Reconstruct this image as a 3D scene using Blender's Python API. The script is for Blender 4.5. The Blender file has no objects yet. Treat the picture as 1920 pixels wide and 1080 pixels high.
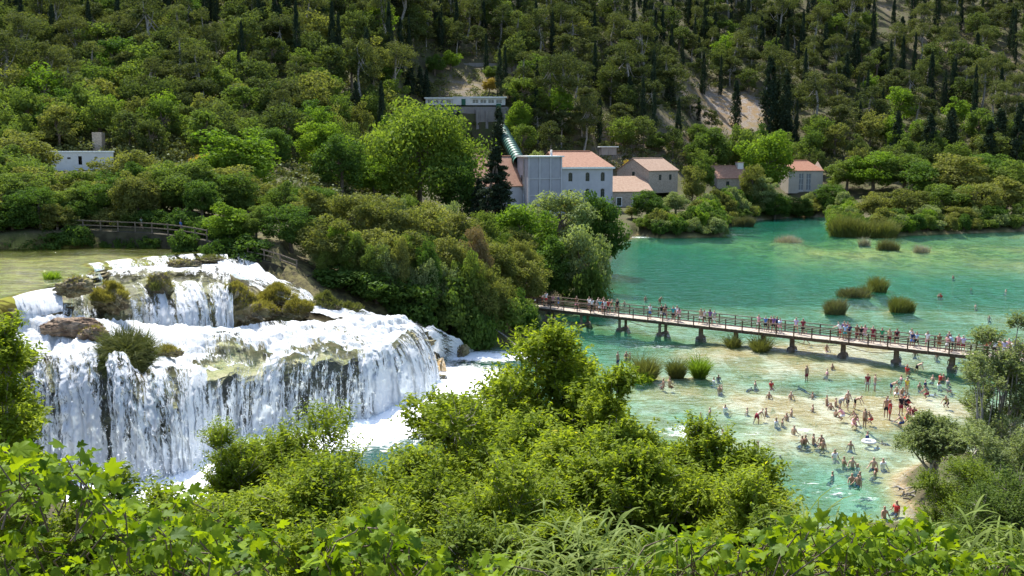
import bpy, math, random
import numpy as np
from mathutils import Vector, Matrix

# ------------------------------------------------------------------ camera, sky, sun, exposure
SC = bpy.context.scene
COL = SC.collection
FPX, PITCH, CAMZ = 1850.0, math.radians(8.0), 21.0
cam_d = bpy.data.cameras.new('camera')
cam_d.sensor_width = 36.0
cam_d.lens = 36.0 * FPX / 1920.0
cam_d.clip_start = 0.2
cam_d.clip_end = 3000.0
cam = bpy.data.objects.new('camera', cam_d)
cam.location = (0, 0, CAMZ)
cam.rotation_euler = (math.pi / 2 - PITCH, 0, 0)
COL.objects.link(cam)
SC.camera = cam

SUN_EL, SUN_AZ = math.radians(55), math.radians(-25)     # azimuth measured from +Y (away from the viewer) towards +X
world = bpy.data.worlds.new('World')
SC.world = world
world.use_nodes = True
wn = world.node_tree.nodes
sky = wn.new('ShaderNodeTexSky')
sky.sky_type = 'NISHITA'
sky.sun_disc = False
sky.sun_elevation = SUN_EL
sky.sun_rotation = SUN_AZ
sky.air_density = 1.0
sky.dust_density = 1.5
wn['Background'].inputs['Strength'].default_value = 0.15
world.node_tree.links.new(sky.outputs[0], wn['Background'].inputs['Color'])
sun_d = bpy.data.lights.new('sun', 'SUN')
sun_d.energy = 5.0
sun_d.angle = math.radians(0.53)
sun_d.color = (1.0, 0.95, 0.86)
sun = bpy.data.objects.new('sun', sun_d)
sv = Vector((math.sin(SUN_AZ) * math.cos(SUN_EL), math.cos(SUN_AZ) * math.cos(SUN_EL), math.sin(SUN_EL)))
sun.rotation_euler = sv.to_track_quat('Z', 'Y').to_euler()
sun.location = (0, 100, 300)
COL.objects.link(sun)
SC.view_settings.view_transform = 'Standard'
SC.view_settings.look = 'None'
SC.view_settings.gamma = 1.0
SC.view_settings.use_curve_mapping = False
SC.view_settings.exposure = 1.0
SC.cycles.max_bounces = 6
SC.cycles.diffuse_bounces = 3
SC.cycles.glossy_bounces = 2
SC.cycles.transmission_bounces = 4
SC.cycles.transparent_max_bounces = 12
SC.cycles.volume_bounces = 0
SC.cycles.caustics_reflective = False
SC.cycles.caustics_refractive = False
SC.cycles.sample_clamp_indirect = 6.0
SC.cycles.use_denoising = True

# ------------------------------------------------------------------ helpers
def ray(px, py):
    u = (px - 960) / FPX
    v = (540 - py) / FPX
    return u, math.cos(PITCH) + v * math.sin(PITCH), -math.sin(PITCH) + v * math.cos(PITCH)
def onz(px, py, z=0.0):
    a, b, c = ray(px, py)
    t = (z - CAMZ) / c
    return np.array((a * t, b * t, z))
def aty(px, py, Y):
    a, b, c = ray(px, py)
    t = Y / b
    return np.array((a * t, Y, CAMZ + c * t))
def project(p):
    x, y, z = p[0], p[1], p[2] - CAMZ
    d = y * math.cos(PITCH) - z * math.sin(PITCH)
    v = y * math.sin(PITCH) + z * math.cos(PITCH)
    return 960 + FPX * x / d, 540 - FPX * v / d, d

def tag(o, label=None, cat=None, group=None, kind=None):
    if label: o['label'] = label
    if cat: o['category'] = cat
    if group: o['group'] = group
    if kind: o['kind'] = kind
    return o
def link(name, data, parent=None, mat=None):
    o = bpy.data.objects.new(name, data)
    COL.objects.link(o)
    if parent is not None: o.parent = parent
    if mat is not None and data is not None and len(data.materials) == 0: data.materials.append(mat)
    return o
def empty(name, loc=(0, 0, 0), rz=0.0, scale=None):
    o = bpy.data.objects.new(name, None)
    o.empty_display_size = 0.3
    o.location = loc
    o.rotation_euler = (0, 0, rz)
    if scale is not None: o.scale = scale
    COL.objects.link(o)
    return o
def mesh_np(name, V, F, smooth=False, attrs=None, uv=None):
    """V (n,3); F (m,k) array with one face size."""
    V = np.asarray(V, dtype=np.float32); F = np.asarray(F, dtype=np.int32)
    me = bpy.data.meshes.new(name)
    m, k = F.shape
    me.vertices.add(len(V)); me.vertices.foreach_set('co', V.ravel())
    me.loops.add(m * k); me.loops.foreach_set('vertex_index', F.ravel())
    me.polygons.add(m)
    me.polygons.foreach_set('loop_start', np.arange(m, dtype=np.int32) * k)
    if smooth: me.polygons.foreach_set('use_smooth', np.ones(m, dtype=bool))
    if attrs:
        for nm, a in attrs.items():
            at = me.attributes.new(nm, 'FLOAT', 'POINT')
            at.data.foreach_set('value', np.asarray(a, dtype=np.float32).ravel())
    if uv is not None:
        l = me.uv_layers.new(name='UVMap')
        l.data.foreach_set('uv', np.asarray(uv, dtype=np.float32)[F.ravel()].ravel())
    me.update(calc_edges=True)
    me.validate()
    return me
class MB:
    """collects polygons of any size into one mesh"""
    def __init__(s): s.v = []; s.f = []
    def add(s, V, F):
        b = len(s.v); s.v.extend([tuple(map(float, p)) for p in V]); s.f.extend([tuple(i + b for i in f) for f in F]); return s
    def box(s, x0, x1, y0, y1, z0, z1):
        V = [(x, y, z) for z in (z0, z1) for y in (y0, y1) for x in (x0, x1)]
        return s.add(V, [(0, 2, 3, 1), (4, 5, 7, 6), (0, 1, 5, 4), (2, 6, 7, 3), (0, 4, 6, 2), (1, 3, 7, 5)])
    def beam(s, a, b, w, h, up=(0, 0, 1)):
        a = Vector(a); b = Vector(b); d = (b - a).normalized()
        up = Vector(up)
        if abs(d.dot(up)) > 0.98: up = Vector((0, 1, 0))
        r = d.cross(up).normalized() * (w / 2); q = r.cross(d).normalized() * (h / 2)
        V = [p + i * r + j * q for p in (a, b) for i, j in ((-1, -1), (1, -1), (1, 1), (-1, 1))]
        return s.add(V, [(3, 2, 1, 0), (4, 5, 6, 7), (0, 1, 5, 4), (1, 2, 6, 5), (2, 3, 7, 6), (3, 0, 4, 7)])
    def tube(s, P, R, n=6, cap=True):
        V, F = tube(P, R, n, cap); return s.add(V, F)
    def mesh(s, name, smooth=False):
        me = bpy.data.meshes.new(name); me.from_pydata(s.v, [], s.f)
        if smooth: me.polygons.foreach_set('use_smooth', [True] * len(me.polygons))
        me.update(); return me
    def build(s, name, mat, parent=None, smooth=False):
        return link(name, s.mesh(name, smooth), parent, mat)
def tube(P, R, n=6, cap=True):
    P = [np.array(p, float) for p in P]
    V = []; F = []
    ref = np.array((0.31, 0.87, 0.11))
    for i, p in enumerate(P):
        d = P[min(i + 1, len(P) - 1)] - P[max(i - 1, 0)]
        d = d / (np.linalg.norm(d) + 1e-9)
        a = np.cross(d, ref); a /= (np.linalg.norm(a) + 1e-9)
        b = np.cross(d, a)
        for k in range(n):
            t = 2 * math.pi * k / n
            V.append(p + R[i] * (math.cos(t) * a + math.sin(t) * b))
    for i in range(len(P) - 1):
        for k in range(n):
            k2 = (k + 1) % n
            F.append((i * n + k, i * n + k2, (i + 1) * n + k2, (i + 1) * n + k))
    if cap:
        F.append(tuple(range(n))); F.append(tuple(range((len(P) - 1) * n + n - 1, (len(P) - 1) * n - 1, -1)))
    return V, F
def copy_tree(o, parent=None):
    c = o.copy(); COL.objects.link(c); c.parent = parent
    for ch in list(o.children): copy_tree(ch, c)
    return c
def smooth(e0, e1, x):
    t = np.clip((x - e0) / (e1 - e0), 0, 1); return t * t * (3 - 2 * t)
def _hash(ix, iy, seed):
    h = (ix.astype(np.int64) * 374761393 + iy.astype(np.int64) * 668265263 + seed * 1442695041) & 0x7fffffff
    h = ((h ^ (h >> 13)) * 1274126177) & 0x7fffffff
    return ((h ^ (h >> 16)) & 0xffff) / 65535.0
def vnoise(x, y, seed=0):
    x = np.asarray(x, float); y = np.asarray(y, float)
    ix = np.floor(x); iy = np.floor(y); fx = x - ix; fy = y - iy
    fx = fx * fx * (3 - 2 * fx); fy = fy * fy * (3 - 2 * fy)
    a = _hash(ix, iy, seed); b = _hash(ix + 1, iy, seed); c = _hash(ix, iy + 1, seed); d = _hash(ix + 1, iy + 1, seed)
    return (a * (1 - fx) + b * fx) * (1 - fy) + (c * (1 - fx) + d * fx) * fy
def fbm(x, y, seed=0, o=4):
    s = 0; a = 0.5; t = 0
    for i in range(o):
        s = s + a * vnoise(x, y, seed + i * 17); t += a; a *= 0.5
        x = np.asarray(x) * 2.03 + 13.1; y = np.asarray(y) * 2.03 + 7.7
    return s / t
def in_poly(x, y, P):
    ins = np.zeros(np.shape(x), bool)
    n = len(P)
    for i in range(n):
        x0, y0 = P[i]; x1, y1 = P[(i + 1) % n]
        c = ((y0 > y) != (y1 > y)) & (x < (x1 - x0) * (y - y0) / ((y1 - y0) if y1 != y0 else 1e-9) + x0)
        ins ^= c
    return ins
def seg_dist(x, y, P, closed=True):
    d = np.full(np.shape(x), 1e9)
    n = len(P)
    for i in range(n if closed else n - 1):
        x0, y0 = P[i]; x1, y1 = P[(i + 1) % n]
        dx, dy = x1 - x0, y1 - y0
        t = np.clip(((x - x0) * dx + (y - y0) * dy) / (dx * dx + dy * dy + 1e-12), 0, 1)
        d = np.minimum(d, np.hypot(x - x0 - t * dx, y - y0 - t * dy))
    return d

# ------------------------------------------------------------------ node helper and materials
class NT:
    def __init__(s, name):
        s.m = bpy.data.materials.new(name); s.m.use_nodes = True
        s.t = s.m.node_tree; s.t.nodes.clear()
        s.out = s.t.nodes.new('ShaderNodeOutputMaterial')
    def n(s, typ, **kw):
        nd = s.t.nodes.new(typ)
        for k, v in kw.items():
            if k.startswith('i_'):
                key = k[2:]
                nd.inputs[int(key) if key.isdigit() else key.replace('_', ' ')].default_value = v
            else: setattr(nd, k, v)
        return nd
    def l(s, a, b): s.t.links.new(a, b)
    def math(s, op, a, b=None, c=None, clamp=False):
        nd = s.t.nodes.new('ShaderNodeMath'); nd.operation = op; nd.use_clamp = clamp
        for i, v in enumerate((a, b, c)):
            if v is None: continue
            if isinstance(v, (int, float)): nd.inputs[i].default_value = v
            else: s.l(v, nd.inputs[i])
        return nd.outputs[0]
    def mix(s, f, a, b):
        nd = s.t.nodes.new('ShaderNodeMix'); nd.data_type = 'RGBA'
        for idx, v in ((0, f), (6, a), (7, b)):
            if isinstance(v, (int, float)): nd.inputs[idx].default_value = v
            elif isinstance(v, tuple): nd.inputs[idx].default_value = v if len(v) == 4 else (*v, 1)
            else: s.l(v, nd.inputs[idx])
        return nd.outputs[2]
    def ramp(s, f, *stops):
        nd = s.t.nodes.new('ShaderNodeValToRGB')
        e = nd.color_ramp.elements
        while len(e) < len(stops): e.new(0.5)
        for el, (p, c) in zip(e, stops):
            el.position = p
            el.color = (c, c, c, 1) if isinstance(c, (int, float)) else (*c, 1)
        s.l(f, nd.inputs[0]); return nd.outputs[0]
    def smoothstep(s, f, a, b):
        nd = s.t.nodes.new('ShaderNodeMapRange'); nd.interpolation_type = 'SMOOTHSTEP'
        s.l(f, nd.inputs[0])
        for i, v in ((1, a), (2, b)):
            if isinstance(v, (int, float)): nd.inputs[i].default_value = v
            else: s.l(v, nd.inputs[i])
        return nd.outputs[0]
    def attr(s, name): return s.n('ShaderNodeAttribute', attribute_name=name).outputs['Fac']
    def pos(s, obj=False):
        return s.n('ShaderNodeTexCoord').outputs['Object'] if obj else s.n('ShaderNodeNewGeometry').outputs['Position']
    def noise(s, vec, scale, detail=3.0, rough=0.55, dist=0.0):
        nd = s.n('ShaderNodeTexNoise', i_Scale=scale, i_Detail=detail, i_Roughness=rough, i_Distortion=dist)
        if vec is not None: s.l(vec, nd.inputs['Vector'])
        return nd.outputs['Fac']
    def scale(s, vec, xyz):
        nd = s.n('ShaderNodeMapping'); nd.inputs['Scale'].default_value = xyz
        s.l(vec, nd.inputs[0]); return nd.outputs[0]
    def bump(s, h, strength, dist=0.1):
        nd = s.n('ShaderNodeBump', i_Strength=strength, i_Distance=dist); s.l(h, nd.inputs['Height']); return nd.outputs[0]
    def mixsh(s, f, a, b):
        nd = s.n('ShaderNodeMixShader')
        if isinstance(f, (int, float)): nd.inputs[0].default_value = f
        else: s.l(f, nd.inputs[0])
        s.l(a, nd.inputs[1]); s.l(b, nd.inputs[2]); return nd.outputs[0]
    def principled(s, col, rough=0.8, spec=0.3, normal=None, metal=0.0):
        nd = s.n('ShaderNodeBsdfPrincipled', i_Roughness=rough if isinstance(rough, (int, float)) else 0.8, i_Metallic=metal)
        nd.inputs['Specular IOR Level'].default_value = spec
        if isinstance(col, tuple): nd.inputs['Base Color'].default_value = (*col, 1)
        else: s.l(col, nd.inputs['Base Color'])
        if not isinstance(rough, (int, float)): s.l(rough, nd.inputs['Roughness'])
        if normal is not None: s.l(normal, nd.inputs['Normal'])
        return nd.outputs[0]
    def done(s, sh): s.l(sh, s.out.inputs['Surface']); return s.m
def mat_plain(name, col, rough=0.8, spec=0.3, var=0.25, scale=3.0, bump=0.0, metal=0.0):
    t = NT(name); p = t.pos(True)
    f = t.noise(p, scale, 4)
    lo = tuple(c * (1 - var) for c in col); hi = tuple(min(1, c * (1 + var)) for c in col)
    c = t.mix(t.smoothstep(f, 0.3, 0.7), lo, hi)
    nm = t.bump(t.noise(p, scale * 4, 4), bump, 0.05) if bump else None
    return t.done(t.principled(c, rough, spec, nm, metal))
def mat_leaf(name, dark, light, transl=0.35, gloss=0.04, yellow=None, hue_by_object=0.5, trc=(1.35, 1.42, 0.6)):
    t = NT(name)
    tint = t.attr('tint')
    rnd = t.n('ShaderNodeObjectInfo').outputs['Random']
    f = t.math('ADD', t.math('MULTIPLY', tint, 1 - hue_by_object), t.math('MULTIPLY', rnd, hue_by_object))
    c = t.mix(f, dark, light)
    if yellow is not None:
        c = t.mix(t.smoothstep(tint, 0.88, 0.96), c, yellow)
    d = t.n('ShaderNodeBsdfDiffuse'); t.l(c, d.inputs[0])
    tr = t.n('ShaderNodeBsdfTranslucent')
    hs = t.n('ShaderNodeMix', data_type='RGBA', blend_type='MULTIPLY'); hs.inputs[0].default_value = 1.0
    t.l(c, hs.inputs[6]); hs.inputs[7].default_value = (*trc, 1)
    t.l(hs.outputs[2], tr.inputs[0])
    s = t.mixsh(transl, d.outputs[0], tr.outputs[0])
    if gloss:
        g = t.n('ShaderNodeBsdfGlossy', i_Roughness=0.5)
        g.inputs[0].default_value = (0.55, 0.65, 0.6, 1)
        s = t.mixsh(gloss, s, g.outputs[0])
    return t.done(s)
# ------------------------------------------------------------------ terrain
ANCH = [
 (-260, [(-40, 24), (60, 9), (75, 13), (105, 15), (180, 26), (230, 42), (300, 66), (360, 88), (450, 118), (800, 230)]),
 (-80, [(-40, 24), (58, 6), (68, 10.6), (108, 12.3), (180, 17.5), (230, 32), (300, 56), (360, 79), (450, 110), (800, 215)]),
 (-42, [(-40, 24), (60, 3), (78, 9), (108, 12.2), (150, 14), (200, 18), (250, 32), (300, 50), (360, 74), (450, 106), (800, 210)]),
 (-25, [(-40, 24), (60, 0.8), (84, 5), (97, 9.6), (110, 11), (150, 11), (210, 11), (255, 14), (296, 24), (309.5, 26), (312.6, 34.3), (350, 53), (400, 76), (460, 101), (800, 205)]),
 (-12, [(-40, 24), (60, 0.6), (92, 3), (103, 6), (115, 7), (160, 7), (220, 7), (258, 9), (290, 18), (309.5, 22.5), (312.6, 34), (350, 49), (400, 71), (460, 97), (800, 200)]),
 (5, [(-40, 24), (60, 0.6), (100, 1.0), (125, 2.2), (160, 3), (240, 3), (262, 3.5), (280, 9), (296, 20), (309.5, 24), (312.6, 33.5), (350, 46.5), (400, 68), (460, 95), (800, 200)]),
 (40, [(-40, 24), (60, 0.5), (240, 0.9), (252, 3.4), (275, 5), (290, 9), (315, 20), (350, 38), (400, 62), (460, 90), (800, 190)]),
 (90, [(-40, 24), (60, 0.5), (300, 0.9), (316, 2.5), (335, 7), (360, 15), (400, 32), (460, 62), (520, 95), (800, 190)]),
 (150, [(-40, 24), (60, 0.5), (250, 0.6), (272, 3), (320, 8), (360, 16), (420, 38), (480, 68), (540, 100), (800, 185)]),
 (320, [(-40, 24), (60, 0.5), (270, 0.6), (290, 3), (350, 14), (420, 36), (500, 74), (560, 104), (800, 180)]),
]
def land(x, y):
    x = np.asarray(x, float); y = np.asarray(y, float)
    ax = [a for a, _ in ANCH]
    Z = [np.interp(y, [p[0] for p in t], [p[1] for p in t]) for _, t in ANCH]
    z = np.zeros(np.shape(x))
    xc = np.clip(x, ax[0], ax[-1])
    for i in range(len(ax) - 1):
        m = (xc >= ax[i]) & (xc <= ax[i + 1])
        t = (xc - ax[i]) / (ax[i + 1] - ax[i]); t = t * t * (3 - 2 * t)
        z = np.where(m, Z[i] * (1 - t) + Z[i + 1] * t, z)
    near = np.interp(y, [-40, 0, 8, 20, 33, 46, 60], [24, 19.2, 14.8, 9.2, 4.2, 0.9, 0.5])
    near = near + np.clip((-x - 14) / 20, 0, 1) * np.interp(y, [-40, 0, 30, 50, 66], [0, 0, 3, 4, 0])
    w = smooth(50, 62, y)
    z = near * (1 - w) + z * w
    amp = np.interp(y, [0, 100, 250, 330], [0.3, 0.3, 0.6, 3.0]) * (1 - 0.9 * np.exp(-((x + 10) / 28) ** 2 - ((y - 315) / 45) ** 2))
    return z + amp * (fbm(x * 0.05, y * 0.05, 3) - 0.5) * 2 + 0.35 * (fbm(x * 0.4, y * 0.4, 9) - 0.5)

POOLPX = [(700, 690), (800, 672), (870, 652), (940, 642), (985, 622), (1000, 590), (1005, 562), (1080, 548), (1128, 500), (1160, 455), (1195, 440), (1240, 446),
          (1350, 444), (1356, 426), (1420, 413), (1500, 406), (1556, 408), (1562, 436), (1680, 442), (1800, 437), (1920, 433), (2400, 430), (2400, 660), (2100, 800),
          (1930, 838), (1800, 856), (1720, 880), (1695, 905), (1715, 945), (1730, 985), (1500, 1010), (1300, 1000), (1100, 985), (900, 985), (600, 990), (300, 1000), (60, 1000), (-60, 940), (-20, 850)]
POOL = [tuple(onz(a, b)[:2]) for a, b in POOLPX]
POOL += [(-38, 71), (-28, 69), (-20, 75), (-14, 80)]
ZU = 10.4
# ribbons: rows of (px, py, Y) control points -> smooth grids of water
def catmull(P, n):
    """P (k,3) -> n points through them"""
    P = np.asarray(P, float); k = len(P)
    E = np.vstack([2 * P[0] - P[1], P, 2 * P[-1] - P[-2]])
    t = np.linspace(0, k - 1, n); i = np.minimum(t.astype(int), k - 2); f = (t - i)[:, None]
    p0, p1, p2, p3 = E[i], E[i + 1], E[i + 2], E[i + 3]
    return 0.5 * (2 * p1 + (p2 - p0) * f + (2 * p0 - 5 * p1 + 4 * p2 - p3) * f ** 2 + (3 * p1 - p0 - 3 * p2 + p3) * f ** 3)
def grid_from_rows(rows, nu, nv):
    R = np.array([catmull(r, nu) for r in rows])             # rows x nu x 3
    return np.stack([catmull(R[:, j], nv) for j in range(nu)], axis=1)   # nv x nu x 3
def fall_rows(lip, foot, nv, bow=1.7, seed=1, rough=0.35):
    """curtain from lip (n,3) to foot (n,3)"""
    n = len(lip); t = np.linspace(0, 1, nv)[:, None]
    G = np.zeros((nv, n, 3))
    hz = 1 - (1 - t) ** 1.55
    for k in range(2): G[:, :, k] = lip[:, k] * (1 - hz) + foot[:, k] * hz
    G[:, :, 2] = lip[:, 2] + (foot[:, 2] - lip[:, 2]) * t ** bow
    s = np.cumsum(np.r_[0, np.linalg.norm(np.diff(lip, axis=0), axis=1)])
    ridge = fbm(s * 0.9, s * 0 + 1.0, seed, 3) - 0.5
    ridge2 = fbm(s[None, :] * 2.2 + 0 * t, t * 1.2 + 0 * s[None, :], seed + 5, 3) - 0.5
    env = np.sin(np.clip(t * 1.15, 0, 1) * math.pi / 2) * (1 - 0.5 * t)
    G[:, :, 1] -= (ridge[None, :] * 4.2 + ridge2 * 1.6) * env * rough * 2
    vm = t * np.abs(lip[:, 2] - foot[:, 2])[None, :]
    fine = fbm(s[None, :] * 5.5 + 0 * t, vm * 0.9, seed + 9, 3) - 0.5
    blob = fbm(s[None, :] * 3.0 + 0 * t, vm * 2.2, seed + 15, 4) - 0.5
    G[:, :, 1] -= (fine * 0.55 + blob * 0.7) * np.minimum(1, t * 5) * np.minimum(1, rough * 3)
    return G

lipA = [(22, 642, 67.5), (90, 650, 67), (160, 655, 66), (225, 668, 65.6), (285, 688, 66), (340, 696, 67.3), (400, 692, 70), (480, 681, 73.4), (560, 668, 75.2), (640, 656, 76.8), (710, 646, 80.2), (750, 628, 85), (768, 608, 90)]
backA = [(40, 597, 70.5), (105, 588, 72), (150, 594, 73.5), (205, 598, 76), (250, 602, 79), (310, 608, 79.5), (380, 612, 80), (450, 612, 81), (520, 602, 83), (590, 602, 84), (650, 597, 86), (700, 592, 89), (745, 592, 92)]
footY = [63.3, 62.4, 61.4, 60.8, 61.2, 62.8, 66.6, 70.6, 72.6, 74.0, 77.6, 83.0, 88.6]
footpx = [45, 100, 165, 235, 305, 352, 402, 470, 556, 642, 722, 796, 826]
NU = 420
lip3 = catmull([aty(*p) for p in lipA], NU)
back3 = catmull([aty(*p) for p in backA], NU)
foot3 = []
for p, Y in zip(footpx, footY):
    a, b, c = ray(p, 800); foot3.append((a / b * Y, Y, -0.15))
foot3 = catmull(foot3, NU)
_s = np.linspace(0, 1, NU)
foot3[:, 1] += (fbm(_s * 16, _s * 0, 4, 3) - 0.5) * 1.2
_rg = np.interp(_s, [0, .36, .46, .6, 1], [1.4, 1.4, .8, .7, .7])
lip3[:, 2] += (fbm(_s * 26, _s * 0, 8, 4) - 0.5) * 1.3 * _rg
lip3[:, 1] += (fbm(_s * 20, _s * 0 + 3, 18, 4) - 0.5) * 3.0 * _rg
foot3[:, 1] += (fbm(_s * 13, _s * 0 + 7, 14, 3) - 0.5) * 2.2 * _rg
NB = 46
tb = np.linspace(0, 1, NB)[:, None, None]
tbe = tb ** 0.85
basin = back3[None] * (1 - tbe) + lip3[None] * tbe
bx, by = basin[:, :, 0], basin[:, :, 1]
_st = (fbm(bx * 0.22, by * 0.22, 35, 3) - 0.5) * 4
basin[:, :, 2] += (np.round(_st * 1.6) / 1.6 * 0.55 + 0.0) * np.sin(tb[:, :, 0] * math.pi) ** 0.6
basin[:, :, 2] += (fbm(bx * 0.5, by * 0.5, 31, 4) - 0.5) * 0.55 * np.sin(tb[:, :, 0] * math.pi) + (fbm(bx * 1.6, by * 2.6, 41, 4) - 0.5) * 0.55
fallA = fall_rows(lip3, foot3, 110, 1.75, 2)
mainG = np.concatenate([basin, fallA[1:]], axis=0)

kD = [(160, 495), (220, 487), (275, 482), (330, 478), (385, 475), (425, 477)]
kF = [(176, 509), (230, 503), (285, 498), (340, 494), (390, 491), (428, 494)]
kC = [(190, 520), (238, 518), (292, 513), (345, 510), (395, 508), (430, 514)]
kB = [(196, 533), (235, 535), (290, 528), (345, 527), (395, 528), (434, 534)]
kE = [(215, 598, 77.5), (252, 603, 79), (310, 609, 79.4), (362, 612, 79.8), (402, 613, 80.2), (436, 612, 80.8)]
NUB = 110
D3 = catmull([onz(*p, ZU) for p in kD], NUB); F3 = catmull([onz(*p, 9.85) for p in kF], NUB)
C3 = catmull([onz(*p, 9.8) for p in kC], NUB); B3 = catmull([onz(*p, 9.7) for p in kB], NUB); E3 = catmull([aty(*p) for p in kE], NUB)
E3[:, 2] -= 0.2
_s2 = np.linspace(0, 1, NUB)
B3[:, 2] += (fbm(_s2 * 14, _s2 * 0, 12, 3) - 0.5) * 0.5
B3[:, 1] += (fbm(_s2 * 12, _s2 * 0, 19, 3) - 0.5) * 1.2
D3[:, 1] += (fbm(_s2 * 14, _s2 * 0, 29, 3) - 0.5) * 1.6
d1 = fall_rows(D3, F3, 14, 1.5, 5, 0.12)
cc = np.linspace(0, 1, 22)[:, None, None]
c1 = F3[None] * (1 - cc) + B3[None] * cc
c1[:, :, 2] += (fbm(c1[:, :, 0] * 1.3, c1[:, :, 1] * 1.3, 77, 3) - 0.5) * 0.12
b1 = fall_rows(B3, E3, 40, 1.6, 7, 0.4)
upG = np.concatenate([d1, c1[1:], b1[1:]], axis=0)

l1 = catmull([onz(22, 557, ZU), onz(60, 546, ZU), onz(116, 537, ZU)], 50)
f1 = catmull([aty(38, 598, 70.0), aty(72, 590, 71.0), aty(118, 580, 72.5)], 50); f1[:, 2] -= 0.15
leftG = fall_rows(l1, f1, 26, 1.5, 9, 0.2)
l2 = catmull([onz(114, 537, ZU), onz(150, 521, ZU), onz(186, 505, ZU), onz(170, 497, ZU)], 60)
f2 = catmull([aty(116, 584, 72.4), aty(150, 594, 73.5), aty(200, 596, 76.5), aty(212, 545, 80.5)], 60); f2[:, 2] -= 0.2
slopeG = fall_rows(l2, f2, 34, 1.15, 11, 0.3)
slopeG[:, :, 2] += (fbm(slopeG[:, :, 0] * 0.8, slopeG[:, :, 1] * 0.8, 14, 3) - 0.5) * 0.7
rr = [((405, 479, None, 10.35), (455, 476, None, 10.3)), ((418, 508, 92.5), (505, 510, 97)), ((470, 535, 88.5), (565, 540, 94)), ((540, 562, 87), (622, 573, 92)),
      ((610, 592, 87.5), (690, 588, 93)), ((690, 600, 90), (748, 594, 94)), ((755, 612, 91.5), (795, 607, 95.5)), ((796, 640, 93), (838, 626, 97)), ((835, 672, 96.6), (890, 655, 102))]
rows = []
for a, b in rr:
    A = onz(a[0], a[1], a[3]) if a[2] is None else aty(*a); B = onz(b[0], b[1], b[3]) if b[2] is None else aty(*b)
    rows.append([A, (A + B) / 2 - np.array((0, 0, 0.25)), B])
rows[-1] = [p * np.array((1, 1, 0)) + np.array((0, 0, -0.1)) for p in rows[-1]]
rapG = grid_from_rows(rows, 40, 130)
rapG[:, :, 2] += (fbm(rapG[:, :, 0] * 0.7, rapG[:, :, 1] * 0.7, 51, 4) - 0.5) * 1.1 + (fbm(rapG[:, :, 0] * 2.4, rapG[:, :, 1] * 2.4, 57, 3) - 0.5) * 0.3
RIB = {'main': mainG, 'upper': upG, 'left': leftG, 'slope': slopeG, 'rapid': rapG}
UPPX = [(-320, 470), (0, 467), (200, 463), (330, 462), (430, 465), (450, 474), (425, 477), (385, 475), (330, 478), (275, 482), (220, 487), (160, 495), (186, 505), (150, 521), (114, 537), (60, 546), (22, 557), (-60, 575), (-320, 590)]
UPOLY = [tuple(onz(a, b, ZU)[:2]) for a, b in UPPX]
RS = np.concatenate([g[::3, ::3].reshape(-1, 3) for g in RIB.values()])

DEEP = [(1230, 480, 18, 32, 3.4), (1340, 520, 18, 18, 2.2), (1480, 425, 22, 40, 2.2), (1180, 560, 10, 8, 1.2), (1130, 640, 8, 7, 0.9), (1590, 722, 8, 2.6, 0.8), (1480, 890, 8, 6, 0.8), (1350, 780, 5, 6, 0.7),
        (1850, 540, 18, 18, 1.3), (1620, 530, 20, 14, 0.7), (700, 830, 14, 12, 1.4), (950, 700, 8, 10, 1.0), (1640, 600, 12, 5, 0.35)]
SHAL = [(1690, 468, 26, 22, 0.55), (1620, 765, 14, 9, 0.9), (1420, 655, 12, 6, 0.7), (1560, 690, 9, 3.4, 0.55), (1450, 760, 8, 6, .3), (1250, 565, 8, 5, 0.5), (1680, 880, 5, 6, 0.5), (1560, 840, 8, 4, 0.35), (1700, 650, 14, 4, .5)]
REEDS = [(1564, 586, 2.0), (1602, 555, 2.4), (1646, 546, 1.8), (1684, 582, 2.0), (1478, 453, 4.2), (1621, 460, 1.6), (1665, 467, 2.6), (1727, 472, 2.4), (1612, 443, 7), (1665, 444, 4), (1210, 706, 1.3), (1271, 706, 1.0), (1307, 705, 1.0), (1376, 648, .8), (1425, 655, 1.0)]
def depth(x, y, sd):
    d = 0.85 + 1.1 * (fbm(x * 0.11, y * 0.07, 61, 4) - 0.5)
    for px, py, rx, ry, a in DEEP:
        c = onz(px, py); d = d + a * np.exp(-((x - c[0]) / rx) ** 2 - ((y - c[1]) / ry) ** 2)
    for px, py, rx, ry, a in SHAL:
        c = onz(px, py); d = d - a * np.exp(-((x - c[0]) / rx) ** 2 - ((y - c[1]) / ry) ** 2)
    d = d + 0.75 * (fbm(x * 0.45, y * 0.45, 71, 4) - 0.5) + 0.25 * (fbm(x * 1.3, y * 1.3, 73, 2) - 0.5)
    d = np.clip(d, 0.22, 4.5)
    for px, py, r in REEDS:
        c = onz(px, py); q = np.exp(-(((x - c[0]) / (r * 1.15)) ** 2 + ((y - c[1]) / (r * 1.15)) ** 2) ** 2)
        d = d * (1 - q) + 0.12 * q
    return d * smooth(0, 2.5, sd) + 0.02
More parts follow.
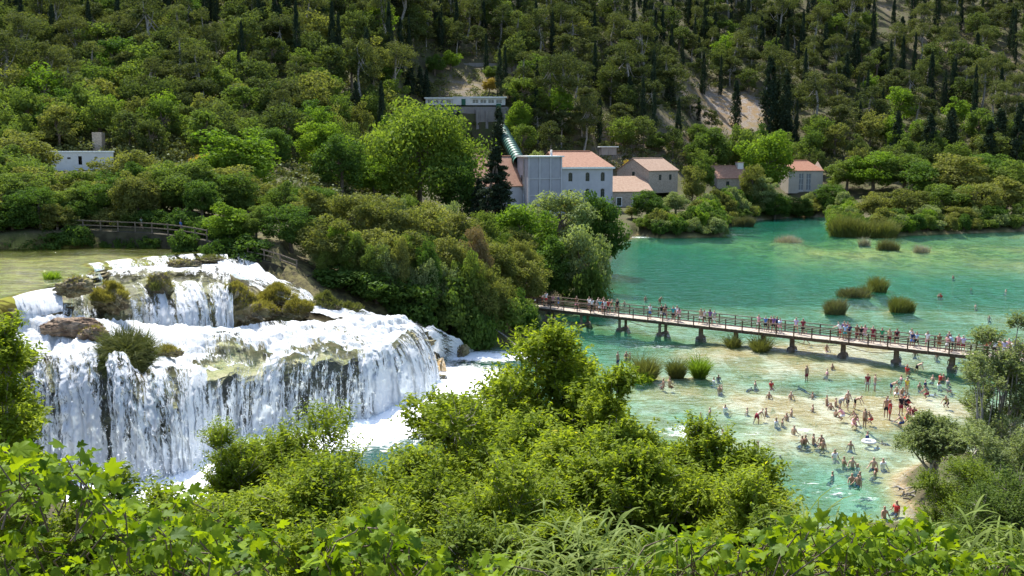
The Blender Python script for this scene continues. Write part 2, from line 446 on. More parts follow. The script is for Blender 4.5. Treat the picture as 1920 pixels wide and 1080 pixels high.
def terrain(x, y):
    x = np.asarray(x, float); y = np.asarray(y, float)
    L = land(x, y)
    ins = in_poly(x, y, POOL); sd = seg_dist(x, y, POOL)
    z = np.where(ins, -depth(x, y, sd), np.minimum(L, 0.12 + 1.3 * sd))
    iu = in_poly(x, y, UPOLY); su = seg_dist(x, y, UPOLY)
    zone = (x < 6) & (y > 55) & (y < 118)
    z = np.where(zone & ~iu & (su < 12) & (x < -24) & (y > 60) & ~ins, np.maximum(z, np.minimum(L + 1, ZU + 0.2 + 0.6 * su)) * 1.0, z)
    z = np.where(iu, ZU - 0.1 - np.clip(su * 0.25, 0, 0.45) - 0.2 * fbm(x * 0.5, y * 0.5, 81, 3), z)
    # under the falls the ground keeps below the water
    idx = np.nonzero(zone.ravel())[0]
    if len(idx):
        xf, yf, zf = x.ravel()[idx], y.ravel()[idx], z.ravel()[idx].copy()
        for s in range(0, len(idx), 1500):
            q = slice(s, s + 1500)
            d2 = (xf[q, None] - RS[None, :, 0]) ** 2 + (yf[q, None] - RS[None, :, 1]) ** 2
            nz = np.where(d2 < 1.7 ** 2, RS[None, :, 2] - 0.75, 1e9).min(axis=1)
            zf[q] = np.where(nz < 1e8, nz, zf[q])
        z = z.copy(); zr = z.ravel(); zr[idx] = zf; z = zr.reshape(x.shape)
    return z

def spaced(parts):
    o = []
    for a, b, s in parts: o.extend(np.arange(a, b, s))
    return np.array(o)
gx = spaced([(-320, -110, 6), (-110, -50, 1.6), (-50, 56, 0.7), (56, 150, 1.6), (150, 330, 5)])
gy = spaced([(-20, 44, 1.0), (44, 126, 0.65), (126, 340, 1.7), (340, 780, 5)])
GX, GY = np.meshgrid(gx, gy)
GZ = terrain(GX, GY)
def grid_faces(nv, nu):
    i = np.arange(nv - 1)[:, None] * nu + np.arange(nu - 1)[None, :]
    return np.stack([i, i + 1, i + nu + 1, i + nu], axis=-1).reshape(-1, 4)
def height(x, y):
    """bilinear look-up in the built ground"""
    i = int(np.clip(np.searchsorted(gx, x) - 1, 0, len(gx) - 2)); j = int(np.clip(np.searchsorted(gy, y) - 1, 0, len(gy) - 2))
    fx = (x - gx[i]) / (gx[i + 1] - gx[i]); fy = (y - gy[j]) / (gy[j + 1] - gy[j])
    return float((GZ[j, i] * (1 - fx) + GZ[j, i + 1] * fx) * (1 - fy) + (GZ[j + 1, i] * (1 - fx) + GZ[j + 1, i + 1] * fx) * fy)
HY = np.concatenate([np.arange(50, 330, 1.0), np.arange(330, 700, 2.5)])
def height_v(x, y):
    i = np.clip(np.searchsorted(gx, x) - 1, 0, len(gx) - 2); j = np.clip(np.searchsorted(gy, y) - 1, 0, len(gy) - 2)
    fx = (x - gx[i]) / (gx[i + 1] - gx[i]); fy = (y - gy[j]) / (gy[j + 1] - gy[j])
    return (GZ[j, i] * (1 - fx) + GZ[j, i + 1] * fx) * (1 - fy) + (GZ[j + 1, i] * (1 - fx) + GZ[j + 1, i + 1] * fx) * fy
def hit(px, py, y0=60.0):
    """first point of the ground along the view ray"""
    a, b, c = ray(px, py); Y = HY[HY >= y0]
    g = height_v(a / b * Y, Y); k = np.nonzero(CAMZ + c / b * Y <= g)[0]
    if len(k) == 0: return None
    return np.array((a / b * Y[k[0]], Y[k[0]], g[k[0]]))

iu = in_poly(GX, GY, UPOLY)
ip = in_poly(GX, GY, POOL)
sdp = seg_dist(GX, GY, POOL)
rockm = np.zeros_like(GX)
for px, py, r, w in ((1360, 215, 14, 1), (1320, 215, 10, .9), (1405, 205, 12, 1), (1750, 90, 8, .5), (1885, 110, 8, .5), (1795, 55, 8, .4), (1660, 15, 6, .4), (1160, 275, 9, .8), (870, 165, 8, .5), (920, 150, 6, .5), (1290, 260, 8, .7), (1215, 280, 8, .6)):
    h = None
    a, b, c = ray(px, py)
    for Y in np.arange(150, 700, 2.0):
        if CAMZ + c / b * Y <= height(a / b * Y, Y): h = (a / b * Y, Y); break
    if h is not None: rockm = np.maximum(rockm, w * np.exp(-((GX - h[0]) / r) ** 2 - ((GY - h[1]) / (r * 1.5)) ** 2))
falls_near = np.exp(-(np.maximum(0, np.abs(GX + 20) - 20) / 5) ** 2 - (np.maximum(0, np.abs(GY - 82) - 20) / 5) ** 2)
t = NT('ground_material')
P = t.pos()
n1 = t.noise(P, 0.35, 6, 0.6); n2 = t.noise(P, 2.2, 5, 0.6); n3 = t.noise(t.scale(P, (0.5, 0.18, 1)), 0.8, 5, 0.65, 0.6)
soil = t.mix(t.smoothstep(n1, 0.35, 0.65), (0.075, 0.062, 0.036), (0.065, 0.075, 0.028))
soil = t.mix(t.smoothstep(n2, 0.55, 0.75), soil, (0.14, 0.12, 0.07))
rockc = t.mix(t.smoothstep(n2, 0.35, 0.65), (0.33, 0.30, 0.27), (0.17, 0.13, 0.10))
dry = t.mix(t.smoothstep(n1, 0.4, 0.6), rockc, (0.26, 0.175, 0.09))
c = t.mix(t.attr('rock'), soil, dry)
bed = t.mix(t.smoothstep(n3, 0.36, 0.56), (0.57, 0.465, 0.33), (0.40, 0.28, 0.13))
bed = t.mix(t.smoothstep(t.noise(t.scale(P, (0.55, 0.22, 1)), 1.3, 6, 0.7, 0.8), 0.57, 0.68), bed, (0.20, 0.18, 0.075))
bed = t.mix(t.smoothstep(t.noise(P, 1.6, 4, 0.6), 0.58, 0.72), bed, (0.62, 0.54, 0.42))
weed = t.mix(t.smoothstep(t.noise(t.scale(P, (0.7, 0.35, 1)), 0.5, 5, 0.65, 1.0), 0.4, 0.62), (0.42, 0.40, 0.12), (0.16, 0.17, 0.05))
bed = t.mix(t.attr('weed'), bed, weed)
c = t.mix(t.attr('bed'), c, bed)
alg = t.mix(t.smoothstep(t.noise(t.scale(P, (0.6, 1.1, 1)), 0.8, 5, 0.68, 0.8), 0.42, 0.56), (0.31, 0.29, 0.07), (0.10, 0.08, 0.022))
c = t.mix(t.attr('alga'), c, alg)
wet = t.mix(t.smoothstep(t.noise(P, 1.1, 6, 0.65), 0.4, 0.62), (0.17, 0.15, 0.06), (0.065, 0.055, 0.032))
c = t.mix(t.attr('wet'), c, wet)
M_GROUND = t.done(t.principled(c, 0.9, 0.15, t.bump(t.noise(P, 3.0, 6, 0.65), 0.6, 0.25)))
cw = onz(1690, 475)
weedm = np.exp(-((GX - cw[0]) / 48) ** 2 - ((GY - cw[1] - 15) / 42) ** 2) * 1.25
at = {'rock': rockm.clip(0, 1), 'bed': smooth(-0.1, 0.9, np.where(ip, sdp, -sdp)), 'alga': iu.astype(float), 'wet': np.where(ip | iu, 0, falls_near), 'weed': np.clip(weedm, 0, 1)}
ground = link('ground', mesh_np('ground', np.stack([GX, GY, GZ], -1).reshape(-1, 3), grid_faces(len(gy), len(gx)), True, at), None, M_GROUND)
tag(ground, 'wooded hillside, river bed and banks', None, None, 'structure')

# ------------------------------------------------------------------ water
def water_mat(name, wave_scale, foam_scale, deep, kk, scat=0.5, rough=0.08, fmax=0.42, bd=0.32):
    t = NT(name); P = t.pos()
    d = t.attr('depth'); fo = t.attr('foam')
    chan = []
    for k in kk: chan.append(t.math('EXPONENT', t.math('MULTIPLY', d, -k)))
    cb = t.n('ShaderNodeCombineColor')
    for i, c_ in enumerate(chan): t.l(c_, cb.inputs[i])
    tr = t.n('ShaderNodeBsdfTransparent'); t.l(cb.outputs[0], tr.inputs[0])
    df = t.n('ShaderNodeBsdfDiffuse'); df.inputs[0].default_value = (*deep, 1)
    wnm = df.inputs['Normal']
    sc = t.math('SUBTRACT', 1.0, t.math('EXPONENT', t.math('MULTIPLY', d, -scat)))
    body = t.mixsh(sc, tr.outputs[0], df.outputs[0])
    Pw = t.scale(P, (1.0, 1.6, 1.0))
    w = t.math('ADD', t.noise(Pw, wave_scale, 3, 0.6, 0.4), t.math('MULTIPLY', t.noise(Pw, wave_scale * 0.4, 3, 0.5, 0.6), 1.6))
    bp = t.bump(w, 1.0, bd)
    t.l(bp, wnm)
    gl = t.n('ShaderNodeBsdfGlossy', i_Roughness=rough); t.l(bp, gl.inputs['Normal'])
    fr = t.n('ShaderNodeFresnel', i_IOR=1.33); t.l(bp, fr.inputs['Normal'])
    s = t.mixsh(t.math('MINIMUM', fr.outputs[0], fmax), body, gl.outputs[0])
    fw = t.n('ShaderNodeBsdfDiffuse'); fw.inputs[0].default_value = (0.86, 0.89, 0.9, 1)
    fn = t.noise(t.scale(P, (1.0, 1.5, 1)), foam_scale, 7, 0.72, 0.8)
    fa = t.smoothstep(fn, t.math('SUBTRACT', 0.86, t.math('MULTIPLY', fo, 0.62)), t.math('SUBTRACT', 1.10, t.math('MULTIPLY', fo, 0.60)))
    return t.done(t.mixsh(fa, s, fw.outputs[0]))
M_WATER = water_mat('river_water', 0.95, 1.5, (0.010, 0.105, 0.066), (0.50, 0.08, 0.145), 0.27, 0.05, 0.55, 0.14)
M_UPWATER = water_mat('upper_river_water', 1.3, 2.0, (0.15, 0.18, 0.03), (0.28, 0.18, 0.7), 0.25, 0.05, 0.38, 0.2)
wx = spaced([(-45, 60, 0.6), (60, 240, 2.2)]); wy = spaced([(46, 128, 0.6), (128, 330, 1.6)])
WX, WY = np.meshgrid(wx, wy)
wd = np.maximum(0.0, -terrain(WX, WY))
footl = [tuple(p[:2]) for p in foot3[::6]]
fd = seg_dist(WX, WY, footl, False)
foam = np.where(WX < 2, np.exp(-(fd / 9.0) ** 2), 0) * 1.3
FOAM = [(900, 668, 9, 4, 1.1), (960, 655, 6, 3, .6), (1090, 660, 4, 2, .5), (1235, 650, 7, 1.6, .62), (1310, 640, 5, 1.4, .4), (1395, 578, 9, 5, .42), (1405, 530, 8, 7, .42), (1200, 445, 6, 4, .75), (1370, 440, 9, 4, .6), (1480, 500, 14, 8, .3),
        (1300, 810, 3.4, 3.2, .85), (1390, 790, 3, 3, .5), (1420, 815, 3, 1.6, .62), (1520, 905, 2.6, 2, .55), (1570, 925, 4, 2.2, .6), (1630, 935, 4, 1.6, .55), (1690, 915, 2.5, 2, .55), (1510, 806, 1.2, 1, .8), (1470, 850, 2.5, 1.5, .5), (1720, 470, 25, 5, .18), (1250, 500, 22, 14, .25), (1100, 720, 5, 5, .55)]
for px, py, rx, ry, a in FOAM:
    c_ = onz(px, py); foam = np.maximum(foam, a * np.exp(-((WX - c_[0]) / rx) ** 2 - ((WY - c_[1]) / ry) ** 2))
foam = np.maximum(foam, 0.44 * (smooth(0.45, 0.74, fbm(WX * 0.10, WY * 0.16, 55, 4))) * (WX > 2))
WZ = np.zeros_like(WX) + 0.05 * (fbm(WX * 0.9, WY * 0.9, 91, 3) - 0.5) + foam * 0.35 * (fbm(WX * 1.1, WY * 1.1, 93, 3) - 0.4) * (WX < 2) * (WY < 105)
F = grid_faces(len(wy), len(wx))
keep = (wd.ravel()[F] > 0).any(axis=1)
river = link('river_water', mesh_np('river_water', np.stack([WX, WY, WZ], -1).reshape(-1, 3), F[keep], True, {'depth': wd, 'foam': foam.clip(0, 1.3)}), None, M_WATER)
tag(river, 'clear emerald and turquoise river pool', None, None, 'structure')
ux = np.arange(-120, -18, 0.6); uy = np.arange(58, 112, 0.6)
UX, UY = np.meshgrid(ux, uy)
ud = np.maximum(0, ZU - terrain(UX, UY))
F = grid_faces(len(uy), len(ux))
uin = in_poly(UX, UY, UPOLY)
keep = uin.ravel()[F].all(axis=1)
su_ = seg_dist(UX, UY, UPOLY)
ufoam = np.exp(-(su_ / 1.2) ** 2) * 0.25 + 0.42 * smooth(.3, .8, fbm(UX * 0.2, UY * 0.5, 22, 3))
upw = link('upper_river_water', mesh_np('upper_river_water', np.stack([UX, UY, np.full_like(UX, ZU) + 0.03 * (fbm(UX, UY, 5) - .5)], -1).reshape(-1, 3), F[keep], True, {'depth': ud + 0.15, 'foam': ufoam}), None, M_UPWATER)
tag(upw, 'shallow olive water of the upper river', None, None, 'structure')

t = NT('waterfall_water')
uvn = t.n('ShaderNodeUVMap').outputs[0]
dens = t.attr('dens')
s1 = t.noise(t.scale(uvn, (1.5, 0.24, 1)), 1.0, 6, 0.62, 0.35)
s2 = t.noise(t.scale(uvn, (5.0, 1.5, 1)), 1.0, 6, 0.7, 0.6)
s3 = t.noise(t.scale(uvn, (11.0, 6.0, 1)), 1.0, 5, 0.75)
mk = t.math('ADD', t.math('ADD', t.math('MULTIPLY', s1, 0.95), t.math('MULTIPLY', s2, 0.9)), t.math('MULTIPLY', s3, 0.55))
mk = t.math('ADD', t.math('SUBTRACT', mk, 0.69), t.math('MULTIPLY', t.math('SUBTRACT', dens, 0.5), 0.8))
mask = t.smoothstep(mk, 0.40, 0.58)
wc = t.mix(t.smoothstep(s2, 0.3, 0.7), (0.74, 0.80, 0.86), (0.93, 0.94, 0.95))
df = t.n('ShaderNodeBsdfDiffuse'); t.l(wc, df.inputs[0]); t.l(t.bump(t.math('ADD', s2, s3), 0.6, 0.18), df.inputs['Normal'])
tl = t.n('ShaderNodeBsdfTranslucent'); t.l(wc, tl.inputs[0])
body = t.mixsh(0.3, df.outputs[0], tl.outputs[0])
tp = t.n('ShaderNodeBsdfTransparent'); tp.inputs[0].default_value = (0.86, 0.93, 0.93, 1)
M_FALL = t.done(t.mixsh(mask, tp.outputs[0], body))
t = NT('travertine_rock'); P = t.pos()
a1 = t.noise(P, 0.8, 6, 0.62); a2 = t.noise(P, 3.5, 6, 0.68)
c = t.mix(t.smoothstep(a1, 0.4, 0.62), (0.13, 0.10, 0.06), (0.27, 0.23, 0.11))
c = t.mix(t.smoothstep(a2, 0.5, 0.68), c, (0.40, 0.34, 0.22))
M_TRAV = t.done(t.principled(c, 0.75, 0.3, t.bump(a2, 0.9, 0.3)))
t = NT('wet_cliff_rock'); P = t.pos()
a1 = t.noise(P, 0.8, 5, 0.62); a2 = t.noise(P, 3.5, 5, 0.68)
c = t.mix(t.smoothstep(a1, 0.4, 0.62), (0.075, 0.066, 0.055), (0.13, 0.115, 0.07))
c = t.mix(t.smoothstep(a2, 0.55, 0.7), c, (0.2, 0.18, 0.14))
sx = t.n('ShaderNodeSeparateXYZ'); t.l(t.n('ShaderNodeNewGeometry').outputs['True Normal'], sx.inputs[0])
mossy = t.mix(t.smoothstep(a1, 0.38, 0.62), (0.30, 0.27, 0.10), (0.40, 0.33, 0.17))
c = t.mix(t.smoothstep(t.math('ABSOLUTE', sx.outputs[2]), 0.6, 0.9), c, mossy)
M_CLIFF = t.done(t.principled(c, 0.6, 0.35, t.bump(a2, 0.9, 0.3)))
def ribbon(name, G, dens, label, back=0.75):
    nv, nu = G.shape[:2]
    u = np.cumsum(np.r_[0, np.linalg.norm(np.diff(G[nv // 2], axis=0), axis=1)])
    v = np.cumsum(np.concatenate([np.zeros((1, nu)), np.linalg.norm(np.diff(G, axis=0), axis=2)]), axis=0)
    uv = np.stack([np.broadcast_to(u[None], (nv, nu)), v], -1).reshape(-1, 2)
    o = link(name, mesh_np(name, G.reshape(-1, 3), grid_faces(nv, nu), True, {'dens': dens.ravel()}, uv), None, M_FALL)
    tag(o, label, None, None, 'structure')
    du = np.gradient(G, axis=1); dv = np.gradient(G, axis=0)
    N = np.cross(du, dv); N /= (np.linalg.norm(N, axis=2, keepdims=True) + 1e-9)
    for _ in range(12):
        N[:, 1:-1] = (N[:, :-2] + N[:, 1:-1] * 2 + N[:, 2:]) / 4; N[1:-1] = (N[:-2] + N[1:-1] * 2 + N[2:]) / 4
    N /= (np.linalg.norm(N, axis=2, keepdims=True) + 1e-9)
    N *= np.where((N[:, :, 2:3] + N[:, :, 1:2] * -0.4) < 0, -1, 1)
    Gs = G.copy()
    for _ in range(10):
        Gs[:, 1:-1] = (Gs[:, :-2] + Gs[:, 1:-1] * 2 + Gs[:, 2:]) / 4; Gs[1:-1] = (Gs[:-2] + Gs[1:-1] * 2 + Gs[2:]) / 4
    R = Gs - N * (back + 0.5 * (fbm(G[:, :, 0] * 1.4, G[:, :, 2] * 0.8 + G[:, :, 1] * 0.5, 33, 4) - 0.35))[:, :, None]
    return R
un = np.linspace(0, 1, NU)[None]; 
nb = NB; tot = mainG.shape[0]
den = np.zeros((tot, NU))
den[:nb] = 0.88 + 0.75 * (fbm(bx * 0.35, by * 0.35, 101, 3) - 0.5) * 2
# thin, mossy water on the shelf towards the crest in the middle and at the far side
shelf = np.exp(-((un - 0.52) / 0.12) ** 2) * 0.42 + np.exp(-((un - 0.80) / 0.14) ** 2) * 0.34
den[:nb] -= shelf * smooth(0.35, 0.95, np.linspace(0, 1, nb))[:, None]
tf = np.linspace(0, 1, tot - nb)[:, None]
den[nb:] = 0.44 + 0.28 * tf ** 1.1 + 0.42 * (fbm(un * 26 + 0 * tf, tf * 1.5 + 0 * un, 107, 3) - 0.5) * 2
gap = np.exp(-((un - 0.515) / 0.035) ** 2) * 0.25 + np.exp(-((un - 0.09) / 0.012) ** 2) * 0.2 + np.exp(-((un - 0.20) / 0.010) ** 2) * 0.5 + np.exp(-((un - 0.33) / 0.012) ** 2) * 0.2
den[nb:] -= gap * (1 - 0.7 * tf)
rocks_back = []
rocks_back.append(ribbon('waterfall', mainG, den, 'broad white waterfall pouring over the lowest ledge'))
nu_ = NUB
tu = np.linspace(0, 1, nu_)[None]
den = np.full(upG.shape[:2], 0.7)
den[:14] = 0.55 + 0.5 * (fbm(tu * 22 + 0 * np.zeros((14, 1)), np.zeros((14, 1)) + 0 * tu, 111, 3) - 0.5) * 2
cshare = np.linspace(0, 1, 21)[:, None]
den[14:35] = 0.62 - 0.75 * cshare * (1 - 0.6 * tu) + 0.2 * (fbm(tu * 8 + 0 * cshare, cshare * 3, 113, 3) - 0.5)
tb2 = np.linspace(0, 1, upG.shape[0] - 35)[:, None]
den[35:] = 0.15 + 0.26 * tb2 + 0.30 * tu + 1.05 * (fbm(tu * 15 + 0 * tb2, tb2 * 0.8 + 0 * tu, 117, 3) - 0.5)
rocks_back.append(ribbon('waterfall', upG, den, 'upper waterfall of thin white strands over mossy rock'))
rocks_back.append(ribbon('waterfall', leftG, np.full(leftG.shape[:2], 0.68) + 0.25 * np.linspace(0, 1, 26)[:, None], 'small waterfall tumbling off the end of the olive upper river'))
rocks_back.append(ribbon('waterfall', slopeG, 0.28 + 0.9 * (fbm(slopeG[:, :, 0] * 0.55, slopeG[:, :, 1] * 0.4, 121, 3) - 0.42), 'trickling cascade over a knobbly rock slope below the olive river'))
rd = 0.5 + 1.1 * (fbm(rapG[:, :, 0] * 0.28, rapG[:, :, 1] * 0.28, 131, 3) - 0.45)
rd[100:] += 0.25
rocks_back.append(ribbon('waterfall', rapG, rd, 'foaming side rapids running past the shaded path'))
for k, R in enumerate(rocks_back):
    nv, nu = R.shape[:2]
    R = R.copy()
    R[-1, :, 2] -= 1.5
    o = link('rock_ledge', mesh_np('rock_ledge', R[::1, ::2].reshape(-1, 3), grid_faces(nv, R[:, ::2].shape[1]), True), None, M_CLIFF if k in (0,) else M_TRAV)
    tag(o, 'wet travertine ledge behind the falling water', None, None, 'structure')

rs_ = np.random.default_rng(3); ns = 9000
k_ = rs_.integers(0, NU, ns); fp_ = foot3[k_] * 0.85 + lip3[k_] * 0.15
C_ = fp_ + np.stack([rs_.normal(size=ns) * 0.6, -np.abs(rs_.normal(size=ns)) * 1.3 + 0.2, np.zeros(ns)], -1); C_[:, 2] = rs_.exponential(0.9, ns)
A_ = rs_.normal(size=(ns, 3)); A_ /= np.linalg.norm(A_, axis=1, keepdims=True); B_ = np.cross(A_, rs_.normal(size=(ns, 3))); B_ /= np.linalg.norm(B_, axis=1, keepdims=True)
z_ = rs_.uniform(0.02, 0.055, (ns, 1))
Vq = np.stack([C_ - A_ * z_, C_ + B_ * z_, C_ + A_ * z_, C_ - B_ * z_], 1).reshape(-1, 3)
sp = link('spray', mesh_np('spray', Vq, np.arange(len(Vq)).reshape(-1, 4)), None, mat_plain('spray_water', (0.85, 0.87, 0.9), 0.6, 0.2, 0.02)); tag(sp, 'white spray flying up at the foot of the lowest fall', 'spray', None, 'stuff')
# ------------------------------------------------------------------ plants: makers
M_BARK = mat_plain('bark', (0.16, 0.125, 0.095), 0.9, 0.2, 0.35, 4.0, 0.5)
M_BARKG = mat_plain('grey_bark', (0.27, 0.245, 0.215), 0.9, 0.2, 0.35, 4.0, 0.5)
L_PINE = mat_leaf('pine_needles', (0.036, 0.054, 0.021), (0.122, 0.136, 0.049), 0.32, 0.006, None, 0.55)
L_CYP = mat_leaf('cypress_needles', (0.016, 0.030, 0.019), (0.043, 0.060, 0.032), 0.16, 0.006, None, 0.4)
L_BROAD = mat_leaf('broad_leaves', (0.055, 0.098, 0.022), (0.165, 0.215, 0.048), 0.42, 0.006, None, 0.5)
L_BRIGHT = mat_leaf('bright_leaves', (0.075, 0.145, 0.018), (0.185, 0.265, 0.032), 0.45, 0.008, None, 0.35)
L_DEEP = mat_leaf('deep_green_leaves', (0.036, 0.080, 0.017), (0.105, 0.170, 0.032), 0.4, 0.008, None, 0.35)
L_OLIVE = mat_leaf('olive_leaves', (0.075, 0.095, 0.026), (0.235, 0.24, 0.070), 0.4, 0.006, None, 0.4)
L_PALE = mat_leaf('pale_leaves', (0.125, 0.165, 0.068), (0.25, 0.295, 0.125), 0.38, 0.006, None, 0.3)
L_YELLOW = mat_leaf('yellow_leaves', (0.24, 0.18, 0.025), (0.36, 0.26, 0.05), 0.35, 0.02, None, 0.3)
L_DRY = mat_leaf('dry_leaves', (0.17, 0.12, 0.06), (0.25, 0.19, 0.10), 0.2, 0.0, None, 0.3)
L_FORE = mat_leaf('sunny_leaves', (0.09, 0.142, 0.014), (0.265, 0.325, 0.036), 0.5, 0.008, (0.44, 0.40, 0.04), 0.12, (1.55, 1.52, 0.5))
L_FIG = mat_leaf('fig_leaves', (0.035, 0.082, 0.006), (0.205, 0.30, 0.016), 0.46, 0.012, None, 0.75, (1.7, 1.55, 0.4))
L_PLANE = mat_leaf('plane_leaves', (0.065, 0.118, 0.018), (0.19, 0.245, 0.045), 0.42, 0.006, None, 0.0)
L_HILL = mat_leaf('hillside_leaves', (0.042, 0.066, 0.021), (0.125, 0.155, 0.048), 0.38, 0.006, None, 0.55)
L_FIGM = mat_leaf('massed_fig_leaves', (0.035, 0.082, 0.006), (0.205, 0.30, 0.016), 0.46, 0.012, None, 0.0, (1.7, 1.55, 0.4))
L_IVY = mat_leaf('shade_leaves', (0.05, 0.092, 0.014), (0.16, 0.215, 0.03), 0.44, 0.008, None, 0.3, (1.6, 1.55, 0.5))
L_REED = mat_leaf('reed_blades', (0.10, 0.115, 0.035), (0.18, 0.185, 0.055), 0.25, 0.02, None, 0.4)
L_REEDD = mat_leaf('dull_reed_blades', (0.085, 0.09, 0.045), (0.17, 0.17, 0.085), 0.2, 0.01, None, 0.4)
L_GREYREED = mat_leaf('dead_reed_blades', (0.25, 0.23, 0.19), (0.38, 0.35, 0.29), 0.15, 0.02, None, 0.4)
L_MOSS = mat_leaf('moss_blades', (0.17, 0.155, 0.04), (0.34, 0.30, 0.085), 0.25, 0.0, None, 0.2)

def unit(v): return v / (np.linalg.norm(v, axis=-1, keepdims=True) + 1e-9)
def leaf_quads(C, N, T, L, W, tint, fold=0.0):
    """rhombic leaves: centres C, normals N, direction T (made perpendicular), length L, width W"""
    T = unit(T - N * (T * N).sum(-1, keepdims=True)); B = np.cross(N, T)
    L = np.broadcast_to(np.asarray(L, float).reshape(-1, 1), (len(C), 1)); W = np.broadcast_to(np.asarray(W, float).reshape(-1, 1), (len(C), 1))
    V = np.stack([C - T * L / 2, C + B * W / 2 - T * L * 0.08 + N * fold * W, C + T * L / 2, C - B * W / 2 - T * L * 0.08 + N * fold * W], axis=1).reshape(-1, 3)
    F = np.arange(len(V)).reshape(-1, 4)
    return V, F, np.repeat(tint, 4)
def clump_crown(rng, cen, rad, per, leaf, asp=0.55, up=0.35, flat=0.8, shell=0.45):
    """leaf clumps: cen (k,3), rad (k,)"""
    k = len(cen); n = k * per
    d = unit(rng.normal(size=(n, 3)))
    r = rng.uniform(shell, 1.0, n) ** 0.7
    ci = np.repeat(np.arange(k), per)
    off = d * (r * rad[ci])[:, None]; off[:, 2] *= flat
    C = cen[ci] + off
    N = unit(d * 0.7 + rng.normal(size=(n, 3)) * 0.6 + np.array((0, 0, up)))
    T = rng.normal(size=(n, 3))
    L = leaf * rng.uniform(0.7, 1.3, n)
    ct = rng.uniform(0, 1, k)
    tint = np.clip(0.55 * ct[ci] + 0.45 * rng.uniform(0, 1, n), 0, 1)
    return leaf_quads(C, N, T, L, L * asp, tint)
def join(parts):
    V = []; F = []; T = []; b = 0
    for v, f, tt in parts:
        V.append(v); F.append(f + b); T.append(tt); b += len(v)
    return np.concatenate(V), np.concatenate(F), np.concatenate(T)
def trunk_mesh(name, rng, h, r, tips, lean=(0, 0), split=0.45, n=7):
    mb = MB()
    top = np.array((lean[0], lean[1], h))
    pts = [np.array((0, 0, -0.6)), np.array((0, 0, 0.0))]
    for s in (0.25, 0.5, 0.75, 1.0):
        pts.append(top * s + np.array((*(rng.normal(size=2) * h * 0.015), 0)))
    mb.tube(pts, [r * 1.35, r * 1.15, r * 0.9, r * 0.75, r * 0.55, r * 0.25], n)
    for tp in tips:
        s = np.clip(rng.uniform(split, 0.95), 0, 1)
        a = top * s; m = a * 0.45 + tp * 0.55 + np.array((0, 0, -0.06 * h))
        mb.tube([a, m, tp], [r * 0.42, r * 0.28, r * 0.08], 5, False)
    return mb.mesh(name, True)
def lumpy(rng, k, rx, rz, zc, jitter=0.12, lo=0.55, flatbase=-0.75):
    d = unit(rng.normal(size=(k * 3, 3)))
    d = d[d[:, 2] > flatbase][:k]
    amp = 1 + 0.22 * np.sin(d[:, 0:1] * 3.1 + rng.uniform(0, 6)) * np.cos(d[:, 1:2] * 2.7 + rng.uniform(0, 6)) + rng.normal(size=(len(d), 1)) * jitter
    s = rng.uniform(lo, 1.0, (len(d), 1)) ** 0.5
    return d * amp * s * np.array((rx, rx, rz)) + np.array((0, 0, zc))

def v_broad(seed, leaves=3600, leaf=0.42, asp=0.6, k=70, h=9.0, w=7.5, lo=0.5):
    rng = np.random.default_rng(seed)
    cen = lumpy(rng, k, w * 0.40, h * 0.40, h * 0.57, 0.13, lo)
    rad = rng.uniform(0.10, 0.19, len(cen)) * w
    V, F, T = clump_crown(rng, cen, rad, max(6, leaves // len(cen)), leaf, asp, 0.35, 0.75)
    crown = mesh_np('crown', V, F, False, {'tint': T})
    tips = cen[rng.choice(len(cen), min(14, len(cen)), False)] * np.array((0.8, 0.8, 0.95))
    return crown, trunk_mesh('trunk', rng, h * 0.7, 0.032 * h, tips)
def v_pine(seed, leaves=3600, leaf=0.40, h=11.0, w=7.5):
    rng = np.random.default_rng(seed)
    lean = rng.normal(size=2) * 0.7
    lobes = []; nl = rng.integers(6, 10)
    for i in range(nl):
        a = rng.uniform(0, 6.28); z = rng.uniform(0.36, 0.95) * h; rr = w * 0.34 * (1.25 - 1.15 * abs(z / h - 0.5)) * rng.uniform(0.4, 1.1)
        lobes.append((math.cos(a) * rr + lean[0] * z / h, math.sin(a) * rr + lean[1] * z / h, z))
    lobes.append((lean[0], lean[1], h * 0.97))
    cen = []; rad = []
    for lx, ly, lz in lobes:
        R = w * rng.uniform(0.17, 0.27); kk = rng.integers(7, 11)
        d = unit(rng.normal(size=(kk, 3))); d[:, 2] = np.abs(d[:, 2]) * 0.9 - 0.2
        cen.append(np.array((lx, ly, lz)) + d * R * np.array((1, 1, 0.75))); rad.append(rng.uniform(0.45, 0.7, kk) * R)
    cen = np.concatenate(cen); rad = np.concatenate(rad)
    V, F, T = clump_crown(rng, cen, rad, leaves // len(cen), leaf, 0.45, 0.4, 0.8)
    return mesh_np('crown', V, F, False, {'tint': T}), trunk_mesh('trunk', rng, h * 0.92, 0.022 * h, [np.array(l) for l in lobes], lean)
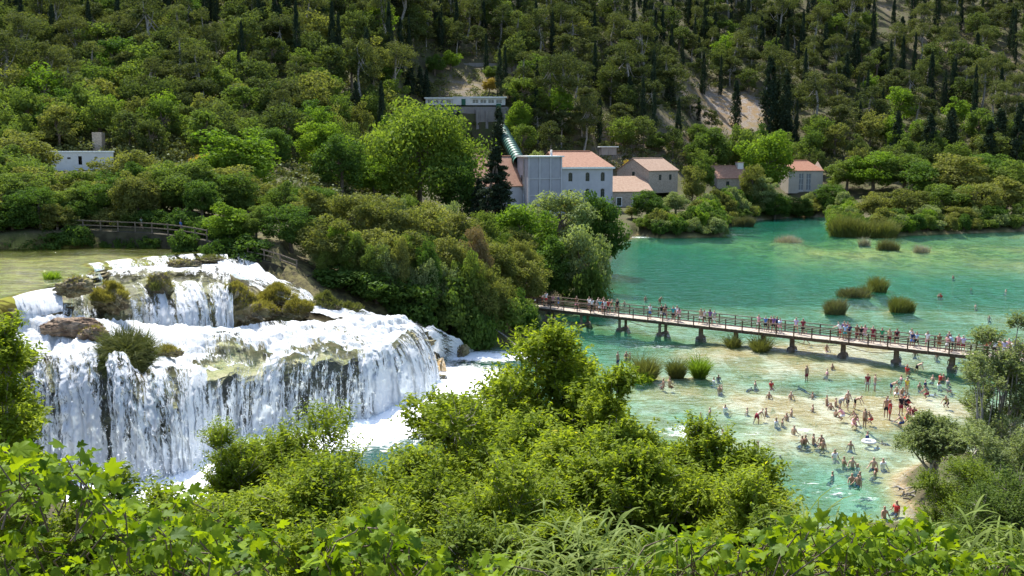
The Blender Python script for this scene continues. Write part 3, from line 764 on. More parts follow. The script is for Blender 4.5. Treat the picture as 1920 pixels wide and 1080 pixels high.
def v_cypress(seed, leaves=3200, h=14.0, w=2.6, leaf=0.42):
    rng = np.random.default_rng(seed)
    k = 120
    t_ = rng.uniform(0.04, 1.0, k) ** 0.9
    prof = np.minimum(1, t_ / 0.14) ** 0.7 * (1 - t_) ** 0.55 * 1.25
    a = rng.uniform(0, 6.283, k); rr = w * 0.42 * prof * rng.uniform(0.5, 1.05, k)
    cen = np.stack([np.cos(a) * rr, np.sin(a) * rr, t_ * h * 0.97], -1)
    rad = w * 0.17 * (0.45 + prof * 0.7)
    n = leaves // k
    d = unit(rng.normal(size=(k * n, 3))); ci = np.repeat(np.arange(k), n)
    C = cen[ci] + d * (rng.uniform(0.4, 1, k * n) * rad[ci])[:, None] * np.array((1, 1, 2.3))
    out = unit(np.stack([C[:, 0], C[:, 1], np.zeros(len(C))], -1))
    N = unit(out + rng.normal(size=C.shape) * 0.6); T = np.array((0, 0, 1.0)) + rng.normal(size=C.shape) * 0.35 + out * 0.25
    L = leaf * rng.uniform(0.7, 1.5, len(C))
    V, F, tt = leaf_quads(C, N, T, L, L * 0.4, np.clip(rng.uniform(0, 1, k)[ci] * 0.5 + rng.uniform(0, .5, len(C)), 0, 1))
    return mesh_np('crown', V, F, False, {'tint': tt}), trunk_mesh('trunk', rng, h * 0.85, 0.16, [])
def v_conifer(seed, leaves=22000, h=17.0, w=9.0, leaf=0.5):
    rng = np.random.default_rng(seed)
    cen = []; rad = []; tips = []
    for i in range(26):
        tz = 0.08 + 0.9 * i / 26
        R = w * 0.5 * (1 - tz) ** 0.85
        for j in range(max(3, int(9 * (1 - tz)) + 2)):
            a = rng.uniform(0, 6.283); RR = R * rng.uniform(0.65, 1.1)
            for s in (0.45, 0.75, 1.0):
                cen.append((math.cos(a) * RR * s, math.sin(a) * RR * s, tz * h - 0.10 * RR * s * s + rng.normal() * 0.15)); rad.append(0.5 + 0.35 * R / w * 2 * (1 - s * 0.4))
            if rng.uniform() < 0.4: tips.append(np.array((math.cos(a) * RR, math.sin(a) * RR, tz * h - 0.1 * RR)))
    cen.append((0, 0, h)); rad.append(0.3)
    cen = np.array(cen); rad = np.array(rad)
    V, F, T = clump_crown(rng, cen, rad, max(4, leaves // len(cen)), leaf, 0.35, 0.3, 0.55)
    return mesh_np('crown', V, F, False, {'tint': T}), trunk_mesh('trunk', rng, h * 0.97, 0.3, tips[:18], (0, 0), 0.2)
def v_bush(seed, leaves=1800, leaf=0.30, k=36, h=3.0, w=4.0):
    rng = np.random.default_rng(seed)
    cen = lumpy(rng, k, w * 0.40, h * 0.44, h * 0.45, 0.15, 0.45, -0.6)
    rad = rng.uniform(0.13, 0.22, len(cen)) * w
    V, F, T = clump_crown(rng, cen, rad, max(6, leaves // len(cen)), leaf, 0.6, 0.4, 0.75)
    tips = cen[rng.choice(len(cen), 8, False)] * 0.9
    return mesh_np('crown', V, F, False, {'tint': T}), trunk_mesh('trunk', rng, h * 0.4, 0.05 * h, tips, (0, 0), 0.05, 5)
def blades(seed, n, R, h, wid=0.05, bend=0.3, ry=None, upright=0.25, base=0.3):
    """grass-like tuft: each blade three quads tapering to the tip"""
    rng = np.random.default_rng(seed)
    a = rng.uniform(0, 6.283, n); rr = R * np.sqrt(rng.uniform(0, 1, n))
    jit = rng.normal(size=(2, n)) * R * 0.10
    B = np.stack([np.cos(a) * rr + jit[0], np.sin(a) * rr * ((ry or R) / R) + jit[1], np.full(n, -base)], -1)
    out = np.stack([np.cos(a), np.sin(a), np.zeros(n)], -1)
    rr = rr * rng.uniform(0.75, 1.3, n)
    H = h * rng.uniform(0.35, 1.3, n) * (1 - 0.3 * np.minimum(1.2, rr / R) ** 2)
    d = unit(np.array((0, 0, 1.0)) + out * (rr / R)[:, None] * upright + rng.normal(size=(n, 3)) * 0.13)
    fall = unit(out * 0.6 + rng.normal(size=(n, 3)) * np.array((0.7, 0.7, 0.05)))
    side = unit(np.cross(d, rng.normal(size=(n, 3))))
    P0 = B; P1 = B + d * (H * 0.5)[:, None] + np.array((0, 0, base - 0.3)); P2 = P1 + unit(d + fall * bend * 0.6) * (H * 0.3)[:, None]; P3 = P2 + unit(d * 0.7 + fall * bend * 1.5) * (H * 0.3)[:, None]
    w0 = (wid * rng.uniform(0.7, 1.3, n))[:, None]
    V = np.stack([P0 - side * w0 / 2, P0 + side * w0 / 2, P1 - side * w0 / 2, P1 + side * w0 / 2, P2 - side * w0 * .35, P2 + side * w0 * .35, P3 - side * w0 * 0.05, P3 + side * w0 * 0.05], 1).reshape(-1, 3)
    b = np.arange(n)[:, None] * 8
    F = np.concatenate([b + np.array((0, 1, 3, 2)), b + np.array((2, 3, 5, 4)), b + np.array((4, 5, 7, 6))])
    return V, F, np.repeat(rng.uniform(0, 1, n), 8)
def v_sprig(seed, sprigs, h, w, leaf=0.15, asp=0.4, per=14, slen=0.75, zc=0.58, rz=0.42, droop=0.25, k_l=26, lean=(0, 0), flatbase=-0.6, bark_r=0.12, twig_every=3):
    """near tree: leafy sprigs set on a lumpy crown, branches reaching out to them"""
    rng = np.random.default_rng(seed)
    lob = lumpy(rng, k_l, w * 0.36, h * rz * 0.85, h * zc, 0.16, 0.35, flatbase)
    lob[:, 0] += lean[0]; lob[:, 1] += lean[1]
    li = rng.integers(0, len(lob), sprigs)
    R = rng.uniform(0.10, 0.19, len(lob)) * w
    d = unit(rng.normal(size=(sprigs, 3)) + np.array((0, 0, 0.25)))
    base = lob[li] + d * (R[li] * rng.uniform(0.25, 1.0, sprigs))[:, None] * np.array((1, 1, 0.8))
    cdir = unit(base - np.array((lean[0] * .7, lean[1] * .7, h * 0.42)))
    sd = unit(cdir * 0.8 + d * 0.6 + np.array((0, 0, 0.55)) + rng.normal(size=(sprigs, 3)) * 0.35)
    sl = slen * rng.uniform(0.55, 1.2, sprigs)
    tt = np.linspace(0.12, 1.0, per)
    n = sprigs * per
    si = np.repeat(np.arange(sprigs), per); tj = np.tile(tt, sprigs)
    C = base[si] + sd[si] * (sl[si] * tj)[:, None] - np.array((0, 0, 1.0)) * (droop * sl[si] * tj ** 2)[:, None]
    side = unit(np.cross(sd, rng.normal(size=(sprigs, 3))))[si]
    sgn = np.where(np.tile(np.arange(per), sprigs) % 2 == 0, 1.0, -1.0)[:, None]
    T = unit(sd[si] * 0.6 + side * sgn * 0.9 + rng.normal(size=(n, 3)) * 0.3 + np.array((0, 0, -0.12)))
    N = unit(np.array((0, 0, 0.9)) + rng.normal(size=(n, 3)) * 0.5 + sd[si] * 0.1)
    L = leaf * rng.uniform(0.65, 1.25, n) * (1.1 - 0.35 * tj)
    C = C + T * (L * 0.5)[:, None]
    st = rng.uniform(0, 1, sprigs)[si]; lt = rng.uniform(0, 1, len(lob))[li][si]
    tint = np.clip(0.35 * st + 0.3 * lt + 0.35 * rng.uniform(0, 1, n), 0, 1)
    V, F, tt_ = leaf_quads(C, N, T, L, L * asp, tint, 0.18)
    crown = mesh_np('crown', V, F, False, {'tint': tt_})
    mb = MB()
    tips = [lob[i] for i in range(len(lob))]
    top = np.array((lean[0] * .8, lean[1] * .8, h * 0.62))
    pts = [np.array((0, 0, -0.8)), np.array((0.03, 0, 0)), top * 0.35 + rng.normal(size=3) * 0.1, top * 0.7 + rng.normal(size=3) * 0.15, top]
    mb.tube(pts, [bark_r * 1.5, bark_r * 1.2, bark_r, bark_r * .7, bark_r * .35], 8)
    for tp in tips:
        s = rng.uniform(0.25, 0.95); a = pts[1] * 0 + top * s
        m = a * 0.5 + tp * 0.5 + rng.normal(size=3) * 0.12 * w * 0.3 - np.array((0, 0, 0.03 * h))
        mb.tube([a, m, tp], [bark_r * 0.5, bark_r * 0.33, bark_r * 0.12], 5, False)
    for i in range(0, sprigs, twig_every):
        p = base[i]; q = lob[li[i]]
        mb.tube([q * 0.5 + p * 0.5, p, p + sd[i] * sl[i] * 0.8 - np.array((0, 0, droop * sl[i] * 0.64))], [0.014, 0.010, 0.004], 3, False)
    return crown, mb.mesh('trunk', True)

VAR = {}
def plant(kind_name, var, mat, loc, sc, rz, label, cat, group=None, bark=None):
    crown, trunk = var
    e = empty(kind_name, loc, rz, sc)
    tag(e, label, cat, group)
    for nm, me, m in (('trunk', trunk, bark or M_BARK), ('crown', crown, mat)):
        o = bpy.data.objects.new(nm, me); COL.objects.link(o); o.parent = e
        if len(me.materials) == 0: me.materials.append(m)
        if me.materials[0] != m:
            o.material_slots[0].link = 'OBJECT'; o.material_slots[0].material = m
    return e
RN = random.Random(11)
V_BROAD = [v_broad(100 + i, 3800, 0.42, 0.6, 46 + 10 * (i % 4), 9.0, 7.5, 0.4 + .05 * (i % 3)) for i in range(9)]
V_PINE = [v_pine(200 + i, 3800, 0.42, 11.0 + 2.5 * ((i % 3) - 1), 7.5 + 1.2 * ((i * 7) % 3 - 1)) for i in range(10)]
V_CYP = [v_cypress(300 + i) for i in range(5)]
V_BUSH = [v_bush(400 + i) for i in range(5)]
V_MID = [v_broad(500 + i, 10000, 0.36, 0.5, 64 + 8 * (i % 3), 9.0, 7.5, 0.4) for i in range(8)]
V_MIDB = [v_bush(550 + i, 4600, 0.28, 44) for i in range(5)]
V_PLANE = [v_broad(640, 24000, 0.6, 0.6, 95, 17.0, 25.0, 0.45)]
V_CONI = [v_conifer(600 + i) for i in range(2)]
BASE = {'broad': (V_BROAD, 9.0, 7.5), 'pine': (V_PINE, 11.0, 7.5), 'cypress': (V_CYP, 14.0, 2.6), 'bush': (V_BUSH, 3.0, 4.0), 'mid': (V_MID, 9.0, 7.5), 'midbush': (V_MIDB, 3.0, 4.0), 'conifer': (V_CONI, 17.0, 9.0), 'plane': (V_PLANE, 17.0, 25.0)}
COUNT = {}
def put(kind, name, mat, x, y, h, w, label, cat, group=None, bark=None, z=None, vi=None):
    vs, bh, bw = BASE[kind]
    if z is None: z = height(x, y)
    v = vs[RN.randrange(len(vs)) if vi is None else vi]
    COUNT[kind] = COUNT.get(kind, 0) + 1
    return plant(name, v, mat, (x, y, z - 0.1), (w / bw, w / bw, h / bh), RN.uniform(0, 6.28), label, cat, group, bark)
def put_px(kind, name, mat, px, top, wpx, Y, label, cat, group=None, bark=None, vi=None, hmin=2.0, base=None):
    """a tree whose top shows at (px, top) and that stands at distance Y"""
    p = aty(px, top, Y); z = height(p[0], Y)
    if base is not None: z = aty(px, base, Y)[2]
    h = max(hmin, p[2] - z); w = wpx * Y / FPX
    if kind == 'mid':
        if 40 < px < 240 and Y < 178: w = min(w, 1.2 * h)
        elif 470 < px < 1150: w = min(w, 1.0 * h) if h > 5 else w; h = max(h, 0.9 * w)
        elif px > 1170: w = min(w, 1.3 * h)
        else: h = max(h, 0.8 * w)
    return put(kind, name, mat, p[0], Y, h, w, label, cat, group, bark, z, vi)
# ------------------------------------------------------------------ buildings
def wall_mat(name, col, stain=(0.3, 0.28, 0.25), amt=0.5, stones=False):
    t = NT(name); P = t.pos(True)
    n = t.noise(P, 0.6, 5, 0.6); n2 = t.noise(t.scale(P, (1.6, 1.6, 0.25)), 1.0, 5, 0.65)
    c = t.mix(t.smoothstep(n, 0.3, 0.7), tuple(x * 0.88 for x in col), col)
    c = t.mix(t.math('MULTIPLY', t.smoothstep(n2, 0.52, 0.75), amt), c, stain)
    nm = None
    if stones:
        v = t.n('ShaderNodeTexVoronoi', i_Scale=2.4); t.l(t.scale(P, (1, 1, 1.7)), v.inputs['Vector'])
        c = t.mix(0.55, c, t.mix(t.smoothstep(t.n('ShaderNodeSeparateColor').outputs[0], 0, 1) if False else v.outputs['Distance'], tuple(x * 1.25 for x in col), tuple(x * 0.45 for x in col)))
        nm = t.bump(v.outputs['Distance'], 0.5, 0.08)
    return t.done(t.principled(c, 0.9, 0.15, nm))
def roof_mat(name, a, b):
    t = NT(name); P = t.pos(True)
    w = t.n('ShaderNodeTexWave', i_Scale=1.4, i_Distortion=0.6, bands_direction='X'); t.l(P, w.inputs[0])
    n = t.noise(P, 1.6, 5, 0.7); n2 = t.noise(P, 6.0, 3, 0.6)
    c = t.mix(t.smoothstep(n, 0.3, 0.7), a, b)
    c = t.mix(t.math('MULTIPLY', t.smoothstep(n2, 0.55, 0.7), 0.5), c, (0.22, 0.15, 0.11))
    return t.done(t.principled(c, 0.85, 0.2, t.bump(w.outputs['Fac'], 0.6, 0.08)))
M_MILL = wall_mat('mill_plaster', (0.47, 0.47, 0.50), (0.42, 0.41, 0.42), 0.35)
M_PANEL = wall_mat('tower_panel', (0.36, 0.36, 0.40), (0.4, 0.39, 0.4), 0.3)
M_TRIM = mat_plain('white_trim', (0.78, 0.80, 0.77), 0.7, 0.2, 0.08)
M_ROOF = roof_mat('red_tiles', (0.29, 0.155, 0.105), (0.39, 0.225, 0.155))
M_ROOFP = roof_mat('weathered_tiles', (0.30, 0.195, 0.14), (0.40, 0.285, 0.21))
M_ROOFR = roof_mat('orange_tiles', (0.37, 0.17, 0.105), (0.44, 0.22, 0.145))
M_STONE = wall_mat('stone_wall', (0.44, 0.37, 0.30), (0.30, 0.24, 0.19), 0.5, True)
M_CONC = wall_mat('old_concrete', (0.27, 0.245, 0.225), (0.10, 0.09, 0.085), 0.8)
M_WHITEW = wall_mat('whitewash', (0.66, 0.64, 0.61), (0.55, 0.48, 0.4), 0.3)
M_PANE = mat_plain('dark_glass', (0.025, 0.035, 0.035), 0.15, 0.6, 0.3)
M_FRAME = mat_plain('green_frame', (0.10, 0.13, 0.11), 0.6, 0.3, 0.2)
M_GREEN = mat_plain('green_door', (0.02, 0.10, 0.06), 0.6, 0.3, 0.2)
M_PIPE = mat_plain('green_pipe', (0.07, 0.22, 0.17), 0.45, 0.4, 0.2, 1.0)
M_PIPED = mat_plain('green_pipe_collar', (0.012, 0.05, 0.04), 0.5, 0.4, 0.2, 1.0)
M_GALV = mat_plain('galvanised', (0.45, 0.46, 0.47), 0.4, 0.5, 0.15, 2.0, 0, 0.5)
M_SHUT = mat_plain('grey_shutter', (0.20, 0.21, 0.22), 0.5, 0.3, 0.15)

def facade(w, h, holes, y=0.0, x0=0.0, z0=0.0, depth=0.28):
    """front wall with real openings: holes (x, z, width, height)"""
    mb = MB()
    xs = sorted({x0, x0 + w, *[a for q in holes for a in (q[0], q[0] + q[2])]}); zs = sorted({z0, z0 + h, *[a for q in holes for a in (q[1], q[1] + q[3])]})
    for i in range(len(xs) - 1):
        for j in range(len(zs) - 1):
            cx, cz = (xs[i] + xs[i + 1]) / 2, (zs[j] + zs[j + 1]) / 2
            if any(q[0] < cx < q[0] + q[2] and q[1] < cz < q[1] + q[3] for q in holes): continue
            mb.add([(xs[i], y, zs[j]), (xs[i + 1], y, zs[j]), (xs[i + 1], y, zs[j + 1]), (xs[i], y, zs[j + 1])], [(0, 1, 2, 3)])
    for a, b, c_, d in holes:
        p = [(a, b), (a + c_, b), (a + c_, b + d), (a, b + d)]
        for k in range(4):
            u, v = p[k], p[(k + 1) % 4]
            mb.add([(u[0], y, u[1]), (v[0], y, v[1]), (v[0], y + depth, v[1]), (u[0], y + depth, u[1])], [(0, 1, 2, 3)])
    return mb
def window(parent, x, z, w, h, y=0.0, trim=None, frame=M_FRAME, pane=M_PANE, arch=True):
    """pane with frame and glazing bars, set back in the opening"""
    mb = MB(); yy = y + 0.17; k = 0.07
    mb.box(x, x + k, yy, yy + 0.07, z, z + h); mb.box(x + w - k, x + w, yy, yy + 0.07, z, z + h)
    mb.box(x + k, x + w - k, yy, yy + 0.07, z, z + k); mb.box(x + k, x + w - k, yy, yy + 0.07, z + h - k, z + h)
    mb.box(x + w / 2 - 0.03, x + w / 2 + 0.03, yy + 0.005, yy + 0.06, z + k, z + h - k)
    for s in (0.36, 0.68): mb.box(x + k, x + w - k, yy + 0.01, yy + 0.055, z + h * s - 0.025, z + h * s + 0.025)
    o = mb.build('window', frame, parent)
    MB().box(x, x + w, yy + 0.075, yy + 0.1, z, z + h).build('pane', pane, o)
    if arch:      # segmental head in the wall colour
        m2 = MB(); n = 8; V = []
        for i in range(n + 1):
            s = i / n; V.append((x + w * s, y + 0.1, z + h - 0.001)); V.append((x + w * s, y + 0.1, z + h - 0.32 * w * (1 - math.sin(math.pi * (0.12 + 0.76 * s))) / (1 - math.sin(math.pi * 0.12))))
        m2.add(V, [(2 * i, 2 * i + 1, 2 * i + 3, 2 * i + 2) for i in range(n)]).build('window_head', trim or M_MILL, o)
    if trim:
        m3 = MB(); g = 0.16
        m3.box(x - g, x, y - 0.03, y + 0.1, z - g, z + h + g); m3.box(x + w, x + w + g, y - 0.03, y + 0.1, z - g, z + h + g)
        m3.box(x, x + w, y - 0.03, y + 0.1, z + h, z + h + g); m3.box(x, x + w, y - 0.06, y + 0.1, z - g, z)
        m3.build('surround', trim, o)
    return o
def gable_roof(x0, x1, y0, y1, ze, zr, ov=0.35, hip0=0.0, hip1=0.0, th=0.18, ridge=0.5):
    mb = MB(); ym = y0 + (y1 - y0) * ridge
    sl = (zr - ze) / (ym - y0)
    a0, a1, b0, b1 = x0 - ov, x1 + ov, y0 - ov, y1 + ov
    zl = ze - sl * ov
    for dz in (0.0, -th):
        V = [(a0, b0, zl + dz), (a1, b0, zl + dz), (a1 - hip1, ym, zr + dz), (a0 + hip0, ym, zr + dz), (a0, b1, zl + dz), (a1, b1, zl + dz)]
        Fc = [(0, 1, 2, 3), (3, 2, 5, 4)]
        if hip0: Fc.append((0, 3, 4))
        if hip1: Fc.append((1, 5, 2))
        mb.add(V, Fc)
    mb.add([(a0, b0, zl), (a1, b0, zl), (a1, b0, zl - th), (a0, b0, zl - th)], [(0, 3, 2, 1)])
    if not hip0: mb.add([(a0, b0, zl), (a0 + hip0, ym, zr), (a0, b1, zl), (a0, b1, zl - th), (a0 + hip0, ym, zr - th), (a0, b0, zl - th)], [(0, 1, 4, 5), (1, 2, 3, 4)])
    if not hip1: mb.add([(a1, b0, zl), (a1 - hip1, ym, zr), (a1, b1, zl), (a1, b1, zl - th), (a1 - hip1, ym, zr - th), (a1, b0, zl - th)], [(0, 5, 4, 1), (1, 4, 3, 2)])
    return mb
def ridge_cap(x0, x1, y, z): return MB().tube([(x0, y, z + 0.02), (x1, y, z + 0.02)], [0.16, 0.16], 6)
def side_walls(x0, x1, y0, y1, z0, ze, zr=None, ridge=0.5):
    mb = MB(); ym = y0 + (y1 - y0) * ridge
    for x in (x0, x1):
        if zr is None: mb.add([(x, y0, z0), (x, y1, z0), (x, y1, ze), (x, y0, ze)], [(0, 1, 2, 3)])
        else: mb.add([(x, y0, z0), (x, y1, z0), (x, y1, ze), (x, ym, zr - 0.2), (x, y0, ze)], [(0, 1, 2, 3, 4)])
    mb.add([(x0, y1, z0), (x1, y1, z0), (x1, y1, ze), (x0, y1, ze)], [(0, 1, 2, 3)])
    return mb

# --- the mill
mill = empty('mill_building', (4.2, 258.0, 3.0), math.radians(18))
tag(mill, 'large grey plastered mill with red tiled roof and square tower by the river', 'building')
hs = []
for i, wx_ in enumerate((12.0, 16.9, 21.3)):
    hs.append((wx_, 9.55, 1.15, 2.35)); hs.append((wx_, 6.0 if i == 0 else 5.2, 1.15, 1.3 if i == 0 else 2.35)); hs.append((wx_, 1.2, 1.15, 2.2))
mw = facade(15.4, 13.0, hs, 2.0, 9.4)
mw.build('wall', M_MILL, mill)
for q in hs: window(mill, *q, y=2.0)
side_walls(9.4, 24.8, 2.0, 18.0, 0, 13.0).build('side_wall', M_MILL, mill)
r_ = gable_roof(9.4, 24.8, 2.0, 18.0, 13.5, 17.4, 0.3, 0, 3.2).build('roof', M_ROOF, mill)
ridge_cap(9.6, 21.4, 10.0, 17.45).build('ridge_tiles', M_ROOFR, r_, True)
MB().box(9.35, 25.2, 1.35, 2.6, 12.86, 13.32).build('cornice', M_TRIM, mill)
MB().box(24.85, 25.2, 2.6, 18.2, 12.9, 13.3).build('cornice', M_TRIM, mill)
tw = MB().box(0, 9.4, 0.12, 9.0, 0, 16.0).build('tower', M_MILL, mill)
for i in range(4): MB().box(0.0 + i * 3.0, 0.40 + i * 3.0, -0.12, 0.125, 0, 16.0).build('pilaster', M_MILL, tw)
for j, z in enumerate((5.9, 10.3)):
    for i in range(3): MB().box(0.405 + i * 3.0, 2.995 + i * 3.0, -0.08, 0.123, z, z + 0.32).build('band', M_MILL, tw)
for i in range(3):
    for j, (z0, z1) in enumerate(((0.2, 5.85), (6.27, 10.25), (10.67, 15.7))): MB().box(0.55 + i * 3.0, 2.85 + i * 3.0, 0.03, 0.121, z0, z1).build('panel', M_PANEL, tw)
MB().box(-0.45, 9.85, -0.55, 9.4, 16.0, 16.35).build('tower_roof', M_TRIM, tw)
for z in (5.0, 9.2):
    MB().box(-0.06, 0.02, 4.6, 5.6, z, z + 2.0).build('window', M_PANE, tw)
MB().tube([(-0.14, 3.2, 0), (-0.14, 3.2, 15.4)], [0.12, 0.12], 6).build('drainpipe', M_GALV, tw, True)
MB().tube([(-0.14, 6.4, 0), (-0.14, 6.4, 11)], [0.1, 0.1], 6).build('drainpipe', M_GALV, tw, True)
MB().box(-0.7, -0.02, 4.0, 4.9, 7.4, 8.2).build('vent_box', M_GALV, tw)
MB().tube([(8.2, 5.0, 16.3), (8.2, 5.0, 17.9)], [0.35, 0.3], 8).build('chimney', M_GALV, tw, True)
facade(14.0, 8.6, [(-12.5, 3.5, 1.1, 2.0), (-8.5, 3.5, 1.1, 2.0), (-4.5, 3.5, 1.1, 2.0)], 4.0, -14.0).build('wall', M_MILL, mill)
for x in (-12.5, -8.5, -4.5): window(mill, x, 3.5, 1.1, 2.0, 4.0)
side_walls(-14.0, 0.0, 4.0, 22.0, 0, 8.6, 16.2).build('side_wall', M_MILL, mill)
r_ = gable_roof(-14.0, -0.02, 4.0, 22.0, 8.7, 16.1, 0.3).build('roof', M_ROOF, mill)
ridge_cap(-14.2, 0, 13.0, 16.15).build('ridge_tiles', M_ROOFR, r_, True)

def house(name, label, loc, rz, w, d, h, rh, wall, roof, holes=(), hip=(0, 0), trim=None, ridge=0.5, gable_win=None, frame=M_FRAME, pane=M_PANE):
    e = empty(name, loc, rz); tag(e, label, 'building')
    facade(w, h, list(holes)).build('wall', wall, e)
    for q in holes: window(e, *q, trim=trim, arch=False, frame=frame, pane=pane)
    side_walls(0, w, 0, d, 0, h, h + rh if not hip[0] else None, ridge).build('side_wall', wall, e)
    r = gable_roof(0, w, 0, d, h + 0.12, h + rh, 0.3, hip[0], hip[1], ridge=ridge).build('roof', roof, e)
    if ridge < 0.99: ridge_cap(hip[0] - 0.2, w - hip[1] + 0.2, d * ridge, h + rh).build('ridge_tiles', roof, r, True)
    if gable_win:
        y, z, a, b = gable_win
        o = MB().box(-0.06, 0.05, y, y + a, z, z + b).build('window', M_FRAME, e)
        MB().box(-0.07, -0.06, y + 0.08, y + a - 0.08, z + 0.08, z + b - 0.08).build('pane', M_PANE, o)
    return e
p = aty(1216, 356, 280)
house('stone_house', 'rough stone gabled house with faded tile roof behind the mill', (p[0], p[1], p[2] - 1.0), math.radians(42), 13.0, 12.0, 6.4, 3.4, M_STONE, M_ROOFP, [(4.4, 3.6, 1.2, 1.6), (9.0, 3.6, 1.2, 1.6)], gable_win=(5.2, 4.0, 1.0, 2.0))
p = aty(1148, 390, 272)
house('low_annex', 'low annex with one pale lean-to roof against the mill', (p[0], p[1], p[2] - 0.5), math.radians(12), 11.5, 8.5, 5.0, 4.0, M_STONE, M_ROOFP, [(1.3, 1.1, 1.3, 2.2), (6.0, 1.1, 1.3, 2.2)], trim=M_TRIM, ridge=0.995)
p = aty(1345, 336, 306)
h3 = house('garden_house', 'small tiled house half hidden among garden trees', (p[0], p[1], p[2] - 3.0), math.radians(14), 10.5, 9.0, 3.4, 3.6, M_STONE, M_ROOF, [(3, 0.9, 1.1, 1.4)])
mbx = MB().box(8.4, 10.3, 3.2, 5.0, 5.2, 8.0); mbx.build('dormer', M_WHITEW, h3)
MB().box(8.2, 10.5, 3.0, 5.2, 8.0, 8.2).build('dormer_roof', M_ROOFP, h3)
M_PALEST = wall_mat('pale_stone', (0.46, 0.42, 0.37), (0.36, 0.31, 0.26), 0.4)
p = aty(1478, 358, 330)
house('pale_hall', 'pale hall with bright orange roof and tall shuttered windows', (p[0], p[1], p[2] - 0.8), math.radians(8), 12.0, 9.0, 7.6, 3.2, M_PALEST, M_ROOFR, [(3.6, 1.0, 1.7, 5.6), (6.2, 1.0, 1.7, 5.6)], hip=(0.0, 4.0), frame=M_TRIM, pane=M_SHUT)

# --- terrace pump house and retaining walls
p0 = aty(798, 197, 313)
ph = empty('pump_house', tuple(p0), math.radians(1.0)); tag(ph, 'long low white pump house on a concrete terrace above the mill', 'building')
PH = 24.9
hl = [(0.6 + i * 1.95, 0.5, 1.45, 1.05) for i in range(4)] + [(14.6 + i * 2.45, 0.6, 1.9, 1.15) for i in range(4)]
facade(8.5, 1.95, [q for q in hl if q[0] < 8.5]).build('wall', M_WHITEW, ph)
facade(10.9, 2.2, [q for q in hl if q[0] > 8.5], 0, 14.0).build('wall', M_WHITEW, ph)
for q in hl: window(ph, *q, arch=False, frame=M_TRIM)
MB().box(8.5, 14.0, -0.3, 4.0, 0, 2.6).build('entrance_block', M_WHITEW, ph)
MB().box(11.2, 12.5, -0.36, -0.31, 0, 1.9).build('door', M_GREEN, ph)
MB().box(-0.4, 8.7, -0.5, 4.0, 1.95, 2.35).build('roof', M_TRIM, ph)
MB().box(13.9, 25.3, -0.5, 4.0, 2.2, 2.6).build('roof', M_TRIM, ph)
side_walls(0, PH, 0, 4.0, 0, 1.95).build('side_wall', M_WHITEW, ph)
tw_ = empty('terrace_wall', tuple(aty(800, 200, 312.3)), 0); tag(tw_, 'tall stained concrete terrace wall under the white pump house', 'wall')
MB().box(-0.5, 25.5, 0, 3.0, -3.6, -0.05).build('parapet_wall', M_CONC, tw_)
MB().box(15.3, 25.0, -0.9, 2.6, -16, -0.9).build('buttress_wall', M_CONC, tw_)
for x in (15.5, 18.4, 21.3, 24.0): MB().box(x, x + 0.8, -1.5, -0.905, -16, -1.4).build('buttress', M_CONC, tw_)
MB().box(6.8, 8.4, -0.25, -0.005, -3.5, 0.2).build('sluice_gate', M_GREEN, tw_)
MB().box(21.7, 23.2, -1.75, -1.52, -2.6, 0.9).build('sluice_gate', M_GREEN, tw_)
q0 = aty(780, 141, 350)
uw = empty('retaining_wall', tuple(q0), 0); tag(uw, 'grey concrete retaining wall in the woods above the pump house', 'wall')
for i in range(7): MB().box(i * 6.1, i * 6.1 + 6.0, 0.15 * (i % 2), 1.2, -2.0, 4.2 - 0.1 * (i % 3)).build('wall_panel', M_CONC, uw)
# --- penstock
a = aty(942, 244, 303); b = aty(966, 290, 274); d = (b - a); d = d / np.linalg.norm(d); b = b + d * 8
pen = empty('penstock_pipe', tuple(a)); tag(pen, 'thick green ribbed water pipe running down the slope to the mill', 'pipe')
Ln = np.linalg.norm(b - a); R_ = 1.55
MB().tube([(0, 0, 0), tuple(b - a)], [R_, R_], 20, False).build('pipe_shell', M_PIPE, pen, True)
nr = int(Ln / 2.6)
for i in range(nr + 1):
    c_ = d * (i * 2.6); MB().tube([c_, c_ + d * 0.3, c_ + d * 0.6], [R_ + 0.3, R_ + 0.28, R_ + 0.05], 20, False).build('pipe_collar', M_PIPED, pen, True)
# --- whitewashed ruin
p0 = aty(64, 322, 176)
ru = empty('ruined_building', tuple(p0), math.radians(24)); tag(ru, 'flat-topped whitewashed building among trees above the olive river', 'building')
facade(13.2, 3.4, [(1.4, 0.4, 0.5, 1.8), (4.0, 2.2, 0.55, 0.3), (5.5, 2.2, 0.55, 0.3), (7.3, 1.2, 0.6, 1.5), (10.0, 2.3, 0.5, 0.3)]).build('wall', M_WHITEW, ru)
side_walls(0, 13.2, 0, 5.0, 0, 3.4).build('side_wall', M_WHITEW, ru)
MB().box(-0.15, 13.4, -0.15, 5.2, 3.4, 3.62).build('coping', M_TRIM, ru)
p0 = aty(186, 280, 190)
ch = MB().box(-0.9, 0.9, -0.8, 0.8, -4, 3.2).build('stone_chimney', M_STONE); ch.location = tuple(p0)
tag(ch, 'square stone chimney stack behind the whitewashed ruin', 'chimney')
lw = MB().box(-2.6, 2.6, -0.3, 0.3, -1, 0.5).build('low_wall', M_WHITEW); lw.location = tuple(aty(168, 349, 150)); lw.rotation_euler = (0, 0, math.radians(18))
tag(lw, 'short low white wall below the whitewashed ruin', 'wall')
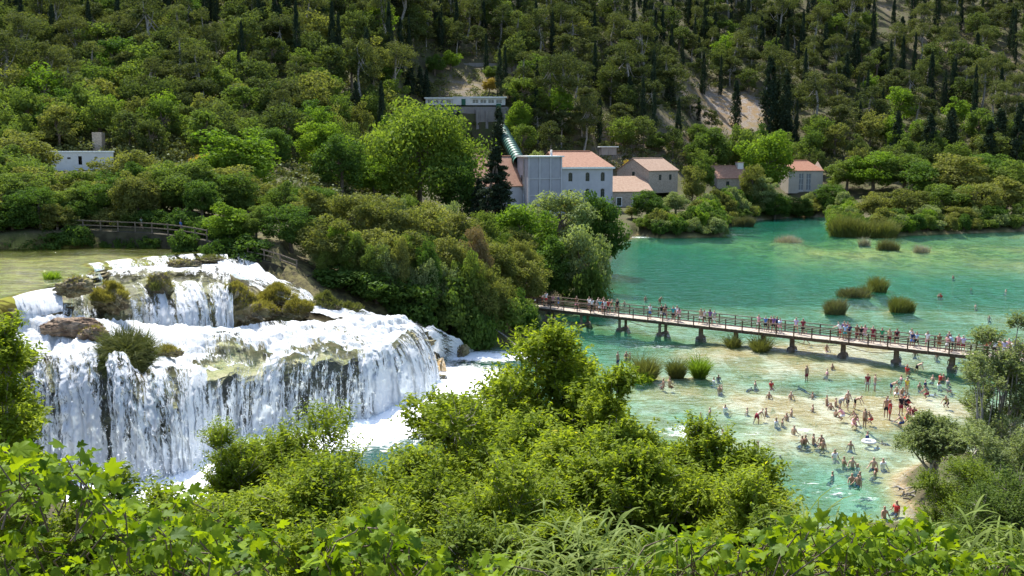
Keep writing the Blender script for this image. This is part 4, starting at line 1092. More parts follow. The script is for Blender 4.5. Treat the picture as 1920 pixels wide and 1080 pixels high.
# quay and utility slabs by the mill
p0 = aty(1178, 408, 258)
qy = MB().box(-5, 5, -3, 3, -4, 0).build('stone_quay', M_CONC); qy.location = tuple(p0); qy.rotation_euler = (0, 0, math.radians(18))
tag(qy, 'pale paved quay beside the corner of the mill', 'quay')
p0 = aty(1142, 276, 288)
us = empty('hillside_hut', tuple(p0), 0.1); tag(us, 'small concrete hut with flat slab roof on the slope behind the mill', 'hut')
MB().box(-2.2, 2.2, 0, 3, -2.2, 0).build('wall', M_CONC, us); MB().box(-2.7, 2.7, -0.5, 3.4, 0, 0.25).build('roof', M_TRIM, us)

# ------------------------------------------------------------------ path walls and fences by the falls
M_WOOD = mat_plain('weathered_wood', (0.15, 0.12, 0.092), 0.85, 0.2, 0.3, 5.0, 0.3)
M_WOODP = mat_plain('pale_deck_boards', (0.38, 0.33, 0.275), 0.85, 0.2, 0.25, 2.5, 0.3)
M_WOODD = mat_plain('dark_wood', (0.10, 0.066, 0.047), 0.8, 0.2, 0.3, 5.0, 0.3)
M_SHADEST = mat_plain('shade_toned_stone', (0.055, 0.05, 0.034), 0.9, 0.2, 0.4, 1.2, 0.6)  # wall stone; the shade of overhanging trees is put into its colour
def path_fence(pts, wall_label, fence_label, drop):
    P3 = [aty(*p) for p in pts]
    e = empty('path_wall', tuple(P3[0])); tag(e, wall_label, 'wall')
    mb = MB()
    for i in range(len(P3) - 1):
        a, b = P3[i] - P3[0], P3[i + 1] - P3[0]
        n = np.array((b[1] - a[1], -(b[0] - a[0]), 0)); n /= np.linalg.norm(n)
        if n[1] > 0: n = -n
        V = [a + n * .4, b + n * .4, b - n * 2.2, a - n * 2.2]
        V = V + [v - np.array((0, 0, drop)) for v in V]
        mb.add(V, [(0, 1, 2, 3), (0, 4, 5, 1), (3, 2, 6, 7), (1, 5, 6, 2), (0, 3, 7, 4)])
    mb.build('stone_face', M_SHADEST, e)
    f = empty('wooden_fence', tuple(P3[0])); tag(f, fence_label, 'fence')
    Q = catmull(P3, 200); s = np.r_[0, np.cumsum(np.linalg.norm(np.diff(Q, axis=0), axis=1))]
    posts = []
    for t_ in np.arange(0.2, s[-1], 2.0):
        q = np.array([np.interp(t_, s, Q[:, k]) for k in range(3)]) - P3[0]; posts.append(q)
        MB().beam(q + (0, 0, 0.0), q + np.array((0, 0, 1.15)), 0.12, 0.12).build('post', M_WOOD, f)
    for z in (0.55, 1.05):
        for i in range(len(posts) - 1): MB().beam(posts[i] + (0, 0, z), posts[i + 1] + np.array((0, 0, z)), 0.08, 0.11).build('rail', M_WOOD, f)
path_fence([(120, 430, 108.2), (200, 433, 107.8), (285, 437, 107.0), (345, 443, 105.5), (400, 453, 102.8)], 'shade-toned stone embankment along the far side of the olive river', 'wooden rail fence on the embankment above the olive river', 4.0)
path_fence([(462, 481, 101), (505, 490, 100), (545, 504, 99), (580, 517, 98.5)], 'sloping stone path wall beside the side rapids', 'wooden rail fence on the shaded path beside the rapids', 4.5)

# ------------------------------------------------------------------ footbridge
BA, BB = np.array((4.6, 120.9)), np.array((42.7, 93.7))
BD = (BB - BA); BLEN = np.linalg.norm(BD); BD = BD / BLEN; BNn = np.array((BD[1], -BD[0]))      # BNn points to the viewer
if BNn[1] > 0: BNn = -BNn
DZ, DW = 1.62, 2.5
def bpt(s, lat, z): q = BA + BD * s + BNn * lat; return np.array((q[0], q[1], z))
br = empty('footbridge', (BA[0], BA[1], 0)); tag(br, 'long wooden footbridge with rails crossing the river on posts', 'bridge')
O = np.array((BA[0], BA[1], 0))
S0, S1 = -5.0, BLEN + 17.0
mb = MB(); rr_ = random.Random(5)
s = S0
while s < S1:
    j = rr_.uniform(-0.012, 0.012)
    mb.beam(bpt(s + 0.09, -DW / 2 - rr_.uniform(0, .05), DZ + j) - O, bpt(s + 0.09, DW / 2 + rr_.uniform(0, .05), DZ + j) - O, 0.178, 0.06); s += 0.19
dk = mb.build('decking', M_WOODP, br); dk['kind'] = 'stuff'
for lat in (-1.1, 0.0, 1.1): MB().beam(bpt(S0, lat, DZ - 0.19) - O, bpt(S1, lat, DZ - 0.19) - O, 0.2, 0.30).build('girder', M_WOODD, br)
for lat in (-DW / 2 - 0.06, DW / 2 + 0.06):
    ss = np.arange(S0 + 0.4, S1, 1.9)
    pm = None
    for s in ss:
        o = MB().beam(bpt(s, lat, DZ - 0.3) - O, bpt(s, lat, DZ + 1.08) - O, 0.11, 0.11).build('post', M_WOODD, br)
    for z in (0.42, 0.74, 1.1): MB().beam(bpt(S0, lat * 1.035, DZ + z) - O, bpt(S1, lat * 1.035, DZ + z) - O, 0.09 if z < 1 else 0.13, 0.08).build('rail', M_WOODD if z < 1 else M_WOOD, br)
M_PIER = mat_plain('pier_stone', (0.20, 0.15, 0.11), 0.9, 0.2, 0.3, 2.5, 0.5)
for px, py, two in ((1030, 600, 1), (1095, 608, 1), (1165, 617, 1), (1237, 627, 1), (1305, 637, 0), (1376, 643, 0), (1425, 650, 0), (1483, 655, 0), (1576, 668, 0), (1676, 680, 0), (1785, 690, 0), (1900, 701, 0)):
    q = onz(px, py); s = float(np.dot(q[:2] - BA, BD))
    if two:
        pr = MB()
        for l in (-0.75, 0.75): MB().beam(bpt(s, l, -1.5) - O, bpt(s, l, DZ - 0.34) - O, 0.30, 0.30).build('pier', M_PIER, br)
    else:
        MB().tube([bpt(s, 0, -1.5) - O, bpt(s, 0, 0.4) - O, bpt(s, 0, DZ - 0.34) - O], [0.32, 0.27, 0.25], 10).build('pier', M_PIER, br, True)
    MB().tube([bpt(s, -1.6 if two else -1.0, -0.8) - O, bpt(s, -0.9 if two else -.4, -0.1) - O, bpt(s, 0.9 if two else .4, -0.08) - O, bpt(s, 1.9 if two else 1.1, -0.8) - O], [0.25, 0.36 if two else 0.45, 0.36 if two else 0.45, 0.2], 9).build('footing', M_PIER, br, True)
for a_, b_ in ((12, 17), (31, 36), (37, 42)):
    pts = [bpt(a_ + (b_ - a_) * i / 8, 1.3, DZ - 0.4 - 0.35 * math.sin(math.pi * i / 8)) - O for i in range(9)]
    MB().tube(pts, [0.03] * 9, 4).build('hanging_cable', M_WOODD, br)
# ------------------------------------------------------------------ people
def skin_mesh(name, pts, edges, rad, root=0, sub=1):
    me = bpy.data.meshes.new(name + '_cage'); me.from_pydata([tuple(p) for p in pts], edges, [])
    o = bpy.data.objects.new(name + '_cage', me); COL.objects.link(o)
    m = o.modifiers.new('skin', 'SKIN'); m.use_smooth_shade = True
    for i, v in enumerate(me.skin_vertices[0].data):
        r = rad[i]; v.radius = (r, r) if not isinstance(r, tuple) else r; v.use_root = (i == root)
    if sub:
        s = o.modifiers.new('sub', 'SUBSURF'); s.levels = sub; s.render_levels = sub
    dg = bpy.context.evaluated_depsgraph_get()
    out = bpy.data.meshes.new_from_object(o.evaluated_get(dg)); out.name = name
    bpy.data.objects.remove(o); bpy.data.meshes.remove(me)
    return out
def pose_joints(p):
    """joints of a 1.72 m figure facing -Y (towards the viewer); p: lean (torso pitch forward), arms, legs"""
    lean = p.get('lean', 0.0); hipz = p.get('hip', 0.92)
    J = {}
    J['pelvis'] = np.array((0, 0, hipz))
    td = np.array((0, -math.sin(lean), math.cos(lean)))
    J['waist'] = J['pelvis'] + td * 0.16; J['chest'] = J['pelvis'] + td * 0.36; J['collar'] = J['pelvis'] + td * 0.50
    hd = np.array((0, -math.sin(lean * p.get('headk', 0.6)), math.cos(lean * p.get('headk', 0.6))))
    J['neck'] = J['collar'] + hd * 0.08; J['head'] = J['neck'] + hd * 0.10 + np.array((0, -0.01, 0)); J['crown'] = J['head'] + hd * 0.12
    for s, k in ((-1, 'r'), (1, 'l')):
        J['sh' + k] = J['collar'] + np.array((s * 0.175, 0, -0.02)) - td * 0.02
        a = p.get('arm' + k, (0.12, 0.05)); b = p.get('fore' + k, (0.15, 0.12))      # (out, forward) angles
        J['el' + k] = J['sh' + k] + 0.29 * np.array((s * math.sin(a[0]), -math.sin(a[1]) * math.cos(a[0]), -math.cos(a[0]) * math.cos(a[1])))
        J['ha' + k] = J['el' + k] + 0.25 * np.array((s * math.sin(b[0]), -math.sin(b[1]) * math.cos(b[0]), -math.cos(b[0]) * math.cos(b[1])))
        J['fi' + k] = J['ha' + k] + 0.13 * (J['ha' + k] - J['el' + k]) / 0.25
        J['hi' + k] = J['pelvis'] + np.array((s * 0.09, 0, -0.05))
        t_ = p.get('leg' + k, (0.04, 0.0)); c_ = p.get('calf' + k, (0.03, -0.02))
        J['kn' + k] = J['hi' + k] + 0.42 * np.array((s * math.sin(t_[0]), -math.sin(t_[1]), -math.cos(t_[1]) * math.cos(t_[0])))
        J['an' + k] = J['kn' + k] + 0.41 * np.array((s * math.sin(c_[0]), -math.sin(c_[1]), -math.cos(c_[1])))
        J['to' + k] = J['an' + k] + np.array((s * 0.03, -0.17, -0.05))
    return J
POSES = {
 'stand': {}, 'stand_bent_arm': dict(forer=(0.1, 1.6), armr=(0.2, 0.3)), 'arms_crossed': dict(armr=(0.15, 0.4), forer=(-0.9, 1.3), arml=(0.15, 0.4), forel=(-0.9, 1.3)),
 'walk': dict(legr=(0.03, 0.45), calfr=(0.02, 0.1), legl=(0.03, -0.35), calfl=(0.02, -0.75), armr=(0.1, -0.4), forer=(0.1, -0.1), arml=(0.1, 0.4), forel=(0.1, 0.7)),
 'lean_rail': dict(lean=0.35, armr=(0.25, 0.9), forer=(0.1, 1.2), arml=(0.25, 0.9), forel=(0.1, 1.2)),
 'bend': dict(lean=1.1, hip=0.86, armr=(0.1, 0.3), forer=(0.05, 0.4), arml=(0.2, 0.5), forel=(0.1, 0.5), legr=(0.12, 0.25), calfr=(0.1, -0.2), legl=(0.2, -0.2), calfl=(0.1, -0.3)),
 'crouch': dict(lean=0.6, hip=0.42, legr=(0.15, 1.35), calfr=(0.05, -0.9), legl=(0.15, 1.35), calfl=(0.05, -0.9), armr=(0.3, 0.7), forer=(0.0, 0.9), arml=(0.3, 0.7), forel=(0, 0.9)),
 'wade': dict(armr=(0.9, 0.2), forer=(0.6, 0.5), arml=(0.8, 0.25), forel=(0.5, 0.6)),
 'kneel': dict(hip=0.28, legr=(0.18, 1.25), calfr=(0.05, -1.45), legl=(0.18, 1.2), calfl=(0.05, -1.45), armr=(0.3, 0.35), forer=(0.15, 1.1), arml=(0.35, 0.15), forel=(0.3, 0.5)),
 'swim': dict(lean=1.25, headk=0.15, hip=0.9, armr=(0.5, 1.9), forer=(0.2, 1.6), arml=(0.6, 1.2), forel=(0.3, 1.2), legr=(0.1, -1.0), calfr=(0.05, -1.1), legl=(0.1, -1.2), calfl=(0.05, -1.2)),
}
CHAIN = ['pelvis', 'waist', 'chest', 'collar', 'neck', 'head', 'crown']
RADB = dict(pelvis=0.135, waist=0.12, chest=(0.155, 0.125), collar=(0.12, 0.10), neck=0.055, head=0.092, crown=0.075, sh=0.06, el=0.042, ha=0.03, fi=0.03, hi=0.095, kn=0.06, an=0.04, to=0.03)
PM = {}
for nm, pz in POSES.items():
    J = pose_joints(pz)
    names = CHAIN + [a + k for k in 'rl' for a in ('sh', 'el', 'ha', 'fi', 'hi', 'kn', 'an', 'to')]
    ix = {n: i for i, n in enumerate(names)}
    ed = [(ix[CHAIN[i]], ix[CHAIN[i + 1]]) for i in range(6)]
    for k in 'rl':
        ed += [(ix['collar'], ix['sh' + k]), (ix['sh' + k], ix['el' + k]), (ix['el' + k], ix['ha' + k]), (ix['ha' + k], ix['fi' + k]), (ix['pelvis'], ix['hi' + k]), (ix['hi' + k], ix['kn' + k]), (ix['kn' + k], ix['an' + k]), (ix['an' + k], ix['to' + k])]
    body = skin_mesh('body', [J[n] for n in names], ed, [RADB.get(n, RADB.get(n[:2], 0.05)) for n in names])
    zmin = min(v.co.z for v in body.vertices)
    sn = ['waist', 'chest', 'collar', 'shr', 'elr', 'shl', 'ell', 'pelvis']
    sj = [J[n] for n in sn]; sj[4] = J['shr'] * 0.35 + J['elr'] * 0.65; sj[6] = J['shl'] * 0.35 + J['ell'] * 0.65
    shirt = skin_mesh('shirt', sj, [(7, 0), (0, 1), (1, 2), (2, 3), (3, 4), (2, 5), (5, 6)], [0.148, (0.178, 0.148), (0.135, 0.115), 0.078, 0.068, 0.078, 0.068, 0.15])
    tn = ['pelvis', 'hir', 'knr', 'hil', 'knl', 'waist']
    tj = [J[n] for n in tn]; tj[2] = J['hir'] * 0.25 + J['knr'] * 0.75; tj[4] = J['hil'] * 0.25 + J['knl'] * 0.75; tj[5] = J['pelvis'] * 0.5 + J['waist'] * 0.5
    shorts = skin_mesh('shorts', tj, [(5, 0), (0, 1), (1, 2), (0, 3), (3, 4)], [0.152, 0.118, 0.098, 0.118, 0.098, 0.142])
    hv = J['head'] + np.array((0, 0.035, 0.03)); hc = J['crown'] + np.array((0, 0.02, -0.02))
    hair = skin_mesh('hair', [hv, hc], [(0, 1)], [0.098, 0.075])
    longh = skin_mesh('hair', [hc, hv, J['neck'] + np.array((0, 0.09, 0.0)), J['chest'] + np.array((0, 0.13, 0.08))], [(0, 1), (1, 2), (2, 3)], [0.075, 0.1, 0.075, 0.045])
    # bikini top / trunk band
    mb = MB(); pack = skin_mesh('backpack', [J['chest'] + np.array((0, 0.2, 0.1)), J['waist'] + np.array((0, 0.2, 0.0))], [(0, 1)], [0.13, 0.15])
    PM[nm] = dict(body=body, shirt=shirt, shorts=shorts, hair=hair, long=longh, pack=pack, zmin=zmin)
SKIN = {}
def skin_mat(k):
    if k not in SKIN: SKIN[k] = mat_plain('skin_' + k, dict(pale=(0.47, 0.31, 0.225), tan=(0.34, 0.205, 0.14), brown=(0.25, 0.145, 0.095))[k], 0.55, 0.35, 0.08)
    return SKIN[k]
CLR = dict(white=(0.8, 0.8, 0.82), black=(0.02, 0.02, 0.025), navy=(0.03, 0.05, 0.14), blue=(0.10, 0.22, 0.55), lightblue=(0.42, 0.58, 0.80), teal=(0.05, 0.36, 0.40), red=(0.55, 0.05, 0.05), maroon=(0.22, 0.03, 0.05), pink=(0.75, 0.38, 0.42),
           purple=(0.22, 0.12, 0.32), lilac=(0.58, 0.50, 0.72), grey=(0.32, 0.32, 0.34), olive=(0.22, 0.20, 0.08), green=(0.04, 0.30, 0.14), brown=(0.20, 0.11, 0.06), tan=(0.50, 0.36, 0.22), yellow=(0.70, 0.52, 0.08), auburn=(0.25, 0.09, 0.04), dark=(0.03, 0.022, 0.018), blond=(0.45, 0.33, 0.16))
CM = {}
def cloth(c):
    if c not in CM: CM[c] = mat_plain(c + '_cloth', CLR[c], 0.85, 0.15, 0.12, 8.0)
    return CM[c]
HM = {k: mat_plain(k + '_hair', CLR[k], 0.6, 0.3, 0.2, 20) for k in ('dark', 'brown', 'blond', 'auburn', 'grey')}
NPEOPLE = [0]
def person(loc, rz, pose, label, skin='tan', top=None, bottom='navy', hair='dark', long=False, pack=None, group=None, scale=1.0):
    m = PM[pose]
    e = empty('person', loc, rz, (scale,) * 3); tag(e, label, 'person', group)
    def part(nm, me, mt):
        o = bpy.data.objects.new(nm, me); COL.objects.link(o); o.parent = e; o.location = (0, 0, -m['zmin'])
        if len(me.materials) == 0: me.materials.append(mt)
        o.material_slots[0].link = 'OBJECT'; o.material_slots[0].material = mt
    part('body', m['body'], skin_mat(skin))
    if top: part('shirt', m['shirt'], cloth(top))
    if bottom: part('shorts', m['shorts'], cloth(bottom))
    if hair: part('hair', m['long'] if long else m['hair'], HM.get(hair) or cloth(hair))
    if pack: part('backpack', m['pack'], cloth(pack))
    NPEOPLE[0] += 1
    return e
RP = random.Random(3)
FACE = math.atan2(BNn[1], BNn[0]) + math.pi / 2       # looking out over the near rail
USED = {}
ORD = ['', 'second ', 'third ', 'fourth ', 'fifth ', 'sixth ']
def bridge_s(px):
    u = (px - 960) / FPX       # where the sight line through px crosses the bridge axis (plan view)
    k = u / (math.cos(PITCH) + (540 - 620) / FPX * math.sin(PITCH))
    return (k * BA[1] - BA[0]) / (BD[0] - k * BD[1])
def bspan(px):
    for lim, w in ((1030, 'under the dark trees'), (1100, 'at first double pier'), (1180, 'near second double pier'), (1280, 'over last double pier'), (1360, 'past first round pier'), (1470, 'over the grassy piers'), (1530, 'past the grassy piers'),
                   (1600, 'facing the reed islands'), (1650, 'past the reed islands'), (1700, 'before second-last clear pier'), (1750, 'past second-last clear pier'), (1830, 'at the end pier')):
        if px < lim: return w
    return 'behind the bare-branched tree'
BRP = [  # px, lateral, pose, top, bottom, hair, long, pack, turn
 (1003, 0.3, 'stand', 'olive', 'white', 'brown', 0, None, 0.4), (1016, -0.6, 'arms_crossed', 'white', 'maroon', 'dark', 0, None, 0.2), (1023, -0.5, 'stand', 'white', 'red', 'dark', 0, None, -0.4), (1037, 0.4, 'walk', 'pink', 'black', 'auburn', 1, None, 1.4), (1047, 0.5, 'stand', 'navy', 'blue', 'blond', 0, None, 0.2),
 (1081, 0.1, 'walk', 'brown', 'pink', 'dark', 0, 'tan', 1.5), (1104, -0.5, 'stand', 'white', 'navy', 'dark', 0, 'black', 2.4), (1110, 0.6, 'walk', 'white', 'black', 'dark', 0, None, -1.5), (1118, -0.8, 'lean_rail', 'grey', 'grey', 'dark', 0, None, 3.1), (1125, 0.3, 'walk', 'teal', 'white', 'blond', 0, None, 1.5), (1130, 0.0, 'stand', 'maroon', 'maroon', 'dark', 0, None, 1.6), (1134, 0.5, 'walk', 'white', 'pink', 'brown', 0, None, 1.5), (1131, -0.8, 'stand', 'black', 'grey', 'dark', 0, None, 1.5),
 (1141, 0.4, 'walk', 'red', 'black', 'dark', 0, 'red', 1.6), (1147, 0.0, 'walk', 'olive', 'grey', 'brown', 0, None, 1.5), (1157, -0.8, 'stand', 'black', 'black', 'dark', 0, None, 1.5), (1219, 0.6, 'stand_bent_arm', 'white', 'blue', 'dark', 0, None, 1.2),
 (1240, 0.0, 'stand', 'black', 'white', 'dark', 0, None, 1.5), (1246, 0.4, 'walk', 'brown', 'navy', 'dark', 1, None, 1.5), (1247, -0.4, 'walk', 'black', 'grey', 'dark', 0, None, -1.5), (1262, 0.2, 'walk', 'teal', 'black', 'dark', 0, 'blue', 1.7), (1269, 0.0, 'walk', 'white', 'pink', 'brown', 0, None, 1.5), (1273, 0.5, 'walk', 'pink', 'white', 'dark', 1, None, -1.4),
 (1314, 0.2, 'walk', 'tan', 'white', 'dark', 0, 'olive', 1.5), (1320, -0.2, 'walk', 'white', 'black', 'dark', 0, None, 1.6), (1331, 0.2, 'walk', 'purple', 'black', 'dark', 1, None, -1.5), (1339, 0.0, 'walk', 'grey', 'white', 'dark', 0, 'black', 1.5),
 (1422, 0.0, 'walk', 'pink', 'white', 'blond', 0, None, 1.5), (1435, 0.3, 'stand', 'blue', 'black', 'dark', 0, 'black', 1.6), (1445, 0.1, 'walk', 'brown', 'tan', 'dark', 1, None, 1.5), (1450, 0.3, 'walk', 'purple', 'black', 'dark', 0, 'maroon', 1.5), (1456, -0.2, 'walk', 'navy', 'pink', 'dark', 1, None, 1.5), (1462, 0.4, 'walk', 'white', 'pink', 'dark', 0, 'lightblue', -1.5),
 (1492, -0.1, 'walk', 'lilac', 'tan', 'brown', 0, None, 1.5), (1505, 0.1, 'stand', 'maroon', 'black', 'auburn', 1, None, 1.5), (1575, 0.1, 'lean_rail', 'white', 'red', 'dark', 0, None, 0.3), (1582, -0.4, 'stand', 'purple', 'black', 'dark', 0, None, 1.8), (1584, 0.2, 'walk', 'lightblue', 'teal', 'brown', 0, None, 1.5), (1588, -0.5, 'stand_bent_arm', 'purple', 'grey', 'dark', 0, None, 2.5), (1592, -0.3, 'walk', 'navy', 'brown', 'dark', 0, None, -1.4),
 (1606, -0.2, 'walk', 'brown', 'maroon', 'dark', 1, None, 1.5), (1614, 0.2, 'walk', 'black', 'black', 'dark', 1, 'black', 1.5), (1621, -0.2, 'walk', 'pink', 'lilac', 'dark', 1, None, 1.5), (1636, 0.5, 'stand', 'maroon', 'maroon', 'dark', 0, 'navy', 1.4), (1653, -0.1, 'walk', 'green', 'black', 'dark', 0, None, 1.5), (1667, 0.4, 'stand', 'tan', 'maroon', 'dark', 0, None, 1.3), (1681, 0.0, 'walk', 'maroon', 'black', 'dark', 0, 'black', -1.5),
 (1708, -0.5, 'stand', 'white', 'white', 'grey', 0, None, 1.4), (1710, 0.3, 'walk', 'navy', 'blue', 'dark', 0, None, 1.5), (1718, 0.3, 'walk', 'lightblue', 'black', 'dark', 0, None, 1.5), (1738, -0.2, 'walk', 'white', 'pink', 'dark', 0, None, -1.5), (1760, 0.3, 'stand', 'brown', 'auburn', 'auburn', 1, None, 1.4), (1778, -0.6, 'stand_bent_arm', 'navy', 'maroon', 'dark', 0, None, 2.2), (1776, 0.5, 'walk', 'pink', 'white', 'dark', 1, None, 1.5),
 (1785, 0.3, 'lean_rail', 'lightblue', 'black', 'dark', 0, None, 0.2), (1796, -0.3, 'stand', 'pink', 'maroon', 'dark', 0, None, 1.5), (1805, 0.0, 'walk', 'lilac', 'maroon', 'dark', 0, None, 1.5), (1848, 0.0, 'walk', 'red', 'black', 'dark', 0, None, 1.5), (1856, -0.4, 'walk', 'pink', 'grey', 'dark', 0, None, 1.5), (1864, 0.4, 'stand', 'white', 'black', 'dark', 0, None, 1.5), (1873, -0.2, 'walk', 'yellow', 'navy', 'dark', 0, None, 1.5), (1882, 0.3, 'walk', 'lilac', 'white', 'brown', 1, None, -1.5),
 (1890, -0.4, 'walk', 'pink', 'white', 'dark', 0, None, 1.5), (1899, 0.2, 'walk', 'white', 'blue', 'blond', 0, None, 1.5), (1907, -0.3, 'stand', 'grey', 'black', 'dark', 0, None, 1.5), (1915, 0.3, 'walk', 'black', 'pink', 'dark', 0, None, -1.5)]
PW = dict(stand='standing', stand_bent_arm='gesturing', arms_crossed='with folded arms', walk='walking', lean_rail='leaning over rail')
for px, lat, pose, top, bot, hr, lg, pk, trn in BRP:
    s = bridge_s(px)
    for _ in range(3):
        q = bpt(s, lat, DZ); s += (px - project(q)[0]) / 24.0
    q = bpt(s, lat, DZ + 0.03)
    key = f"person in {top} top, {bot} shorts, {PW[pose]} on footbridge {bspan(px)}"
    person(tuple(q), FACE - math.pi / 2 + trn + RP.uniform(-.25, .25), pose, key, RP.choice(['pale', 'tan', 'tan']), top, bot, hr, bool(lg), pk, 'people crossing the footbridge', RP.uniform(0.95, 1.06))
def zone(px, py):
    if py < 600 and px < 1400: return 'beyond the bridge near the shaded bank'
    if py < 600: return 'in blue water far beyond the bridge'
    if px > 1480 and py < 672: return 'wading under the footbridge'
    if px < 1200: return 'between tree tops and the bridge'
    if px < 1300: return 'by the round reed tufts'
    if px > 1740 and py < 735: return 'by the end pier and bare tree'
    if py < 712 and px > 1660: return 'in the shadow of the bridge'
    if px < 1460 and py < 760: return 'in open water below the grassy piers'
    if px < 1460: return 'in foaming water above the leafy treetop'
    if px < 1560 and py < 790: return 'at the edge of the sandy shoal'
    if py < 740: return 'on the yellow shoal nearer the bridge'
    if py < 815 and px > 1640: return 'in the crowded shoal before round tree'
    if py < 815: return 'in the middle of the sandy shoal'
    if py < 850 and px < 1560: return 'in the line of bathers below the shoal'
    if py < 890: return 'in clear water below the crowded shoal'
    return 'in the current near the fig leaves'
